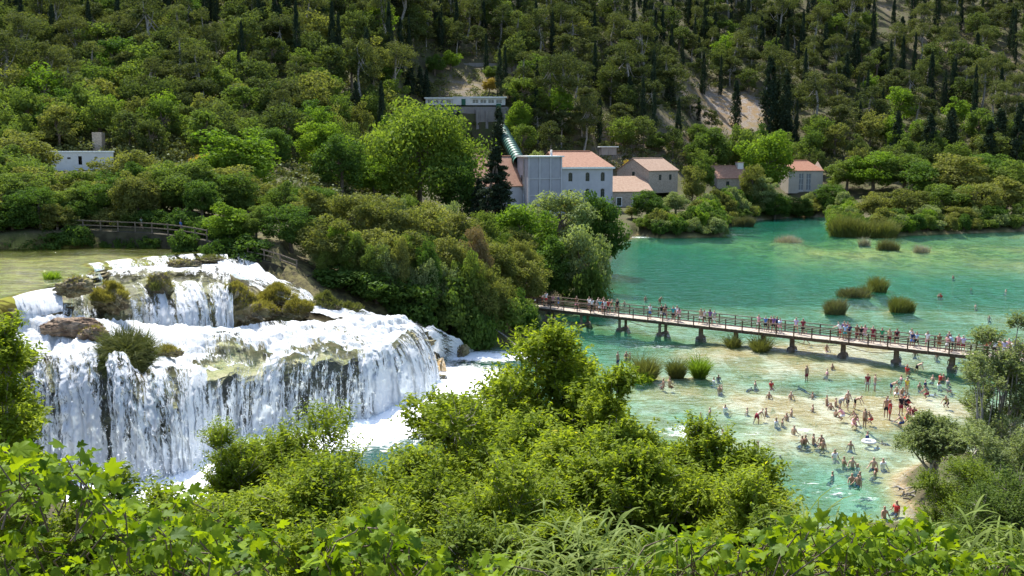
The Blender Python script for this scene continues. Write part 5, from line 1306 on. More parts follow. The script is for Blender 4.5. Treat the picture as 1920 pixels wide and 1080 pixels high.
BATH = [  # px, py(waterline), pose, sink, top, bottom, hair, skin
 (1512, 712, 'stand', .28, None, 'maroon', 'dark', 'tan'), (1626, 730, 'stand', .2, 'maroon', 'grey', 'brown', 'tan'), (1640, 731, 'stand_bent_arm', .2, None, 'grey', 'dark', 'pale'), (1671, 735, 'bend', .15, None, 'navy', 'grey', 'pale'), (1700, 735, 'stand', .25, 'yellow', 'tan', 'white', 'tan'), (1681, 742, 'crouch', .15, None, 'white', 'dark', 'pale'), (1690, 744, 'crouch', .2, None, 'grey', 'brown', 'tan'),
 (1575, 766, 'bend', .15, 'grey', 'grey', 'dark', 'pale'), (1589, 766, 'walk', .15, None, 'black', 'dark', 'pale'), (1603, 762, 'bend', .25, None, 'black', 'dark', 'pale'), (1661, 780, 'stand', .15, None, 'black', 'brown', 'tan'), (1668, 787, 'stand', .1, 'red', 'red', 'auburn', 'tan'), (1689, 776, 'stand', .15, 'black', 'maroon', 'dark', 'tan'), (1695, 764, 'crouch', .1, 'black', 'black', 'dark', 'tan'),
 (1621, 801, 'stand', .1, None, 'brown', 'dark', 'tan'), (1634, 792, 'crouch', .1, None, 'red', 'dark', 'tan'), (1664, 755, 'wade', .9, 'white', 'grey', 'dark', 'tan'), (1704, 762, 'crouch', .05, 'red', 'red', 'dark', 'tan'), (1705, 781, 'crouch', .05, 'pink', 'red', 'dark', 'tan'), (1711, 783, 'crouch', .05, 'maroon', 'black', 'dark', 'tan'), (1699, 789, 'crouch', .15, None, 'red', 'brown', 'tan'), (1693, 797, 'crouch', .2, None, 'navy', 'dark', 'pale'),
 (1551, 701, 'wade', 1.05, 'pink', 'navy', 'dark', 'pale'), (1690, 712, 'wade', 1.0, 'pink', 'navy', 'brown', 'tan'), (1701, 695, 'stand', .95, 'red', 'red', 'auburn', 'pale'), (1719, 692, 'bend', .5, None, 'black', 'dark', 'pale'), (1749, 712, 'wade', 1.0, None, 'navy', 'dark', 'pale'), (1763, 713, 'wade', .8, 'red', 'navy', 'dark', 'tan'), (1769, 713, 'wade', .85, None, 'black', 'dark', 'tan'), (1777, 720, 'wade', .9, 'grey', 'black', 'dark', 'pale'), (1761, 723, 'wade', 1.1, 'white', 'navy', 'auburn', 'pale'),
 (1724, 726, 'wade', 1.05, None, 'navy', 'brown', 'tan'), (1735, 723, 'wade', .9, 'navy', 'navy', 'dark', 'tan'), (1745, 728, 'swim', 1.2, 'lilac', 'navy', 'dark', 'pale'), (1740, 744, 'crouch', .1, None, 'maroon', 'dark', 'tan'), (1550, 756, 'wade', .85, None, 'maroon', 'brown', 'tan'), (1567, 758, 'wade', .9, None, 'brown', 'brown', 'tan'), (1524, 767, 'wade', 1.1, None, 'navy', 'dark', 'tan'),
 (1582, 786, 'crouch', .1, 'pink', 'white', 'brown', 'tan'), (1600, 797, 'crouch', .25, 'pink', 'pink', 'brown', 'tan'), (1607, 792, 'crouch', .05, None, 'brown', 'brown', 'tan'), (1780, 724, 'swim', .9, 'red', 'red', 'auburn', 'tan'), (1776, 762, 'crouch', .1, 'olive', 'black', 'dark', 'tan'),
 (1349, 731, 'wade', 1.05, None, 'navy', 'dark', 'tan'), (1353, 729, 'wade', 1.1, None, 'navy', 'dark', 'pale'), (1416, 721, 'wade', 1.15, None, 'navy', 'dark', 'pale'), (1446, 723, 'wade', .95, 'red', 'red', 'auburn', 'tan'), (1442, 743, 'wade', 1.1, None, 'navy', 'brown', 'tan'), (1483, 744, 'wade', 1.05, None, 'tan', 'brown', 'pale'), (1331, 773, 'wade', 1.15, None, 'navy', 'dark', 'pale'), (1401, 770, 'wade', 1.25, None, 'navy', 'dark', 'pale'),
 (1436, 775, 'wade', 1.0, None, 'navy', 'brown', 'tan'), (1419, 786, 'bend', .5, None, 'maroon', 'brown', 'pale'), (1484, 776, 'wade', 1.0, None, 'navy', 'dark', 'pale'), (1317, 803, 'wade', 1.1, None, 'navy', 'dark', 'tan'), (1355, 811, 'wade', 1.2, None, 'navy', 'dark', 'tan'), (1421, 840, 'wade', .95, None, 'navy', 'brown', 'tan'), (1470, 842, 'swim', 1.25, None, 'navy', 'blond', 'tan'), (1511, 805, 'swim', 1.3, None, 'navy', 'dark', 'pale'),
 (1504, 830, 'wade', 1.0, None, 'navy', 'dark', 'brown'), (1510, 830, 'wade', .95, None, 'navy', 'brown', 'tan'), (1525, 832, 'stand', .75, None, 'navy', 'dark', 'tan'), (1540, 831, 'wade', .8, None, 'black', 'brown', 'tan'), (1543, 839, 'wade', .9, None, 'brown', 'dark', 'tan'), (1626, 824, 'wade', .9, 'navy', 'navy', 'dark', 'tan'), (1643, 829, 'swim', 1.0, 'blue', 'white', 'dark', 'tan'),
 (1595, 834, 'wade', 1.2, None, 'navy', 'brown', 'tan'), (1565, 857, 'wade', .95, 'white', 'pink', 'dark', 'tan'), (1598, 874, 'wade', .9, None, 'navy', 'brown', 'pale'), (1638, 878, 'stand', .8, None, 'navy', 'dark', 'pale'), (1641, 888, 'wade', 1.05, None, 'navy', 'auburn', 'tan'), (1597, 904, 'wade', .95, None, 'navy', 'dark', 'tan'), (1609, 910, 'wade', .75, None, 'navy', 'dark', 'tan'), (1612, 900, 'wade', 1.0, None, 'navy', 'dark', 'tan'),
 (1658, 968, 'wade', .9, None, 'navy', 'brown', 'tan'), (1681, 957, 'wade', .9, 'red', 'navy', 'brown', 'tan'), (1511, 645, 'walk', .1, None, 'tan', 'dark', 'tan'), (1550, 655, 'wade', .95, None, 'pink', 'dark', 'pale'), (1609, 657, 'swim', 1.15, None, 'navy', 'dark', 'tan'), (1757, 668, 'wade', 1.2, None, 'navy', 'dark', 'brown'), (1781, 686, 'stand', .6, None, 'black', 'dark', 'tan'),
 (1191, 550, 'swim', 1.2, None, 'navy', 'dark', 'tan'), (1210, 563, 'stand', .9, None, 'maroon', 'dark', 'tan'), (1237, 568, 'bend', .4, None, 'brown', 'dark', 'tan'), (1171, 573, 'wade', .8, None, 'pink', 'dark', 'pale'), (1760, 557, 'wade', 1.0, None, 'maroon', 'dark', 'tan'), (1764, 557, 'wade', 0.95, 'red', 'maroon', 'auburn', 'tan'), (1787, 522, 'wade', 1.0, None, 'navy', 'auburn', 'tan'), (1821, 543, 'wade', 1.3, None, 'navy', 'dark', 'tan'), (1886, 546, 'wade', 1.2, None, 'navy', 'auburn', 'pale'), (1829, 575, 'wade', 1.1, None, 'navy', 'dark', 'pale'), (1855, 595, 'wade', 1.25, None, 'navy', 'dark', 'tan'),
 (1158, 682, 'stand', .5, None, 'navy', 'dark', 'tan'), (1174, 672, 'wade', .8, None, 'navy', 'brown', 'tan'), (1181, 673, 'wade', .85, None, 'maroon', 'brown', 'tan'), (1244, 724, 'wade', .8, None, 'maroon', 'dark', 'tan'), (1255, 726, 'stand', .6, 'tan', 'brown', 'dark', 'tan')]
rb = random.Random(9)
for _ in range(34):
    a_ = rb.random()
    if a_ < .5: px_, py_ = rb.uniform(1300, 1580), rb.uniform(700, 850)
    elif a_ < .8: px_, py_ = rb.uniform(1560, 1690), rb.uniform(700, 900)
    else: px_, py_ = rb.uniform(1500, 1800), rb.uniform(660, 720)
    if any(abs(px_ - b[0]) < 9 and abs(py_ - b[1]) < 6 for b in BATH): continue
    BATH.append((px_, py_, 'wade' if rb.random() < .7 else 'swim', rb.uniform(1.05, 1.25), rb.choice([None, None, None, 'navy', 'black', 'white']), 'navy', rb.choice(['dark', 'dark', 'brown', 'blond']), rb.choice(['tan', 'pale', 'brown'])))
BW = dict(stand='standing', stand_bent_arm='standing', bend='bending', crouch='crouching', wade='chest-deep', swim='swimming', walk='wading')
for px, py, pose, sink, top, bot, hr, sk in BATH:
    q = onz(px, py, 0.0)
    wear = f"in {top} top" if top else (f"in {bot} trunks" if sink < 0.7 else 'bare-shouldered')
    hair_word = {'dark': 'dark-haired', 'brown': 'brown-haired', 'auburn': 'auburn-haired', 'grey': 'grey-haired', 'white': 'white-capped', 'blond': 'fair-haired'}[hr]
    lab = f"{hair_word} bather {wear} {BW[pose]} {zone(px, py)}"
    if pose == 'wade' or (pose == 'stand' and sink > 0.55): pose, sink = 'kneel', max(0.15, sink - 0.46)
    person((q[0], q[1], -sink), RP.uniform(-2.2, 2.2), pose, lab, sk, top, bot, hr, hr == 'auburn', None, 'bathers in the river', RP.uniform(0.9, 1.0))
# two walkers on the embankment path
q = aty(266, 434, 108.8); person(tuple(q), 1.5, 'walk', 'person in white top on the shaded embankment path', 'tan', 'white', 'tan', 'dark', False, None, None)
q = aty(340, 441, 107.2); person(tuple(q), 1.5, 'stand', 'person in blue top on the shaded embankment path', 'tan', 'blue', 'black', 'dark', False, None, None)
# ------------------------------------------------------------------ rocks in the falls
def rock_mesh(seed, sub=4, amp=0.35, sharp=1.0):
    rng = np.random.default_rng(seed)
    n = 64
    th = np.linspace(0, math.pi, n); ph = np.linspace(0, 2 * math.pi, 2 * n, endpoint=False)
    TH, PH_ = np.meshgrid(th, ph, indexing='ij')
    D = np.stack([np.sin(TH) * np.cos(PH_), np.sin(TH) * np.sin(PH_), np.cos(TH)], -1)
    def n3(p, f, s): return (fbm(p[..., 0] * f + 11, p[..., 1] * f + p[..., 2] * f * 0.7, s, 4) + fbm(p[..., 2] * f + 5, p[..., 0] * f - p[..., 1] * f * 0.6, s + 3, 4)) / 2 - 0.5
    r = 1 + amp * 2.6 * n3(D, 1.5, seed) - amp * 1.5 * np.abs(n3(D, 3.4, seed + 7)) * 2 + amp * 0.9 * n3(D, 7.0, seed + 19) + amp * 0.5 * n3(D, 16.0, seed + 9)
    P = D * r[..., None]
    P[..., 2] = np.where(P[..., 2] < 0, P[..., 2] * 0.6, P[..., 2])
    V = P.reshape(-1, 3); W = 2 * n
    i = np.arange(n - 1)[:, None] * W + np.arange(W)[None]; i2 = np.arange(n - 1)[:, None] * W + (np.arange(W)[None] + 1) % W
    F = np.stack([i, i + W, i2 + W, i2], -1).reshape(-1, 4)
    return V, F
def rock(px, py, Y, sx, sy, sz, rz, label, seed, moss=None, mat=None, amp=0.5, name='boulder'):
    V, F = rock_mesh(seed, amp=amp)
    p = aty(px, py, Y)
    e = empty(name, tuple(p), rz); tag(e, label, 'rock')
    V = V * np.array((sx, sy, sz))
    link('stone', mesh_np('stone', V, F, True), e, mat or M_TRAV)
    if moss:
        n, hh, wd_, m = moss
        rng = np.random.default_rng(seed + 5)
        up = np.nonzero((V[:, 2] > 0.15 * sz) & (fbm(V[:, 0] * 0.8, V[:, 1] * 0.8 + V[:, 2], seed, 3) > 0.34))[0]
        ii = rng.choice(up, n); B = V[ii] + rng.normal(size=(n, 3)) * 0.06
        out = unit(V[ii] / np.array((sx, sy, sz)) + np.array((0, 0, 0.5)))
        d = unit(out * 0.8 + np.array((0, -0.15, 0.35)) + rng.normal(size=(n, 3)) * 0.4); H = hh * rng.uniform(0.5, 1.2, n)
        T_ = d; N_ = unit(np.cross(d, rng.normal(size=(n, 3))))
        v, f, tt = leaf_quads(B + d * (H * 0.4)[:, None], N_, T_, H, np.full(n, wd_), rng.uniform(0, 1, n))
        link('moss', mesh_np('moss', v, f, False, {'tint': tt}), e, m)
    return e
t = NT('warm_boulder'); P = t.pos()
a1 = t.noise(P, 1.2, 6, 0.6); a2 = t.noise(P, 5, 6, 0.7)
c = t.mix(t.smoothstep(a1, 0.38, 0.62), (0.16, 0.105, 0.07), (0.36, 0.27, 0.19)); c = t.mix(t.smoothstep(a2, 0.55, 0.7), c, (0.14, 0.13, 0.05))
M_BOULD = t.done(t.principled(c, 0.85, 0.25, t.bump(a2, 1.0, 0.2)))
GM = (2600, 0.42, 0.05, L_MOSS)
rock(138, 618, 70.3, 2.2, 1.3, 0.95, 0.15, 'long brown bare boulder amid white foam above the lowest fall', 21, None, M_BOULD, 0.25)
rock(178, 630, 69.3, 1.05, 0.8, 0.65, 0.3, 'small jagged brown boulder leaning against the long boulder', 22, (260, .25, .05, L_MOSS), M_BOULD, 0.55)
rock(440, 590, 84.0, 2.9, 2.2, 2.6, 0.2, 'big rounded mossy outcrop beside the upper strands', 23, (9000, .40, .05, L_MOSS))
rock(520, 566, 88.0, 1.9, 1.4, 1.3, 0.5, 'grassy outcrop between the mossy outcrop and the side rapids', 24, (6000, .55, .05, L_MOSS))
rock(497, 590, 85.5, 1.3, 1.0, 0.9, 0.1, 'low cracked rock at the foot of the big mossy outcrop', 25, (1800, .35, .05, L_MOSS))
rock(556, 588, 86.3, 1.5, 1.0, 0.9, 0.1, 'tan rock with grass at the edge of the foaming basin', 26, (3500, .45, .05, L_MOSS))
rock(612, 580, 91.5, 1.5, 1.2, 1.3, 0.4, 'dark green mossy mound between two threads of the side rapids', 27, (4000, .4, .05, L_REED))
rock(655, 590, 93, 1.3, 1.0, 1.0, 0.4, 'shaded mossy lump below the path wall', 28, (2500, .4, .05, L_REED))
rock(140, 542, 74.5, 1.5, 1.0, 0.9, 0.3, 'knobbly grey rock at the edge of the olive river', 29, (220, .25, .05, L_MOSS), None, 0.5)
rock(212, 568, 78.0, 1.5, 1.1, 1.35, -0.4, 'brown hummock topped with dry grass next to the upper strands', 30, (6000, .5, .05, L_MOSS))
rock(318, 662, 70.5, 0.9, 0.6, 0.5, 0, 'little grassy knob on the crest of the lowest fall', 31, (700, .35, .04, L_MOSS))
rock(300, 545, 82.6, 1.1, 0.7, 1.5, 0, 'dark mossy rib standing between upper strands', 32, (700, .35, .04, L_MOSS))
rock(780, 640, 92.5, 1.7, 1.3, 1.3, 0.3, 'dark wet rock between the lowest fall and the side chute', 37, (300, .3, .05, L_REED), M_CLIFF)
rock(858, 662, 99.5, 1.2, 0.9, 1.1, 0.3, 'tan rock at the foot of the bank beside the foaming chute', 38, (200, .3, .05, L_REED))
rock(392, 489, 97.5, 1.6, 1.0, 0.45, 0.1, 'flat rock ledge with grass in the upper rapids', 39, (700, .4, .05, L_REED))
rock(345, 497, 94.5, 1.6, 0.8, 0.5, 0.2, 'broken rock ledge under the little upper cascades', 40, (200, .3, .05, L_MOSS))
rock(1690, 605, 97, 0.1, 0.1, 0.1, 0, 'x', 41) if False else None

def tuft(px, py, z, n, R, h, mat, label, cat='reeds', wid=0.05, bend=0.3, ry=None, seed=1, group=None, Y=None, name='reed_clump', upright=0.25):
    p = onz(px, py, z) if Y is None else aty(px, py, Y)
    ry_ = ry or R; bs = 0.5 if Y is None and z == 0 else 0.3
    rq = np.random.default_rng(seed + 900); ks = 7; pcs = []
    for q in range(ks):
        f_ = rq.uniform(.3, .62); a_ = rq.uniform(0, 6.283); o_ = rq.uniform(0, 1 - f_ * .7)
        v_, f2, t2 = blades(seed * 31 + q, max(20, int(n / ks)), R * f_, h * rq.uniform(.62, 1.15), wid, bend * 1.4, ry_ * f_, upright * 1.3, bs)
        pcs.append((v_ + np.array((math.cos(a_) * R * o_, math.sin(a_) * ry_ * o_, 0)), f2, np.clip(t2 * .6 + rq.uniform(0, .4), 0, 1)))
    V, F, T = join(pcs)
    o = link(name, mesh_np(name, V, F, False, {'tint': T}), None, mat); o.location = tuple(p); tag(o, label, cat, group)
    return o
# hanging grass on the falls
V, F, T = blades(5, 4200, 1.25, 1.7, 0.045, 1.3, None, 1.3)
o = link('grass_tussock', mesh_np('grass_tussock', V, F, False, {'tint': T}), None, L_REED); o.location = tuple(aty(238, 668, 66.6)); o.rotation_euler = (0.75, 0.25, 0)
tag(o, 'large shaggy brown-green tussock hanging on the lip of the lowest fall', 'grass tussock')
tuft(95, 522, ZU, 500, 0.8, 0.9, L_BRIGHT, 'bright green tuft growing in the olive upper river', 'plant', 0.08, 0.5, None, 2, name='river_plant')
tuft(290, 538, 9.6, 260, 0.4, 0.8, L_REED, 'small grass tuft on the rib between the upper strands', 'plant', 0.05, 0.5, None, 3, name='grass_tuft')
for i, (px, py) in enumerate(((310, 481), (322, 477))): tuft(px, py, 10.2, 160, 0.4, 0.5, L_BRIGHT, ('lower' if i == 0 else 'upper') + ' of two green tufts amid the little upper cascades', 'plant', 0.07, 0.5, None, 6 + i, name='grass_tuft')
# reed islands in the river
tuft(1564, 586, 0, 3600, 2.0, 2.0, L_REEDD, 'dull grey-green reed island closest to the footbridge', ry=1.5, seed=11)
tuft(1602, 555, 0, 3000, 2.3, 1.6, L_REEDD, 'low long reed island with a bright green end', ry=1.6, seed=12)
tuft(1622, 553, 0, 900, 1.0, 1.7, L_REED, 'bright green end tuft of the low long reed island', ry=1.2, seed=22)
tuft(1646, 546, 0, 2800, 1.5, 2.2, L_REED, 'compact dark reed island behind the low long one', ry=1.3, seed=13)
tuft(1684, 582, 0, 3800, 1.9, 2.1, L_REED, 'round green reed island with yellow top near the footbridge', ry=1.5, seed=14)
tuft(1478, 453, 0, 1400, 3.7, 2.0, L_GREYREED, 'pale grey dead reeds in the green shallows opposite the gardens', ry=3, seed=15, wid=0.06)
tuft(1621, 460, 0, 700, 1.3, 1.9, L_GREYREED, 'smallest grey reed tuft off the big reed bed', ry=1, seed=16)
tuft(1665, 467, 0, 1800, 2.3, 2.6, L_REEDD, 'brown rounded reed tuft off the big reed bed', ry=1.6, seed=17)
tuft(1727, 472, 0, 900, 2.0, 1.8, L_GREYREED, 'wispy grey reed tuft apart from the others', ry=1.4, seed=18)
tuft(1612, 443, 0, 6500, 6.6, 5.0, L_REED, 'big bed of tall green reeds at the far bank', ry=3.5, seed=19, wid=0.10)
tuft(1665, 444, 0, 2500, 3.4, 4.2, L_REED, 'tall reeds joining the big reed bed to the bushes', ry=3, seed=20, wid=0.10)
tuft(1395, 424, 0.2, 1800, 3.6, 2.8, L_REEDD, 'dull reeds below the garden bushes on the far bank', ry=1.5, seed=21, wid=0.08)
tuft(1212, 706, 0, 2000, 0.75, 2.5, L_REED, 'tallest of three round reed tufts by the leafy treetop', ry=1.0, seed=31, wid=0.045, upright=0.6)
tuft(1203, 714, 0, 700, 0.7, 1.0, L_BRIGHT, 'low green skirt of weeds under the tallest round tuft', ry=0.9, seed=32, wid=0.06, upright=0.8, name='weed_clump')
tuft(1270, 706, 0, 1500, 0.48, 1.9, L_REED, 'smaller of the twin round reed tufts', ry=0.48, seed=33, wid=0.045, upright=0.45)
tuft(1309, 705, 0, 1600, 0.48, 2.2, L_BRIGHT, 'greener of the twin round reed tufts', ry=0.48, seed=34, wid=0.045, upright=0.45)
q1, q2 = onz(1376, 643), onz(1425, 650)
tuft(1376, 648, 0, 700, 0.6, 1.6, L_REED, 'grass tuft round the first grassy bridge pier', 'plant', ry=0.7, seed=35, wid=0.045, upright=0.8, name='grass_tuft')
tuft(1425, 655, 0, 1000, 0.75, 1.9, L_REED, 'fuller grass tuft round the second grassy bridge pier', 'plant', ry=0.8, seed=36, wid=0.045, upright=0.8, name='grass_tuft')
# fallen pole and driftwood
a, b = aty(930, 618, 105), aty(972, 652, 101); a[2] = max(a[2], 0.6)
fp = MB().tube([a - b, (a - b) * 0.5 + np.array((0, 0, .12)), (0, 0, 0)], [0.07, 0.09, 0.05], 6).build('fallen_pole', M_BARKG, None, True); fp.location = tuple(b); tag(fp, 'bare pole slanting from the bank bushes into the foam', 'log')
p = onz(1722, 930)
dw = empty('driftwood', (p[0], p[1], 0.05)); tag(dw, 'tangle of pale driftwood roots at the foot of the round tree', 'driftwood')
rg = np.random.default_rng(8)
for i in range(26):
    a_ = np.array((rg.uniform(-1.1, 1.1), rg.uniform(-.9, .9), rg.uniform(-.1, .35))); d_ = unit(rg.normal(size=3) * np.array((1, .7, .35))); l_ = rg.uniform(.4, 1.2)
    MB().tube([a_ - d_ * l_ * .5, a_ + np.array((0, 0, .12)), a_ + d_ * l_ * .5], [rg.uniform(.03, .07), rg.uniform(.05, .09), .02], 5).build('root', M_BARKG, dw, True)
# small swimming ring
p = onz(1622, 826); ring = MB()
pts = [(0.42 * math.cos(t_), 0.42 * math.sin(t_), 0.05) for t_ in np.linspace(0, 2 * math.pi, 17)]
ring.tube(pts, [0.11] * 17, 8, False); o = ring.build('swim_ring', mat_plain('white_vinyl', (0.8, 0.8, 0.82), .4, .4, .05), None, True); o.location = (p[0] + .1, p[1] - 0.5, 0.02); tag(o, 'white swim ring afloat beside the bather in navy top', 'swim ring')

# ------------------------------------------------------------------ far and middle trees
CLEAR = [  # picture areas that nearer trees must leave free, with the distance of what shows there
 (885, 283, 1152, 350, 262), (975, 285, 1150, 400, 262), (1150, 300, 1280, 356, 280), (1148, 328, 1222, 392, 272), (1340, 303, 1400, 335, 306), (1488, 292, 1545, 352, 330), (795, 180, 950, 214, 312), (893, 195, 950, 262, 311), (938, 240, 978, 290, 290),
 (790, 116, 900, 127, 350), (84, 276, 218, 312, 178), (182, 250, 202, 280, 190), (1300, 190, 1425, 235, 700), (1120, 270, 1165, 290, 290), (1645, 10, 1670, 30, 700)]
def blocked(px, top, base, wpx, Y):
    for x0, y0, x1, y1, yy in CLEAR:
        if Y < yy + 4 and px + wpx * .45 > x0 and px - wpx * .45 < x1 and base > y0 and top < y1: return True
    return False
def place_word(px, py):
    if py < 60:
        v = 'on the skyline slope'
    elif py < 150: v = 'high on the slope'
    elif py < 230: v = 'halfway up the slope'
    else: v = 'low on the slope'
    if px < 240: h = 'above the whitewashed ruin'
    elif px < 480: h = 'between the ruin and plane tree'
    elif px < 700: h = 'uphill of the plane tree'
    elif px < 960: h = 'around the pump house'
    elif px < 1160: h = 'behind the mill'
    elif px < 1300: h = 'behind the stone house'
    elif px < 1440: h = 'around the bare scree'
    elif px < 1620: h = 'behind the pale hall'
    elif px < 1790: h = 'above the big reed bed'
    else: h = 'above the far end of the river'
    return v + ' ' + h
KEYC = [  # cypresses that stand out: px, top, base, width
 (497, 0, 82, 22), (520, -30, 88, 26), (540, -20, 70, 26), (690, 50, 160, 24), (228, 15, 80, 20), (586, 60, 116, 24), (625, 0, 50, 12), (640, -10, 40, 14), (770, 110, 182, 22), (788, 122, 185, 18), (800, 128, 192, 16), (700, 180, 228, 20), (668, 150, 215, 20),
 (1378, 148, 245, 22), (1440, 100, 255, 34), (1470, 130, 262, 34), (1455, 150, 250, 26), (1610, 188, 270, 13), (1305, 0, 55, 16), (1290, -10, 45, 20), (1445, 5, 68, 20), (1475, 0, 70, 26), (1460, 20, 72, 18), (1548, 0, 40, 14), (1110, -40, 35, 26), (705, 0, 70, 18), (890, -10, 42, 20), (860, 205, 320, 26),
 (1005, 160, 250, 20), (1135, 100, 160, 14), (1215, 55, 120, 18), (1255, 130, 200, 20), (1600, 60, 140, 22), (1690, 30, 90, 18), (1310, 180, 230, 10), (1830, 60, 120, 16), (1780, 200, 300, 34), (1870, 200, 320, 40), (1850, 225, 330, 30), (1740, 210, 310, 30), (1905, 190, 330, 34), (1680, 205, 300, 24), (935, 195, 300, 28), (1180, 140, 215, 20), (1225, 95, 160, 18), (1340, 20, 90, 20), (1320, 10, 95, 18), (1585, 95, 175, 18), (1650, 80, 150, 20), (1475, 190, 255, 20), (10, 0, 60, 22), (35, -20, 55, 20), (130, -20, 45, 22), (185, -15, 52, 14), (395, -10, 40, 18), (430, 0, 60, 16), (470, 10, 75, 16), (355, 0, 60, 16)]
NAMED = {690: 'tall solitary dark cypress uphill of the plane tree', 1378: 'slim solitary cypress before the bare scree', 1440: 'broadest tall cypress of the dark group beside the scree', 860: 'dark narrow cypress between plane tree and pump house terrace', 1610: 'very thin cypress spire in front of the pines', 935: 'dark cypress at the foot of the terrace wall by the pipe'}
for px, top, base, w in KEYC:
    g = hit(px, base, 150)
    if g is None: continue
    z1 = aty(px, top, g[1])[2]; h = max(4.0, z1 - g[2])
    put('cypress', 'cypress_tree', L_CYP, g[0], g[1], h, w * g[1] / FPX * 1.05, NAMED.get(px, 'narrow dark cypress ' + place_word(px, base)), 'tree', 'cypresses on the hillside', None, g[2])
taken = []
rng = random.Random(77)
def type_at(px, py):
    r = rng.random()
    if py > 285 and px > 1180: return 'broad'
    if px < 700:
        if py < 75: return 'cypress' if r < 0.45 else ('pine' if r < 0.82 else 'broad')
        if py < 190: return 'pine' if r < 0.5 else ('cypress' if r < 0.6 else 'broad')
        return 'broad' if r < 0.78 else 'pine'
    if px < 1300:
        if py < 120: return 'pine' if r < 0.56 else ('cypress' if r < 0.84 else 'broad')
        return 'pine' if r < 0.6 else ('broad' if r < 0.8 else 'cypress')
    if py < 110: return 'pine' if r < 0.5 else ('cypress' if r < 0.88 else 'broad')
    if py < 250: return 'pine' if r < 0.62 else ('cypress' if r < 0.84 else 'broad')
    return 'pine' if r < 0.5 else ('broad' if r < 0.85 else 'cypress')
NMAX = {'pine': 296, 'broad': 280, 'cypress': 290}
CNT = {'pine': 0, 'broad': 0, 'cypress': 0}
cands = []
for i in range(9000):
    py = 6 + 330 * rng.random() ** 0.9 if i % 5 else rng.uniform(-20, 30)
    px = rng.uniform(-40, 1960)
    if px < 900 and py > 310: continue
    if px > 900 and px < 1300 and py > 300: continue
    r = 22 + 14 * (py / 300)
    if any((px - a) ** 2 + ((py - b) * 1.9) ** 2 < ((r + c) / 2) ** 2 for a, b, c in taken): continue
    taken.append((px, py, r)); cands.append((px, py))
COLW = {'pine': ('olive-green rounded pine', 'aleppo pines on the hillside'), 'broad': ('leafy green broadleaf tree', 'broadleaf trees on the hillside'), 'cypress': ('narrow dark cypress', 'cypresses on the hillside')}
for px, py in cands:
    g = hit(px, py, 118)
    if g is None: continue
    ty = type_at(px, py)
    if CNT[ty] >= NMAX[ty]: ty = 'pine' if CNT['pine'] < NMAX['pine'] else 'broad'
    if CNT[ty] >= NMAX[ty]: continue
    far = g[1]
    if ty == 'pine': h = rng.uniform(9, 15); w = h * rng.uniform(.65, .9)
    elif ty == 'cypress': h = rng.uniform(11, 20); w = h * rng.uniform(.12, .19)
    else: h = rng.uniform(7.5, 12.5); w = h * rng.uniform(.8, 1.05)
    k_ = np.interp(far, [120, 230, 330, 480], [0.75, 0.95, 1.1, 1.2]); h *= k_; w *= k_
    wpx = w * FPX / far; top = project((g[0], g[1], g[2] + h))[1]
    if blocked(px, top, py, wpx, far): continue
    mat = {'pine': L_PINE, 'cypress': L_CYP}.get(ty) or (L_HILL if rng.random() < (.75 if py < 200 else .35) else L_BROAD if rng.random() < .6 else (L_OLIVE if rng.random() < .4 else (L_BRIGHT if rng.random() < .6 else L_DEEP)))
    nm = {'pine': 'pine_tree', 'cypress': 'cypress_tree', 'broad': 'broadleaf_tree'}[ty]
    CNT[ty] += 1
    lead, grp = COLW[ty]
    big = h / ((12 if ty == 'pine' else 15 if ty == 'cypress' else 10) * k_)
    size = 'tall ' if big > 1.12 else 'short ' if big < 0.88 else ''
    if ty == 'broad': lead = {id(L_OLIVE): 'olive-toned', id(L_BRIGHT): 'bright green', id(L_DEEP): 'deep green', id(L_BROAD): 'mid-green', id(L_HILL): 'dull green'}[id(mat)] + ' broadleaf tree'
    elif ty == 'pine': lead = ('wide ' if w / h > .82 else 'narrow ' if w / h < .72 else '') + 'olive-green pine'
    else: lead = ('slender ' if w / h < .145 else 'stout ' if w / h > .17 else '') + 'dark cypress'
    put(ty, nm, mat, g[0], g[1], h, w, size + lead + ' ' + place_word(px, py), 'tree', grp, M_BARKG if ty == 'pine' else M_BARK, g[2])
# scrub between the trees
rngn = np.random.default_rng(5)
parts = []
nb_ = 0
for k in range(16000):
    if nb_ >= 5600: break
    px = rngn.uniform(-60, 1980); py = rngn.uniform(-10, 400)
    if px > 780 and py > 330: continue
    if 1300 < px < 1425 and 175 < py < 240 and rngn.uniform() < .85: continue
    if 835 < px < 930 and 150 < py < 185 and rngn.uniform() < .8: continue
    if 1640 < px < 1920 and 10 < py < 130 and rngn.uniform() < .5: continue
    a_, b_, c_ = ray(px, py)
    g = hit(px, py, 116)
    if g is None: continue
    hh = rngn.uniform(1.2, 3.4)
    if blocked(px, project((g[0], g[1], g[2] + hh))[1], py, 14, g[1]): continue
    kk = 7
    cen = g + np.stack([rngn.normal(size=kk) * 1.1, rngn.normal(size=kk) * 1.1, rngn.uniform(.15, .85, kk) * hh], -1)
    parts.append(clump_crown(rngn, cen, rngn.uniform(.55, 1.1, kk), 9, 0.62, 0.6, 0.5, 0.8)); nb_ += 1
V, F, T = join(parts)
sb = link('undergrowth', mesh_np('undergrowth', V, F, False, {'tint': T}), None, mat_leaf('scrub_leaves', (0.06, 0.075, 0.022), (0.15, 0.16, 0.05), .25, .02, None, 0.0)); tag(sb, 'low scrub covering the wooded hillside', 'undergrowth', None, 'stuff')

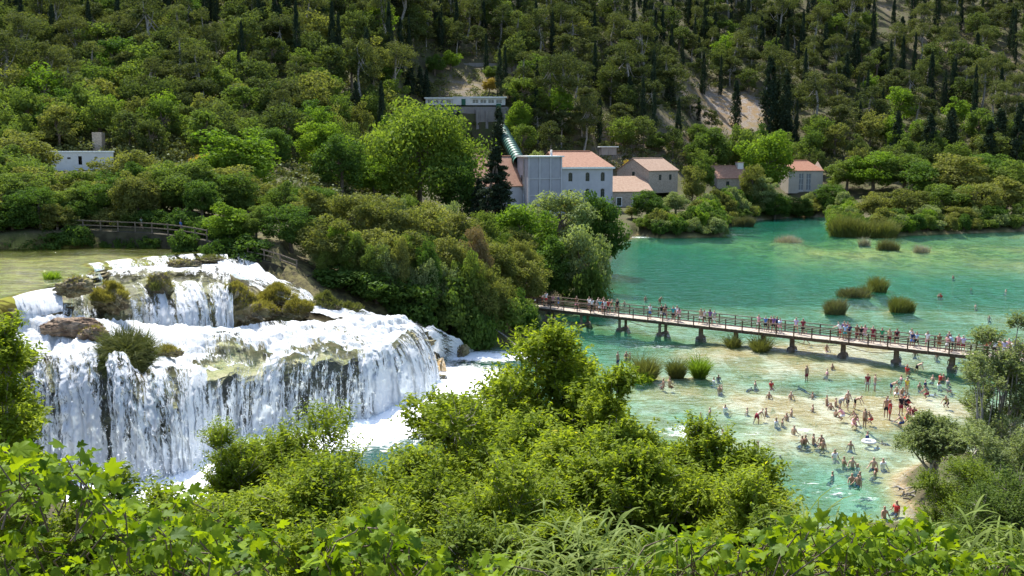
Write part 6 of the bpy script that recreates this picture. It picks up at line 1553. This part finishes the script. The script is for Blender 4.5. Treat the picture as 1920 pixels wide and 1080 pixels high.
def P_(kind, nm, mat, px, top, w, Y, lab, cat='tree', bark=None, vi=None, base=None, hmin=2.0): return put_px(kind, nm, mat, px, top, w, Y, lab, cat, None, bark, vi, hmin, base)
T_ = 'broadleaf_tree'
P_('plane', 'plane_tree', L_PLANE, 785, 208, 262, 200, 'huge bright green plane tree beside the mill', base=408)
P_('mid', T_, L_BRIGHT, 700, 290, 130, 190, 'bright green tree below the plane tree on its sunny side')
P_('mid', T_, L_DEEP, 862, 300, 90, 190, 'dark tree tucked between the plane tree and the conifer', base=430)
P_('conifer', 'conifer_tree', L_CYP, 930, 268, 108, 182, 'dark pointed conifer standing in front of the mill', base=438)
P_('conifer', 'conifer_tree', L_CYP, 898, 330, 60, 186, 'small dark conifer between the plane tree and the pointed conifer', vi=1, base=430)
P_('mid', 'willow_tree', L_PALE, 1050, 358, 150, 160, 'pale silvery willow below the grey mill tower')
P_('midbush', 'blossom_shrub', L_YELLOW, 1064, 366, 46, 171, 'creamy yellow blossoming crown behind the silvery willow', base=400)
P_('mid', T_, L_DEEP, 1128, 366, 105, 165, 'dark glossy tree at the corner of the mill')
P_('mid', T_, L_BRIGHT, 985, 385, 150, 142, 'rich green domed tree below the conifer')
P_('mid', T_, L_DEEP, 1090, 440, 105, 140, 'dense dark tree overhanging the green water')
P_('mid', T_, L_PALE, 1095, 425, 110, 132, 'grey-green willow over the end of the footbridge')
P_('mid', T_, L_DEEP, 1030, 450, 120, 131, 'dark tree above the head of the footbridge')
P_('midbush', 'riverside_bush', L_BROAD, 1105, 500, 60, 128, 'light green bush where the footbridge leaves the dark trees', 'bush')
midl = [  # trees along the path and falls
 (45, 245, 150, 150, L_OLIVE, 'olive tree beside the whitewashed ruin'), (15, 300, 130, 130, L_BROAD, 'green tree at the edge by the olive river'), (60, 340, 120, 119, L_DEEP, 'dark bank tree leaning over the olive river'), (120, 335, 110, 122, L_OLIVE, 'olive bank tree below the low white wall'), (185, 325, 120, 124, L_OLIVE, 'brownish bank tree in front of the whitewashed ruin'),
 (245, 300, 130, 130, L_OLIVE, 'tall olive tree over the embankment path'), (300, 315, 110, 124, L_BROAD, 'green bank tree over the rail fence'), (378, 288, 60, 160, L_YELLOW, 'yellow autumn-coloured tree above the embankment'), (345, 350, 60, 128, L_DRY, 'thin dry brownish tree on the embankment'),
 (440, 312, 170, 142, L_BRIGHT, 'bright green spreading tree above the upper rapids'), (505, 240, 150, 185, L_DEEP, 'deep green round tree uphill of the bright spreading tree'), (600, 225, 150, 195, L_BRIGHT, 'yellow-green tree next to the plane tree'), (640, 260, 110, 180, L_DEEP, 'dark tree in front of the yellow-green tree'), (430, 385, 105, 105, L_BRIGHT, 'vivid green round tree at the bend of the rail fence'),
 (525, 345, 130, 122, L_BROAD, 'green tree behind the shaded path fence'), (585, 355, 140, 114, L_OLIVE, 'olive tree over the shaded path'), (660, 362, 150, 115, L_OLIVE, 'broad olive tree at the middle of the grove'), (735, 372, 140, 117, L_OLIVE, 'dusty olive tree beside the broad one'), (800, 382, 140, 120, L_OLIVE, 'olive tree on the river side of the grove'), (862, 405, 120, 123, L_OLIVE, 'golden olive tree before the pointed conifer'),
 (545, 420, 100, 104, L_DEEP, 'dark tree shading the path fence'), (610, 430, 120, 102, L_OLIVE, 'low olive tree over the side rapids'), (690, 425, 135, 103, L_OLIVE, 'low spreading olive tree above the basin'), (765, 440, 130, 104, L_OLIVE, 'grey olive tree above the side chute'), (835, 450, 120, 107, L_OLIVE, 'olive tree near the reddish dry tree'), (930, 455, 100, 118, L_OLIVE, 'olive tree by the footbridge head'), (985, 480, 90, 121, L_OLIVE, 'yellow-olive tree hiding the end of the footbridge'), (890, 425, 70, 112, L_DRY, 'reddish dry leafless-looking tree in the grove')]
for px, top, w, Y, m, lab in midl: P_('mid', T_, m, px, top, w, Y, lab)
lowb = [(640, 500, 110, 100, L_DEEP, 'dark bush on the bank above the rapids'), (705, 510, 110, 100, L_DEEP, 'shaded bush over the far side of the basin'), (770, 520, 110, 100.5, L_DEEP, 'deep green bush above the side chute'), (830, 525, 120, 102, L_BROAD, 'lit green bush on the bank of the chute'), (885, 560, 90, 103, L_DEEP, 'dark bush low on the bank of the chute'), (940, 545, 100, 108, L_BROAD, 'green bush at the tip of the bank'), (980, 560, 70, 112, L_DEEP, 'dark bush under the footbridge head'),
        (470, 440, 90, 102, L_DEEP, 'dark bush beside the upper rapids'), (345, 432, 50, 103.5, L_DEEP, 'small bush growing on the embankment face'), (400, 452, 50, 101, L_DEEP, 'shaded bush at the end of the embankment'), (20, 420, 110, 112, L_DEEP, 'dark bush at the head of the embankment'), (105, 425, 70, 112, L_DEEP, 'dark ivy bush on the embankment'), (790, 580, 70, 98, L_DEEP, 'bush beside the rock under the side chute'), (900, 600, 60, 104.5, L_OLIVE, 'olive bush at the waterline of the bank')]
for px, top, w, Y, m, lab in lowb: P_('midbush', 'bank_bush', m, px, top, w, Y, lab, 'bush')
shore = [  # far bank
 (1185, 385, 45, 252, L_OLIVE, 'olive bush at the quay'), (1215, 360, 75, 250, L_DEEP, 'dark bush in front of the annex'), (1268, 362, 60, 256, L_PALE, 'light shrub before the stone house'), (1240, 385, 80, 247, L_DEEP, 'dark round bush on the point of the bank'), (1310, 392, 95, 246, L_PALE, 'silvery bush on the point of the bank'), (1275, 398, 70, 245.5, L_BROAD, 'green bush between dark and silvery bushes'),
 (1300, 312, 50, 275, L_OLIVE, 'olive garden tree beside the stone house'), (1322, 288, 48, 290, L_BROAD, 'garden tree with creamy blossom by the small house'), (1368, 348, 60, 296, L_DEEP, 'dark garden tree in front of the small house'), (1412, 305, 46, 300, L_OLIVE, 'blossoming garden tree behind the small house'), (1440, 252, 105, 316, L_BRIGHT, 'big round green tree beside the pale hall'), (1430, 330, 62, 300, L_PALE, 'silvery willow in the garden'),
 (1385, 372, 80, 292, L_BROAD, 'garden bush over the dull reeds'), (1455, 365, 80, 300, L_DEEP, 'dark bank bush below the silvery willow'), (1500, 370, 80, 308, L_BROAD, 'bank bush in front of the pale hall'), (1560, 345, 90, 312, L_DEEP, 'dark tree at the end of the pale hall'), (1590, 300, 80, 330, L_BROAD, 'green tree behind the big reed bed'), (1640, 285, 110, 325, L_BRIGHT, 'bright tree standing tall behind the big reed bed'), (1700, 290, 100, 320, L_BROAD, 'second tall green tree behind the big reed bed'),
 (1745, 300, 100, 305, L_DEEP, 'deep green tree set back from the far bank'), (1800, 290, 120, 300, L_OLIVE, 'large dull green tree on the far bank'), (1860, 285, 110, 310, L_DEEP, 'dark tree behind the large dull one'), (1905, 300, 100, 300, L_BROAD, 'green tree where the far bank leaves view'), (1650, 360, 100, 270, L_OLIVE, 'pale olive bush behind the reeds'), (1710, 355, 110, 262, L_OLIVE, 'wide olive bush on the far bank'), (1770, 345, 110, 266, L_BROAD, 'green bush beside the wide olive bush'), (1830, 340, 120, 265, L_OLIVE, 'tall olive bush on the far bank'), (1890, 335, 120, 268, L_OLIVE, 'last olive bush along the far bank'),
 (1740, 385, 90, 255, L_PALE, 'low grey-green bush touching the water'), (1800, 385, 90, 256, L_OLIVE, 'low olive bush touching the water'), (1860, 385, 100, 258, L_DEEP, 'low dark bush touching the water'), (1920, 380, 100, 260, L_BROAD, 'low green bush touching the water at the end'), (1180, 300, 30, 290, L_YELLOW, 'small yellowish shrub behind the mill roof'), (1230, 250, 70, 315, L_BROAD, 'light green tree on the rocky slope behind the stone house'), (1330, 245, 90, 318, L_BROAD, 'spreading green tree below the scree'), (1400, 240, 70, 330, L_BROAD, 'green tree at the foot of the scree')]
for px, top, w, Y, m, lab in shore: P_('mid', T_ if 'tree' in lab or 'willow' in lab else 'bank_bush', m, px, top, w, Y, lab, 'tree' if 'tree' in lab or 'willow' in lab else 'bush')

# more trees in the grove beside the falls, and bushes lining the far bank
rg2 = random.Random(21)
GW = [(600, 'over the shaded path'), (720, 'above the foaming basin'), (830, 'above the side chute'), (920, 'around the reddish dry tree'), (1100, 'by the footbridge head')]
for k in range(62):
    px = rg2.uniform(480, 1000); Y = rg2.uniform(102, 136)
    if px > 900: Y = rg2.uniform(119, 138)
    if px > 940: Y = rg2.uniform(127, 140)
    top = np.interp(px, [480, 560, 660, 760, 860, 1000], [372, 352, 362, 378, 405, 455]) + (136 - Y) * 2.6 + rg2.uniform(-22, 20)
    w = rg2.uniform(46, 82)
    word = next(b for a, b in GW if px < a)
    m = rg2.choice([L_OLIVE, L_OLIVE, L_BROAD, L_OLIVE, L_BROAD, L_PALE, L_DEEP])
    put_px('mid', 'grove_tree', m, px, top, w, Y, ('olive-green' if m is L_OLIVE else 'green' if m is L_BROAD else 'pale' if m is L_PALE else 'dark') + (' slim' if w < 58 else ' broad' if w > 72 else ' round') + ' tree in the grove ' + word, 'tree', 'trees of the grove beside the falls')
for k in range(34):
    px = rg2.uniform(-60, 430); Y = rg2.uniform(111.2, 124)
    top = np.interp(px, [-60, 60, 85, 215, 250, 430], [290, 290, 312, 312, 290, 320]) + (124 - Y) * 2.0 + rg2.uniform(-6, 22)
    m = rg2.choice([L_OLIVE, L_DEEP, L_BROAD, L_OLIVE, L_BROAD])
    put_px('mid', 'bank_tree', m, px, top, rg2.uniform(80, 125), Y, ('olive-green' if m is L_OLIVE else 'green' if m is L_BROAD else 'dark') + ' tree crowding the embankment ' + ('near its head' if px < 120 else 'behind the rail fence' if px < 320 else 'at the fence bend'), 'tree', 'trees lining the embankment')
for px, top, w, Y, m, lab in ((845, 130, 40, 340, L_BRIGHT, 'bright shrub below the woodland retaining wall'), (925, 128, 34, 338, L_BROAD, 'upright green shrub at the end of the retaining wall'), (918, 157, 30, 326, L_YELLOW, 'yellowish shrub above the pump house'), (955, 145, 44, 322, L_PALE, 'grey-green round tree at the end of the pump house'), (970, 165, 46, 318, L_BROAD, 'light green tree below the grey-green round one'), (975, 195, 56, 306, L_BRIGHT, 'bright tree beside the terrace wall'), (1010, 280, 40, 282, L_PALE, 'pale shrub behind the mill ridge'), (830, 222, 90, 290, L_OLIVE, 'olive pine-like tree under the pump house'), (770, 205, 80, 280, L_OLIVE, 'olive tree downhill of the cypress trio'), (815, 150, 40, 335, L_DEEP, 'dark shrub above the pump house roof'), (1310, 232, 40, 340, L_BROAD, 'green shrub at the foot of the bare scree'), (1335, 196, 40, 370, L_PINE, 'pine on the brow of the bare scree'), (1300, 190, 50, 372, L_PINE, 'wider pine on the brow of the bare scree'), (1270, 195, 44, 365, L_PINE, 'pine at the wooded end of the scree')):
    put_px('mid' if m is not L_PINE else 'pine', 'hillside_tree' if 'tree' in lab or 'pine' in lab else 'hillside_shrub', m, px, top, w, Y, lab, 'tree' if 'tree' in lab or 'pine' in lab else 'bush', hmin=3.0)
for k in range(30):
    px = -70 + 17 * k + rg2.uniform(-5, 5); Y = np.interp(px, [-60, 285, 345, 430], [110.6, 109.8, 108.0, 104.2]) + rg2.uniform(0, 1.2)
    if px > 430: break
    mm = rg2.choice([L_DEEP, L_DEEP, L_BROAD, L_OLIVE]); ww = rg2.uniform(42, 70)
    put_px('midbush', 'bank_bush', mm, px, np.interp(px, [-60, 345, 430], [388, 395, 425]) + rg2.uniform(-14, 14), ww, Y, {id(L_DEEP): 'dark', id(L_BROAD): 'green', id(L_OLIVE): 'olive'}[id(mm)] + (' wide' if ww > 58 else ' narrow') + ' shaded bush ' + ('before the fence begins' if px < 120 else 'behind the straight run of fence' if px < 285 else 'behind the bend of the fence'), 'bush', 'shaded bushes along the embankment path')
for k in range(16):
    px = -60 + 26 * k + rg2.uniform(-8, 8)
    if px > 330: break
    put_px('midbush', 'bank_bush', L_DEEP, px, rg2.uniform(415, 440) if px < 150 else rg2.uniform(436, 450), rg2.uniform(50, 80) if px < 150 else rg2.uniform(24, 40), 107.6 - (0.9 if px > 250 else 0), ('big dark creeper mass' if px < 150 else 'small dark creeper clump') + ' hanging on the embankment face', 'bush', 'creepers on the embankment face', base=468, hmin=.8)
for k in range(13):
    px = -60 + 16 * k + rg2.uniform(-6, 6)
    mm = rg2.choice([L_DEEP, L_OLIVE, L_DEEP]); tp = rg2.uniform(345, 395)
    put_px('midbush' if k % 2 else 'mid', 'bank_tree', mm, px, tp, rg2.uniform(60, 90), rg2.uniform(107.4, 109.4), ('dark ' if mm is L_DEEP else 'olive ') + ('tall ' if tp < 362 else 'low ' if tp > 380 else '') + ('bushy' if k % 2 else 'tree-like') + ' crown overhanging the olive river ' + ('at its far end' if px < 10 else 'below the whitewashed ruin' if px < 90 else 'beside the start of the rail fence'), 'tree', 'crowns overhanging the olive river')
for k in range(26):
    px = 600 + 15 * k + rg2.uniform(-8, 8); Y = np.interp(px, [600, 700, 800, 900, 990], [99.5, 100, 101, 104, 112]) + rg2.uniform(0, 2.5)
    m = rg2.choice([L_DEEP, L_BROAD, L_OLIVE, L_BRIGHT, L_PALE]); top = np.interp(px, [600, 700, 800, 900, 990], [440, 455, 475, 500, 520]) + rg2.uniform(-28, 40)
    put_px('mid', 'bank_tree', m, px, top, rg2.uniform(44, 74), Y, {id(L_DEEP): 'dark', id(L_BROAD): 'green', id(L_OLIVE): 'olive', id(L_BRIGHT): 'bright', id(L_PALE): 'silvery'}[id(m)] + ' small tree at the front of the grove ' + next(b for a, b in GW if px < a), 'tree', 'small trees at the front of the grove')
SH = [np.array(q) for q in POOL[10:22]]
nsh = 0
for i in range(len(SH) - 1):
    a_, b_ = SH[i], SH[i + 1]; L_ = np.linalg.norm(b_ - a_); n_ = np.array((-(b_ - a_)[1], (b_ - a_)[0])) / (L_ + 1e-9)
    for s_ in np.arange(1.0, L_, 3.4):
        for row in range(2):
            q = a_ + (b_ - a_) * s_ / L_ + n_ * (rg2.uniform(0.6, 2.0) + row * 3.6) + np.array((rg2.uniform(-1, 1), 0))
            if in_poly(np.array([q[0]]), np.array([q[1]]), POOL)[0]: continue
            pp = project((q[0], q[1], 1.0))
            if pp[0] > 1950 or pp[0] < 1168: continue
            if 1150 < pp[0] < 1196: continue
            m = rg2.choice([L_DEEP, L_BROAD, L_OLIVE, L_PALE, L_BRIGHT]); h = rg2.uniform(2.6, 4.6) + row * 1.2; w = rg2.uniform(3.6, 5.6)
            if blocked(pp[0], project((q[0], q[1], h + 1))[1], pp[1], w * FPX / q[1], q[1]): h *= .6
            col = {id(L_DEEP): 'dark', id(L_BROAD): 'green', id(L_OLIVE): 'olive', id(L_PALE): 'silvery', id(L_BRIGHT): 'bright'}[id(m)]
            wz = 'on the bank before the mill annex' if pp[0] < 1300 else 'on the bank before the garden' if pp[0] < 1480 else 'on the bank before the pale hall' if pp[0] < 1570 else 'behind the big reed bed' if pp[0] < 1690 else 'along the far end of the bank'
            put('midbush', 'bank_bush', m, q[0], q[1], h, w, col + (' back-row' if row else ' waterside') + ' bush ' + wz, 'bush', 'bushes lining the far bank'); nsh += 1
print('COUNTS', CNT, COUNT, nsh)
# ------------------------------------------------------------------ near plants
def near_tree(nm, mat, px, top, wpx, Y, label, seed, sprigs, leaf, cat='tree', bark=None, **kw):
    p = aty(px, top + 14, Y); z = height(p[0], Y); h = max(1.5, p[2] - z); w = wpx * Y / FPX
    return plant(nm, v_sprig(seed, sprigs, h, w, leaf, **kw), mat, (p[0], Y, z), (1, 1, 1), 0, label, cat, None, bark or M_BARKG)
near_tree('ash_tree', L_FORE, 1040, 622, 380, 34, 'tall sunlit tree whose top reaches the footbridge', 701, 4200, 0.26, k_l=40, bark_r=.13, slen=.8, zc=.62, rz=.40)
near_tree('ash_tree', L_FORE, 890, 705, 330, 31, 'sunlit tree standing before the foot of the lowest fall', 702, 4000, 0.24, k_l=36, bark_r=.12, zc=.6)
near_tree('ash_tree', L_FORE, 1165, 728, 250, 30, 'leafy tree beside the round reed tufts', 703, 2900, 0.23, k_l=34, bark_r=.11, zc=.6)
near_tree('ash_tree', L_FORE, 960, 780, 420, 25, 'widest yellow-green tree in the middle of the slope', 704, 4200, 0.20, k_l=46, bark_r=.12, zc=.64, rz=.36)
near_tree('willow_tree', L_FORE, 560, 815, 390, 24, 'feathery light tree in front of the lowest fall', 705, 5200, 0.19, asp=.26, k_l=40, bark_r=.08, droop=.1, zc=.64, rz=.38)
near_tree('willow_tree', L_FORE, 430, 800, 110, 23, 'small leafy sapling before the white curtain', 706, 1300, 0.11, k_l=14, bark_r=.06, zc=.72, rz=.3)
near_tree('ash_tree', L_FORE, 1370, 820, 230, 22, 'yellow-green tree over the foaming current', 707, 2400, 0.18, k_l=30, bark_r=.09, zc=.66, rz=.36)
near_tree('ash_tree', L_FORE, 1290, 800, 110, 23, 'thin leafy treetop poking into the foaming current', 717, 900, 0.13, k_l=14, bark_r=.06, zc=.74, rz=.26)
near_tree('ash_tree', L_FORE, 1180, 850, 280, 21, 'shaded tree below the leafy middle tree', 708, 2400, 0.18, k_l=30, bark_r=.09, zc=.62)
near_tree('bank_tree', L_FORE, -10, 545, 110, 27, 'bright tree at the edge beside the lowest fall', 709, 1600, 0.22, k_l=24, bark_r=.1, zc=.62)
near_tree('bank_tree', L_FORE, 0, 690, 110, 19, 'leafy shrub at the edge before the white curtain', 710, 1400, 0.16, k_l=20, bark_r=.06, zc=.66)
near_tree('round_tree', L_PALE, 1752, 772, 150, 57, 'small round-crowned tree standing at the water beside driftwood', 711, 2600, 0.17, k_l=30, bark_r=.17, zc=.66, rz=.34, per=12, slen=.5, asp=.5, flatbase=-.5)
near_tree('bare_tree', L_PALE, 1885, 585, 150, 50, 'straggly tree with bare grey branches before the end of the footbridge', 712, 1500, 0.22, k_l=30, bark_r=.16, zc=.60, rz=.45, per=12, slen=.7, bark=M_BARKG, twig_every=1)
near_tree('bare_tree', L_PALE, 1850, 655, 110, 48, 'smaller half-bare tree beside the straggly one', 713, 600, 0.18, k_l=20, bark_r=.12, zc=.60, rz=.45, per=12, slen=.6, bark=M_BARKG, twig_every=1)
near_tree('bank_bush', L_PALE, 1880, 800, 200, 44, 'grey-green bush mass below the straggly tree', 714, 2600, 0.17, 'bush', k_l=30, zc=.5, rz=.5)
near_tree('bank_bush', L_IVY, 1810, 870, 200, 38, 'dull green bush behind the driftwood tree', 715, 2600, 0.15, 'bush', k_l=30, zc=.5, rz=.5)
near_tree('bank_bush', L_BROAD, 1890, 890, 260, 30, 'big dark bush at the edge above the canes', 716, 3600, 0.13, 'bush', k_l=34, zc=.5, rz=.5)
near_tree('bank_bush', L_IVY, 1740, 985, 190, 24, 'dark bush behind the fig and below the driftwood', 718, 2200, 0.11, 'bush', k_l=24, zc=.5, rz=.5)
near_tree('ash_tree', L_FORE, 760, 850, 260, 22, 'yellow-green tree between the feathery tree and the widest tree', 731, 2600, 0.175, k_l=30, bark_r=.09, zc=.62)
near_tree('ash_tree', L_FORE, 1080, 830, 280, 23, 'sunlit tree before the tall one', 732, 2600, 0.185, k_l=30, bark_r=.09, zc=.62)
near_tree('ash_tree', L_FORE, 640, 900, 260, 18, 'low sunlit tree below the feathery one', 733, 2400, 0.15, k_l=28, bark_r=.07, zc=.6)
near_tree('ash_tree', L_FORE, 1290, 880, 230, 20, 'sunlit crown between the shaded tree and the current', 737, 2200, 0.16, k_l=24, bark_r=.07, zc=.62)
near_tree('ash_tree', L_FORE, 470, 870, 240, 20, 'sunlit crown under the small sapling', 738, 2400, 0.155, k_l=24, bark_r=.07, zc=.6)
near_tree('ash_tree', L_FORE, 330, 880, 200, 20, 'low sunlit tree under the spray of the fall', 734, 2000, 0.155, k_l=24, bark_r=.07, zc=.62)
near_tree('ash_tree', L_FORE, 1420, 905, 190, 18, 'low yellow-green tree above the cane spray', 735, 1800, 0.15, k_l=22, bark_r=.07, zc=.62)
near_tree('ash_tree', L_FORE, 940, 900, 330, 19, 'low spreading tree with a bare forked branch', 736, 2800, 0.155, k_l=30, bark_r=.09, zc=.6)
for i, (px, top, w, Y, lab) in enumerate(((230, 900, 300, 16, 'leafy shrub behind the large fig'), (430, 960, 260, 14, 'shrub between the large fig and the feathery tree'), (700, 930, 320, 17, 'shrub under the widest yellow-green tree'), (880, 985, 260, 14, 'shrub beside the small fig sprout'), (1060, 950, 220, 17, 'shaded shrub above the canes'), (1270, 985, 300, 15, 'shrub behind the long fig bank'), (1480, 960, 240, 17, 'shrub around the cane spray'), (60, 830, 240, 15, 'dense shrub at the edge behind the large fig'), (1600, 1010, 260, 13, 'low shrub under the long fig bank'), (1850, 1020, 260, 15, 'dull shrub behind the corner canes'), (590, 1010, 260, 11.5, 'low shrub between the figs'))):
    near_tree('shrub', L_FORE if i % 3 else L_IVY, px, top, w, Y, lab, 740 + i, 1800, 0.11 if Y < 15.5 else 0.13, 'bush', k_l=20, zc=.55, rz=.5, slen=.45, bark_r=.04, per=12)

def fig_leaf_mesh(seed):
    rng = np.random.default_rng(seed)
    # five-lobed outline in the x-y plane, petiole at the origin, tip along +y
    ang = [-150, -125, -98, -78, -62, -40, -24, 0, 24, 40, 62, 78, 98, 125, 150]
    rad = [0.34, 0.50, 0.58, 0.44, 0.74, 0.80, 0.52, 1.0, 0.52, 0.80, 0.74, 0.44, 0.58, 0.50, 0.34]
    V = [(0, 0.0, 0)]; c = (0, 0.30)
    pts = []
    for a, r in zip(ang, rad):
        a = math.radians(a); r *= rng.uniform(.92, 1.08)
        pts.append((math.sin(a) * r * 0.62, 0.30 + math.cos(a) * r * 0.62))
    fo_ = rng.uniform(-.35, .45); dr_ = rng.uniform(.05, .7)
    V = [(0, 0.30, 0.03)] + [(x, y, fo_ * abs(x) + 0.09 * math.sin(6 * x + seed) - dr_ * max(0, y - 0.35) ** 2 + rng.uniform(-.03, .03)) for x, y in pts] + [(0, 0.0, 0)]
    n = len(pts)
    F = [(0, i + 1, i + 2) for i in range(n - 1)] + [(0, n, n + 1), (0, n + 1, 1)]
    F = [f[::-1] for f in F]
    me = mesh_np('leaf', np.array(V), np.array(F), False, {'tint': np.full(len(V), rng.uniform(0, 1))})
    me.materials.append(L_FIG); return me
FIGL = [fig_leaf_mesh(i) for i in range(12)]
def fig(px0, px1, top_fn, Y0, Y1, n_tips, label, seed, leaf=0.19, nobj=280):
    """a spreading fig: stems fan out from one base, whorls of big lobed leaves at the stem tips"""
    rng = np.random.default_rng(seed)
    pc = aty((px0 + px1) / 2, 1075, (Y0 + Y1) / 2); zb = height(pc[0], pc[1])
    base = np.array((pc[0], pc[1] + 0.3, zb))
    e = empty('fig_tree', tuple(base)); tag(e, label, 'tree')
    mb = MB(); recs = []
    for i in range(n_tips):
        px = rng.uniform(px0, px1); Y = rng.uniform(Y0, Y1); t_ = top_fn(px)
        py = t_ + (1100 - t_) * (rng.uniform(0, .22) if i % 3 == 0 else rng.uniform(0.1, 1) ** 1.1)
        tip = aty(px, py + 12, Y) - base
        mid = tip * np.array((0.55, 0.55, 0.45)) + rng.normal(size=3) * 0.12
        st_ = tip + np.array((rng.normal() * .25, .25 + rng.normal() * .2, -.5)); mb.tube([st_, st_ * .4 + tip * .6 + rng.normal(size=3) * .08, tip * 0.95 + st_ * .05, tip], [0.008, 0.007, 0.006, 0.004], 5, False)
        k = rng.integers(6, 10)
        for j in range(k):
            a = 2.4 * j + rng.uniform(-.3, .3); el = rng.uniform(-0.5, 0.75) if j > 1 else rng.uniform(0.5, 1.0)
            d = np.array((math.cos(a) * math.cos(el), math.sin(a) * math.cos(el), math.sin(el)))
            pet = rng.uniform(.05, .13)
            root = tip - np.array((0, 0, 1)) * 0.03 * j + d * pet
            s = leaf * rng.uniform(0.5, 1.3) * (0.75 if j > 6 else 1)
            n_ = unit(np.array((0, -0.15, 1.0)) * 0.9 + rng.normal(size=3) * 0.62)
            recs.append((root, d, n_, s, int(rng.integers(0, 12))))
    mb.build('branches', M_BARK, e, True)['kind'] = 'stuff'
    order = rng.permutation(len(recs)); big = set(order[:nobj].tolist())
    Vs = []; Fs = []; Ts = []; off = 0
    for i, (root, d, n_, s, vi) in enumerate(recs):
        y = d - n_ * np.dot(d, n_); y = y / (np.linalg.norm(y) + 1e-9); y = unit(y + np.array((0, 0, -0.25)))
        n2 = unit(n_ - y * np.dot(n_, y)); x = np.cross(y, n2)
        if i in big:
            o = bpy.data.objects.new('leaf', FIGL[vi]); COL.objects.link(o); o.parent = e
            M = Matrix(((x[0] * s, y[0] * s, n2[0] * s, root[0]), (x[1] * s, y[1] * s, n2[1] * s, root[1]), (x[2] * s, y[2] * s, n2[2] * s, root[2]), (0, 0, 0, 1)))
            o.matrix_local = M
        else:
            me = FIGL[vi]; co = np.empty(len(me.vertices) * 3, np.float32); me.vertices.foreach_get('co', co); co = co.reshape(-1, 3) * s
            fi = np.empty(len(me.polygons) * 3, np.int32); me.loops.foreach_get('vertex_index', fi)
            Vs.append(co[:, :1] * x + co[:, 1:2] * y + co[:, 2:3] * n2 + root); Fs.append(fi.reshape(-1, 3) + off); off += len(co); Ts.append(np.full(len(co), rng.uniform(0, 1)))
    if Vs:
        o = link('foliage', mesh_np('foliage', np.concatenate(Vs), np.concatenate(Fs), False, {'tint': np.concatenate(Ts)}), e, L_FIGM); o['kind'] = 'stuff'
    return e
fig(-40, 470, lambda x: np.interp(x, [-40, 60, 120, 200, 330, 470], [790, 850, 815, 900, 975, 1020]), 7.6, 10.5, 150, 'large fig tree spreading broad leaves in the corner before the fall', 801, 0.175)
fig(600, 810, lambda x: np.interp(x, [600, 660, 740, 810], [1020, 945, 985, 1040]), 7.0, 8.6, 50, 'fig tree with broad leaves under the feathery tree', 802, 0.155)
fig(855, 965, lambda x: 1040, 7.0, 8.0, 11, 'small fig sprout at the lower edge between larger figs', 803, 0.14)
fig(330, 520, lambda x: np.interp(x, [330, 420, 520], [900, 965, 990]), 10, 12.5, 44, 'fig branches rising beside the large fig', 804, 0.18)
fig(1170, 1500, lambda x: np.interp(x, [1170, 1260, 1400, 1500], [1050, 985, 1005, 965]), 8.5, 11.0, 100, 'long fig bank of glossy leaves beside the canes', 805, 0.155)
fig(1490, 1790, lambda x: np.interp(x, [1490, 1560, 1640, 1700, 1790], [985, 955, 1000, 960, 1030]), 8.0, 10.5, 100, 'fig tree of glossy leaves under the lowest bathers', 806, 0.155)
fig(1740, 1900, lambda x: 1042, 7.5, 8.5, 24, 'small fig at the corner below the dull bush', 807, 0.14)

def cane(px, py, Y, n, L, label, seed, spread=1.0, mat=None):
    rng = np.random.default_rng(seed); p = aty(px, py, Y)
    e = empty('giant_cane', tuple(p)); tag(e, label, 'plant')
    for i in range(n):
        a = rng.uniform(0, 6.283); out = np.array((math.cos(a), math.sin(a), 0)); l = L * rng.uniform(.6, 1.15)
        b0 = np.array((rng.normal() * .28 * spread, rng.normal() * .28 * spread, rng.uniform(-.5, .25)))
        d = unit(np.array((0, 0, 1.0)) + out * rng.uniform(.35, 1.0)); side = unit(np.cross(d, np.array((0, 0, 1.0)) + rng.normal(size=3) * .2))
        pts = []; q = b0.copy(); dd = d.copy()
        for k in range(6):
            pts.append(q.copy()); dd = unit(dd + np.array((0, 0, -0.22 - 0.03 * k)) + out * .06); q = q + dd * l / 5
        wd_ = [0.008, 0.014, 0.015, 0.012, 0.007, 0.001]
        V = []
        for k in range(6): V += [pts[k] - side * wd_[k] * .9, pts[k] + side * wd_[k] * .9]
        Fq = [(2 * k, 2 * k + 1, 2 * k + 3, 2 * k + 2) for k in range(5)]
        link('leaf', mesh_np('leaf', np.array(V), np.array(Fq), False, {'tint': np.full(12, rng.uniform(0, 1))}), e, mat or L_CANE)
L_CANE = mat_leaf('cane_leaves', (0.10, 0.15, 0.03), (0.22, 0.27, 0.075), 0.38, 0.01, None, 0.7)
cane(1075, 1045, 9.5, 190, 0.42, 'clump of pale giant cane at the lower edge', 821, 1.2)
cane(1160, 1055, 9.0, 180, 0.40, 'second clump of pale cane next to the long fig bank', 822, 1.1)
cane(1515, 1000, 12.5, 36, .8, 'spray of arching cane blades rising before the current', 823, .5)
cane(1800, 1070, 9.0, 160, 0.42, 'dry pale cane clump by the corner fig', 824, 1.3)
cane(1890, 1060, 8.5, 160, 0.42, 'cane clump in the corner under the dark bush', 825, 1.2)
cane(1000, 1070, 10, 90, 0.34, 'thin cane clump beside the fig sprout', 826, 1.0)
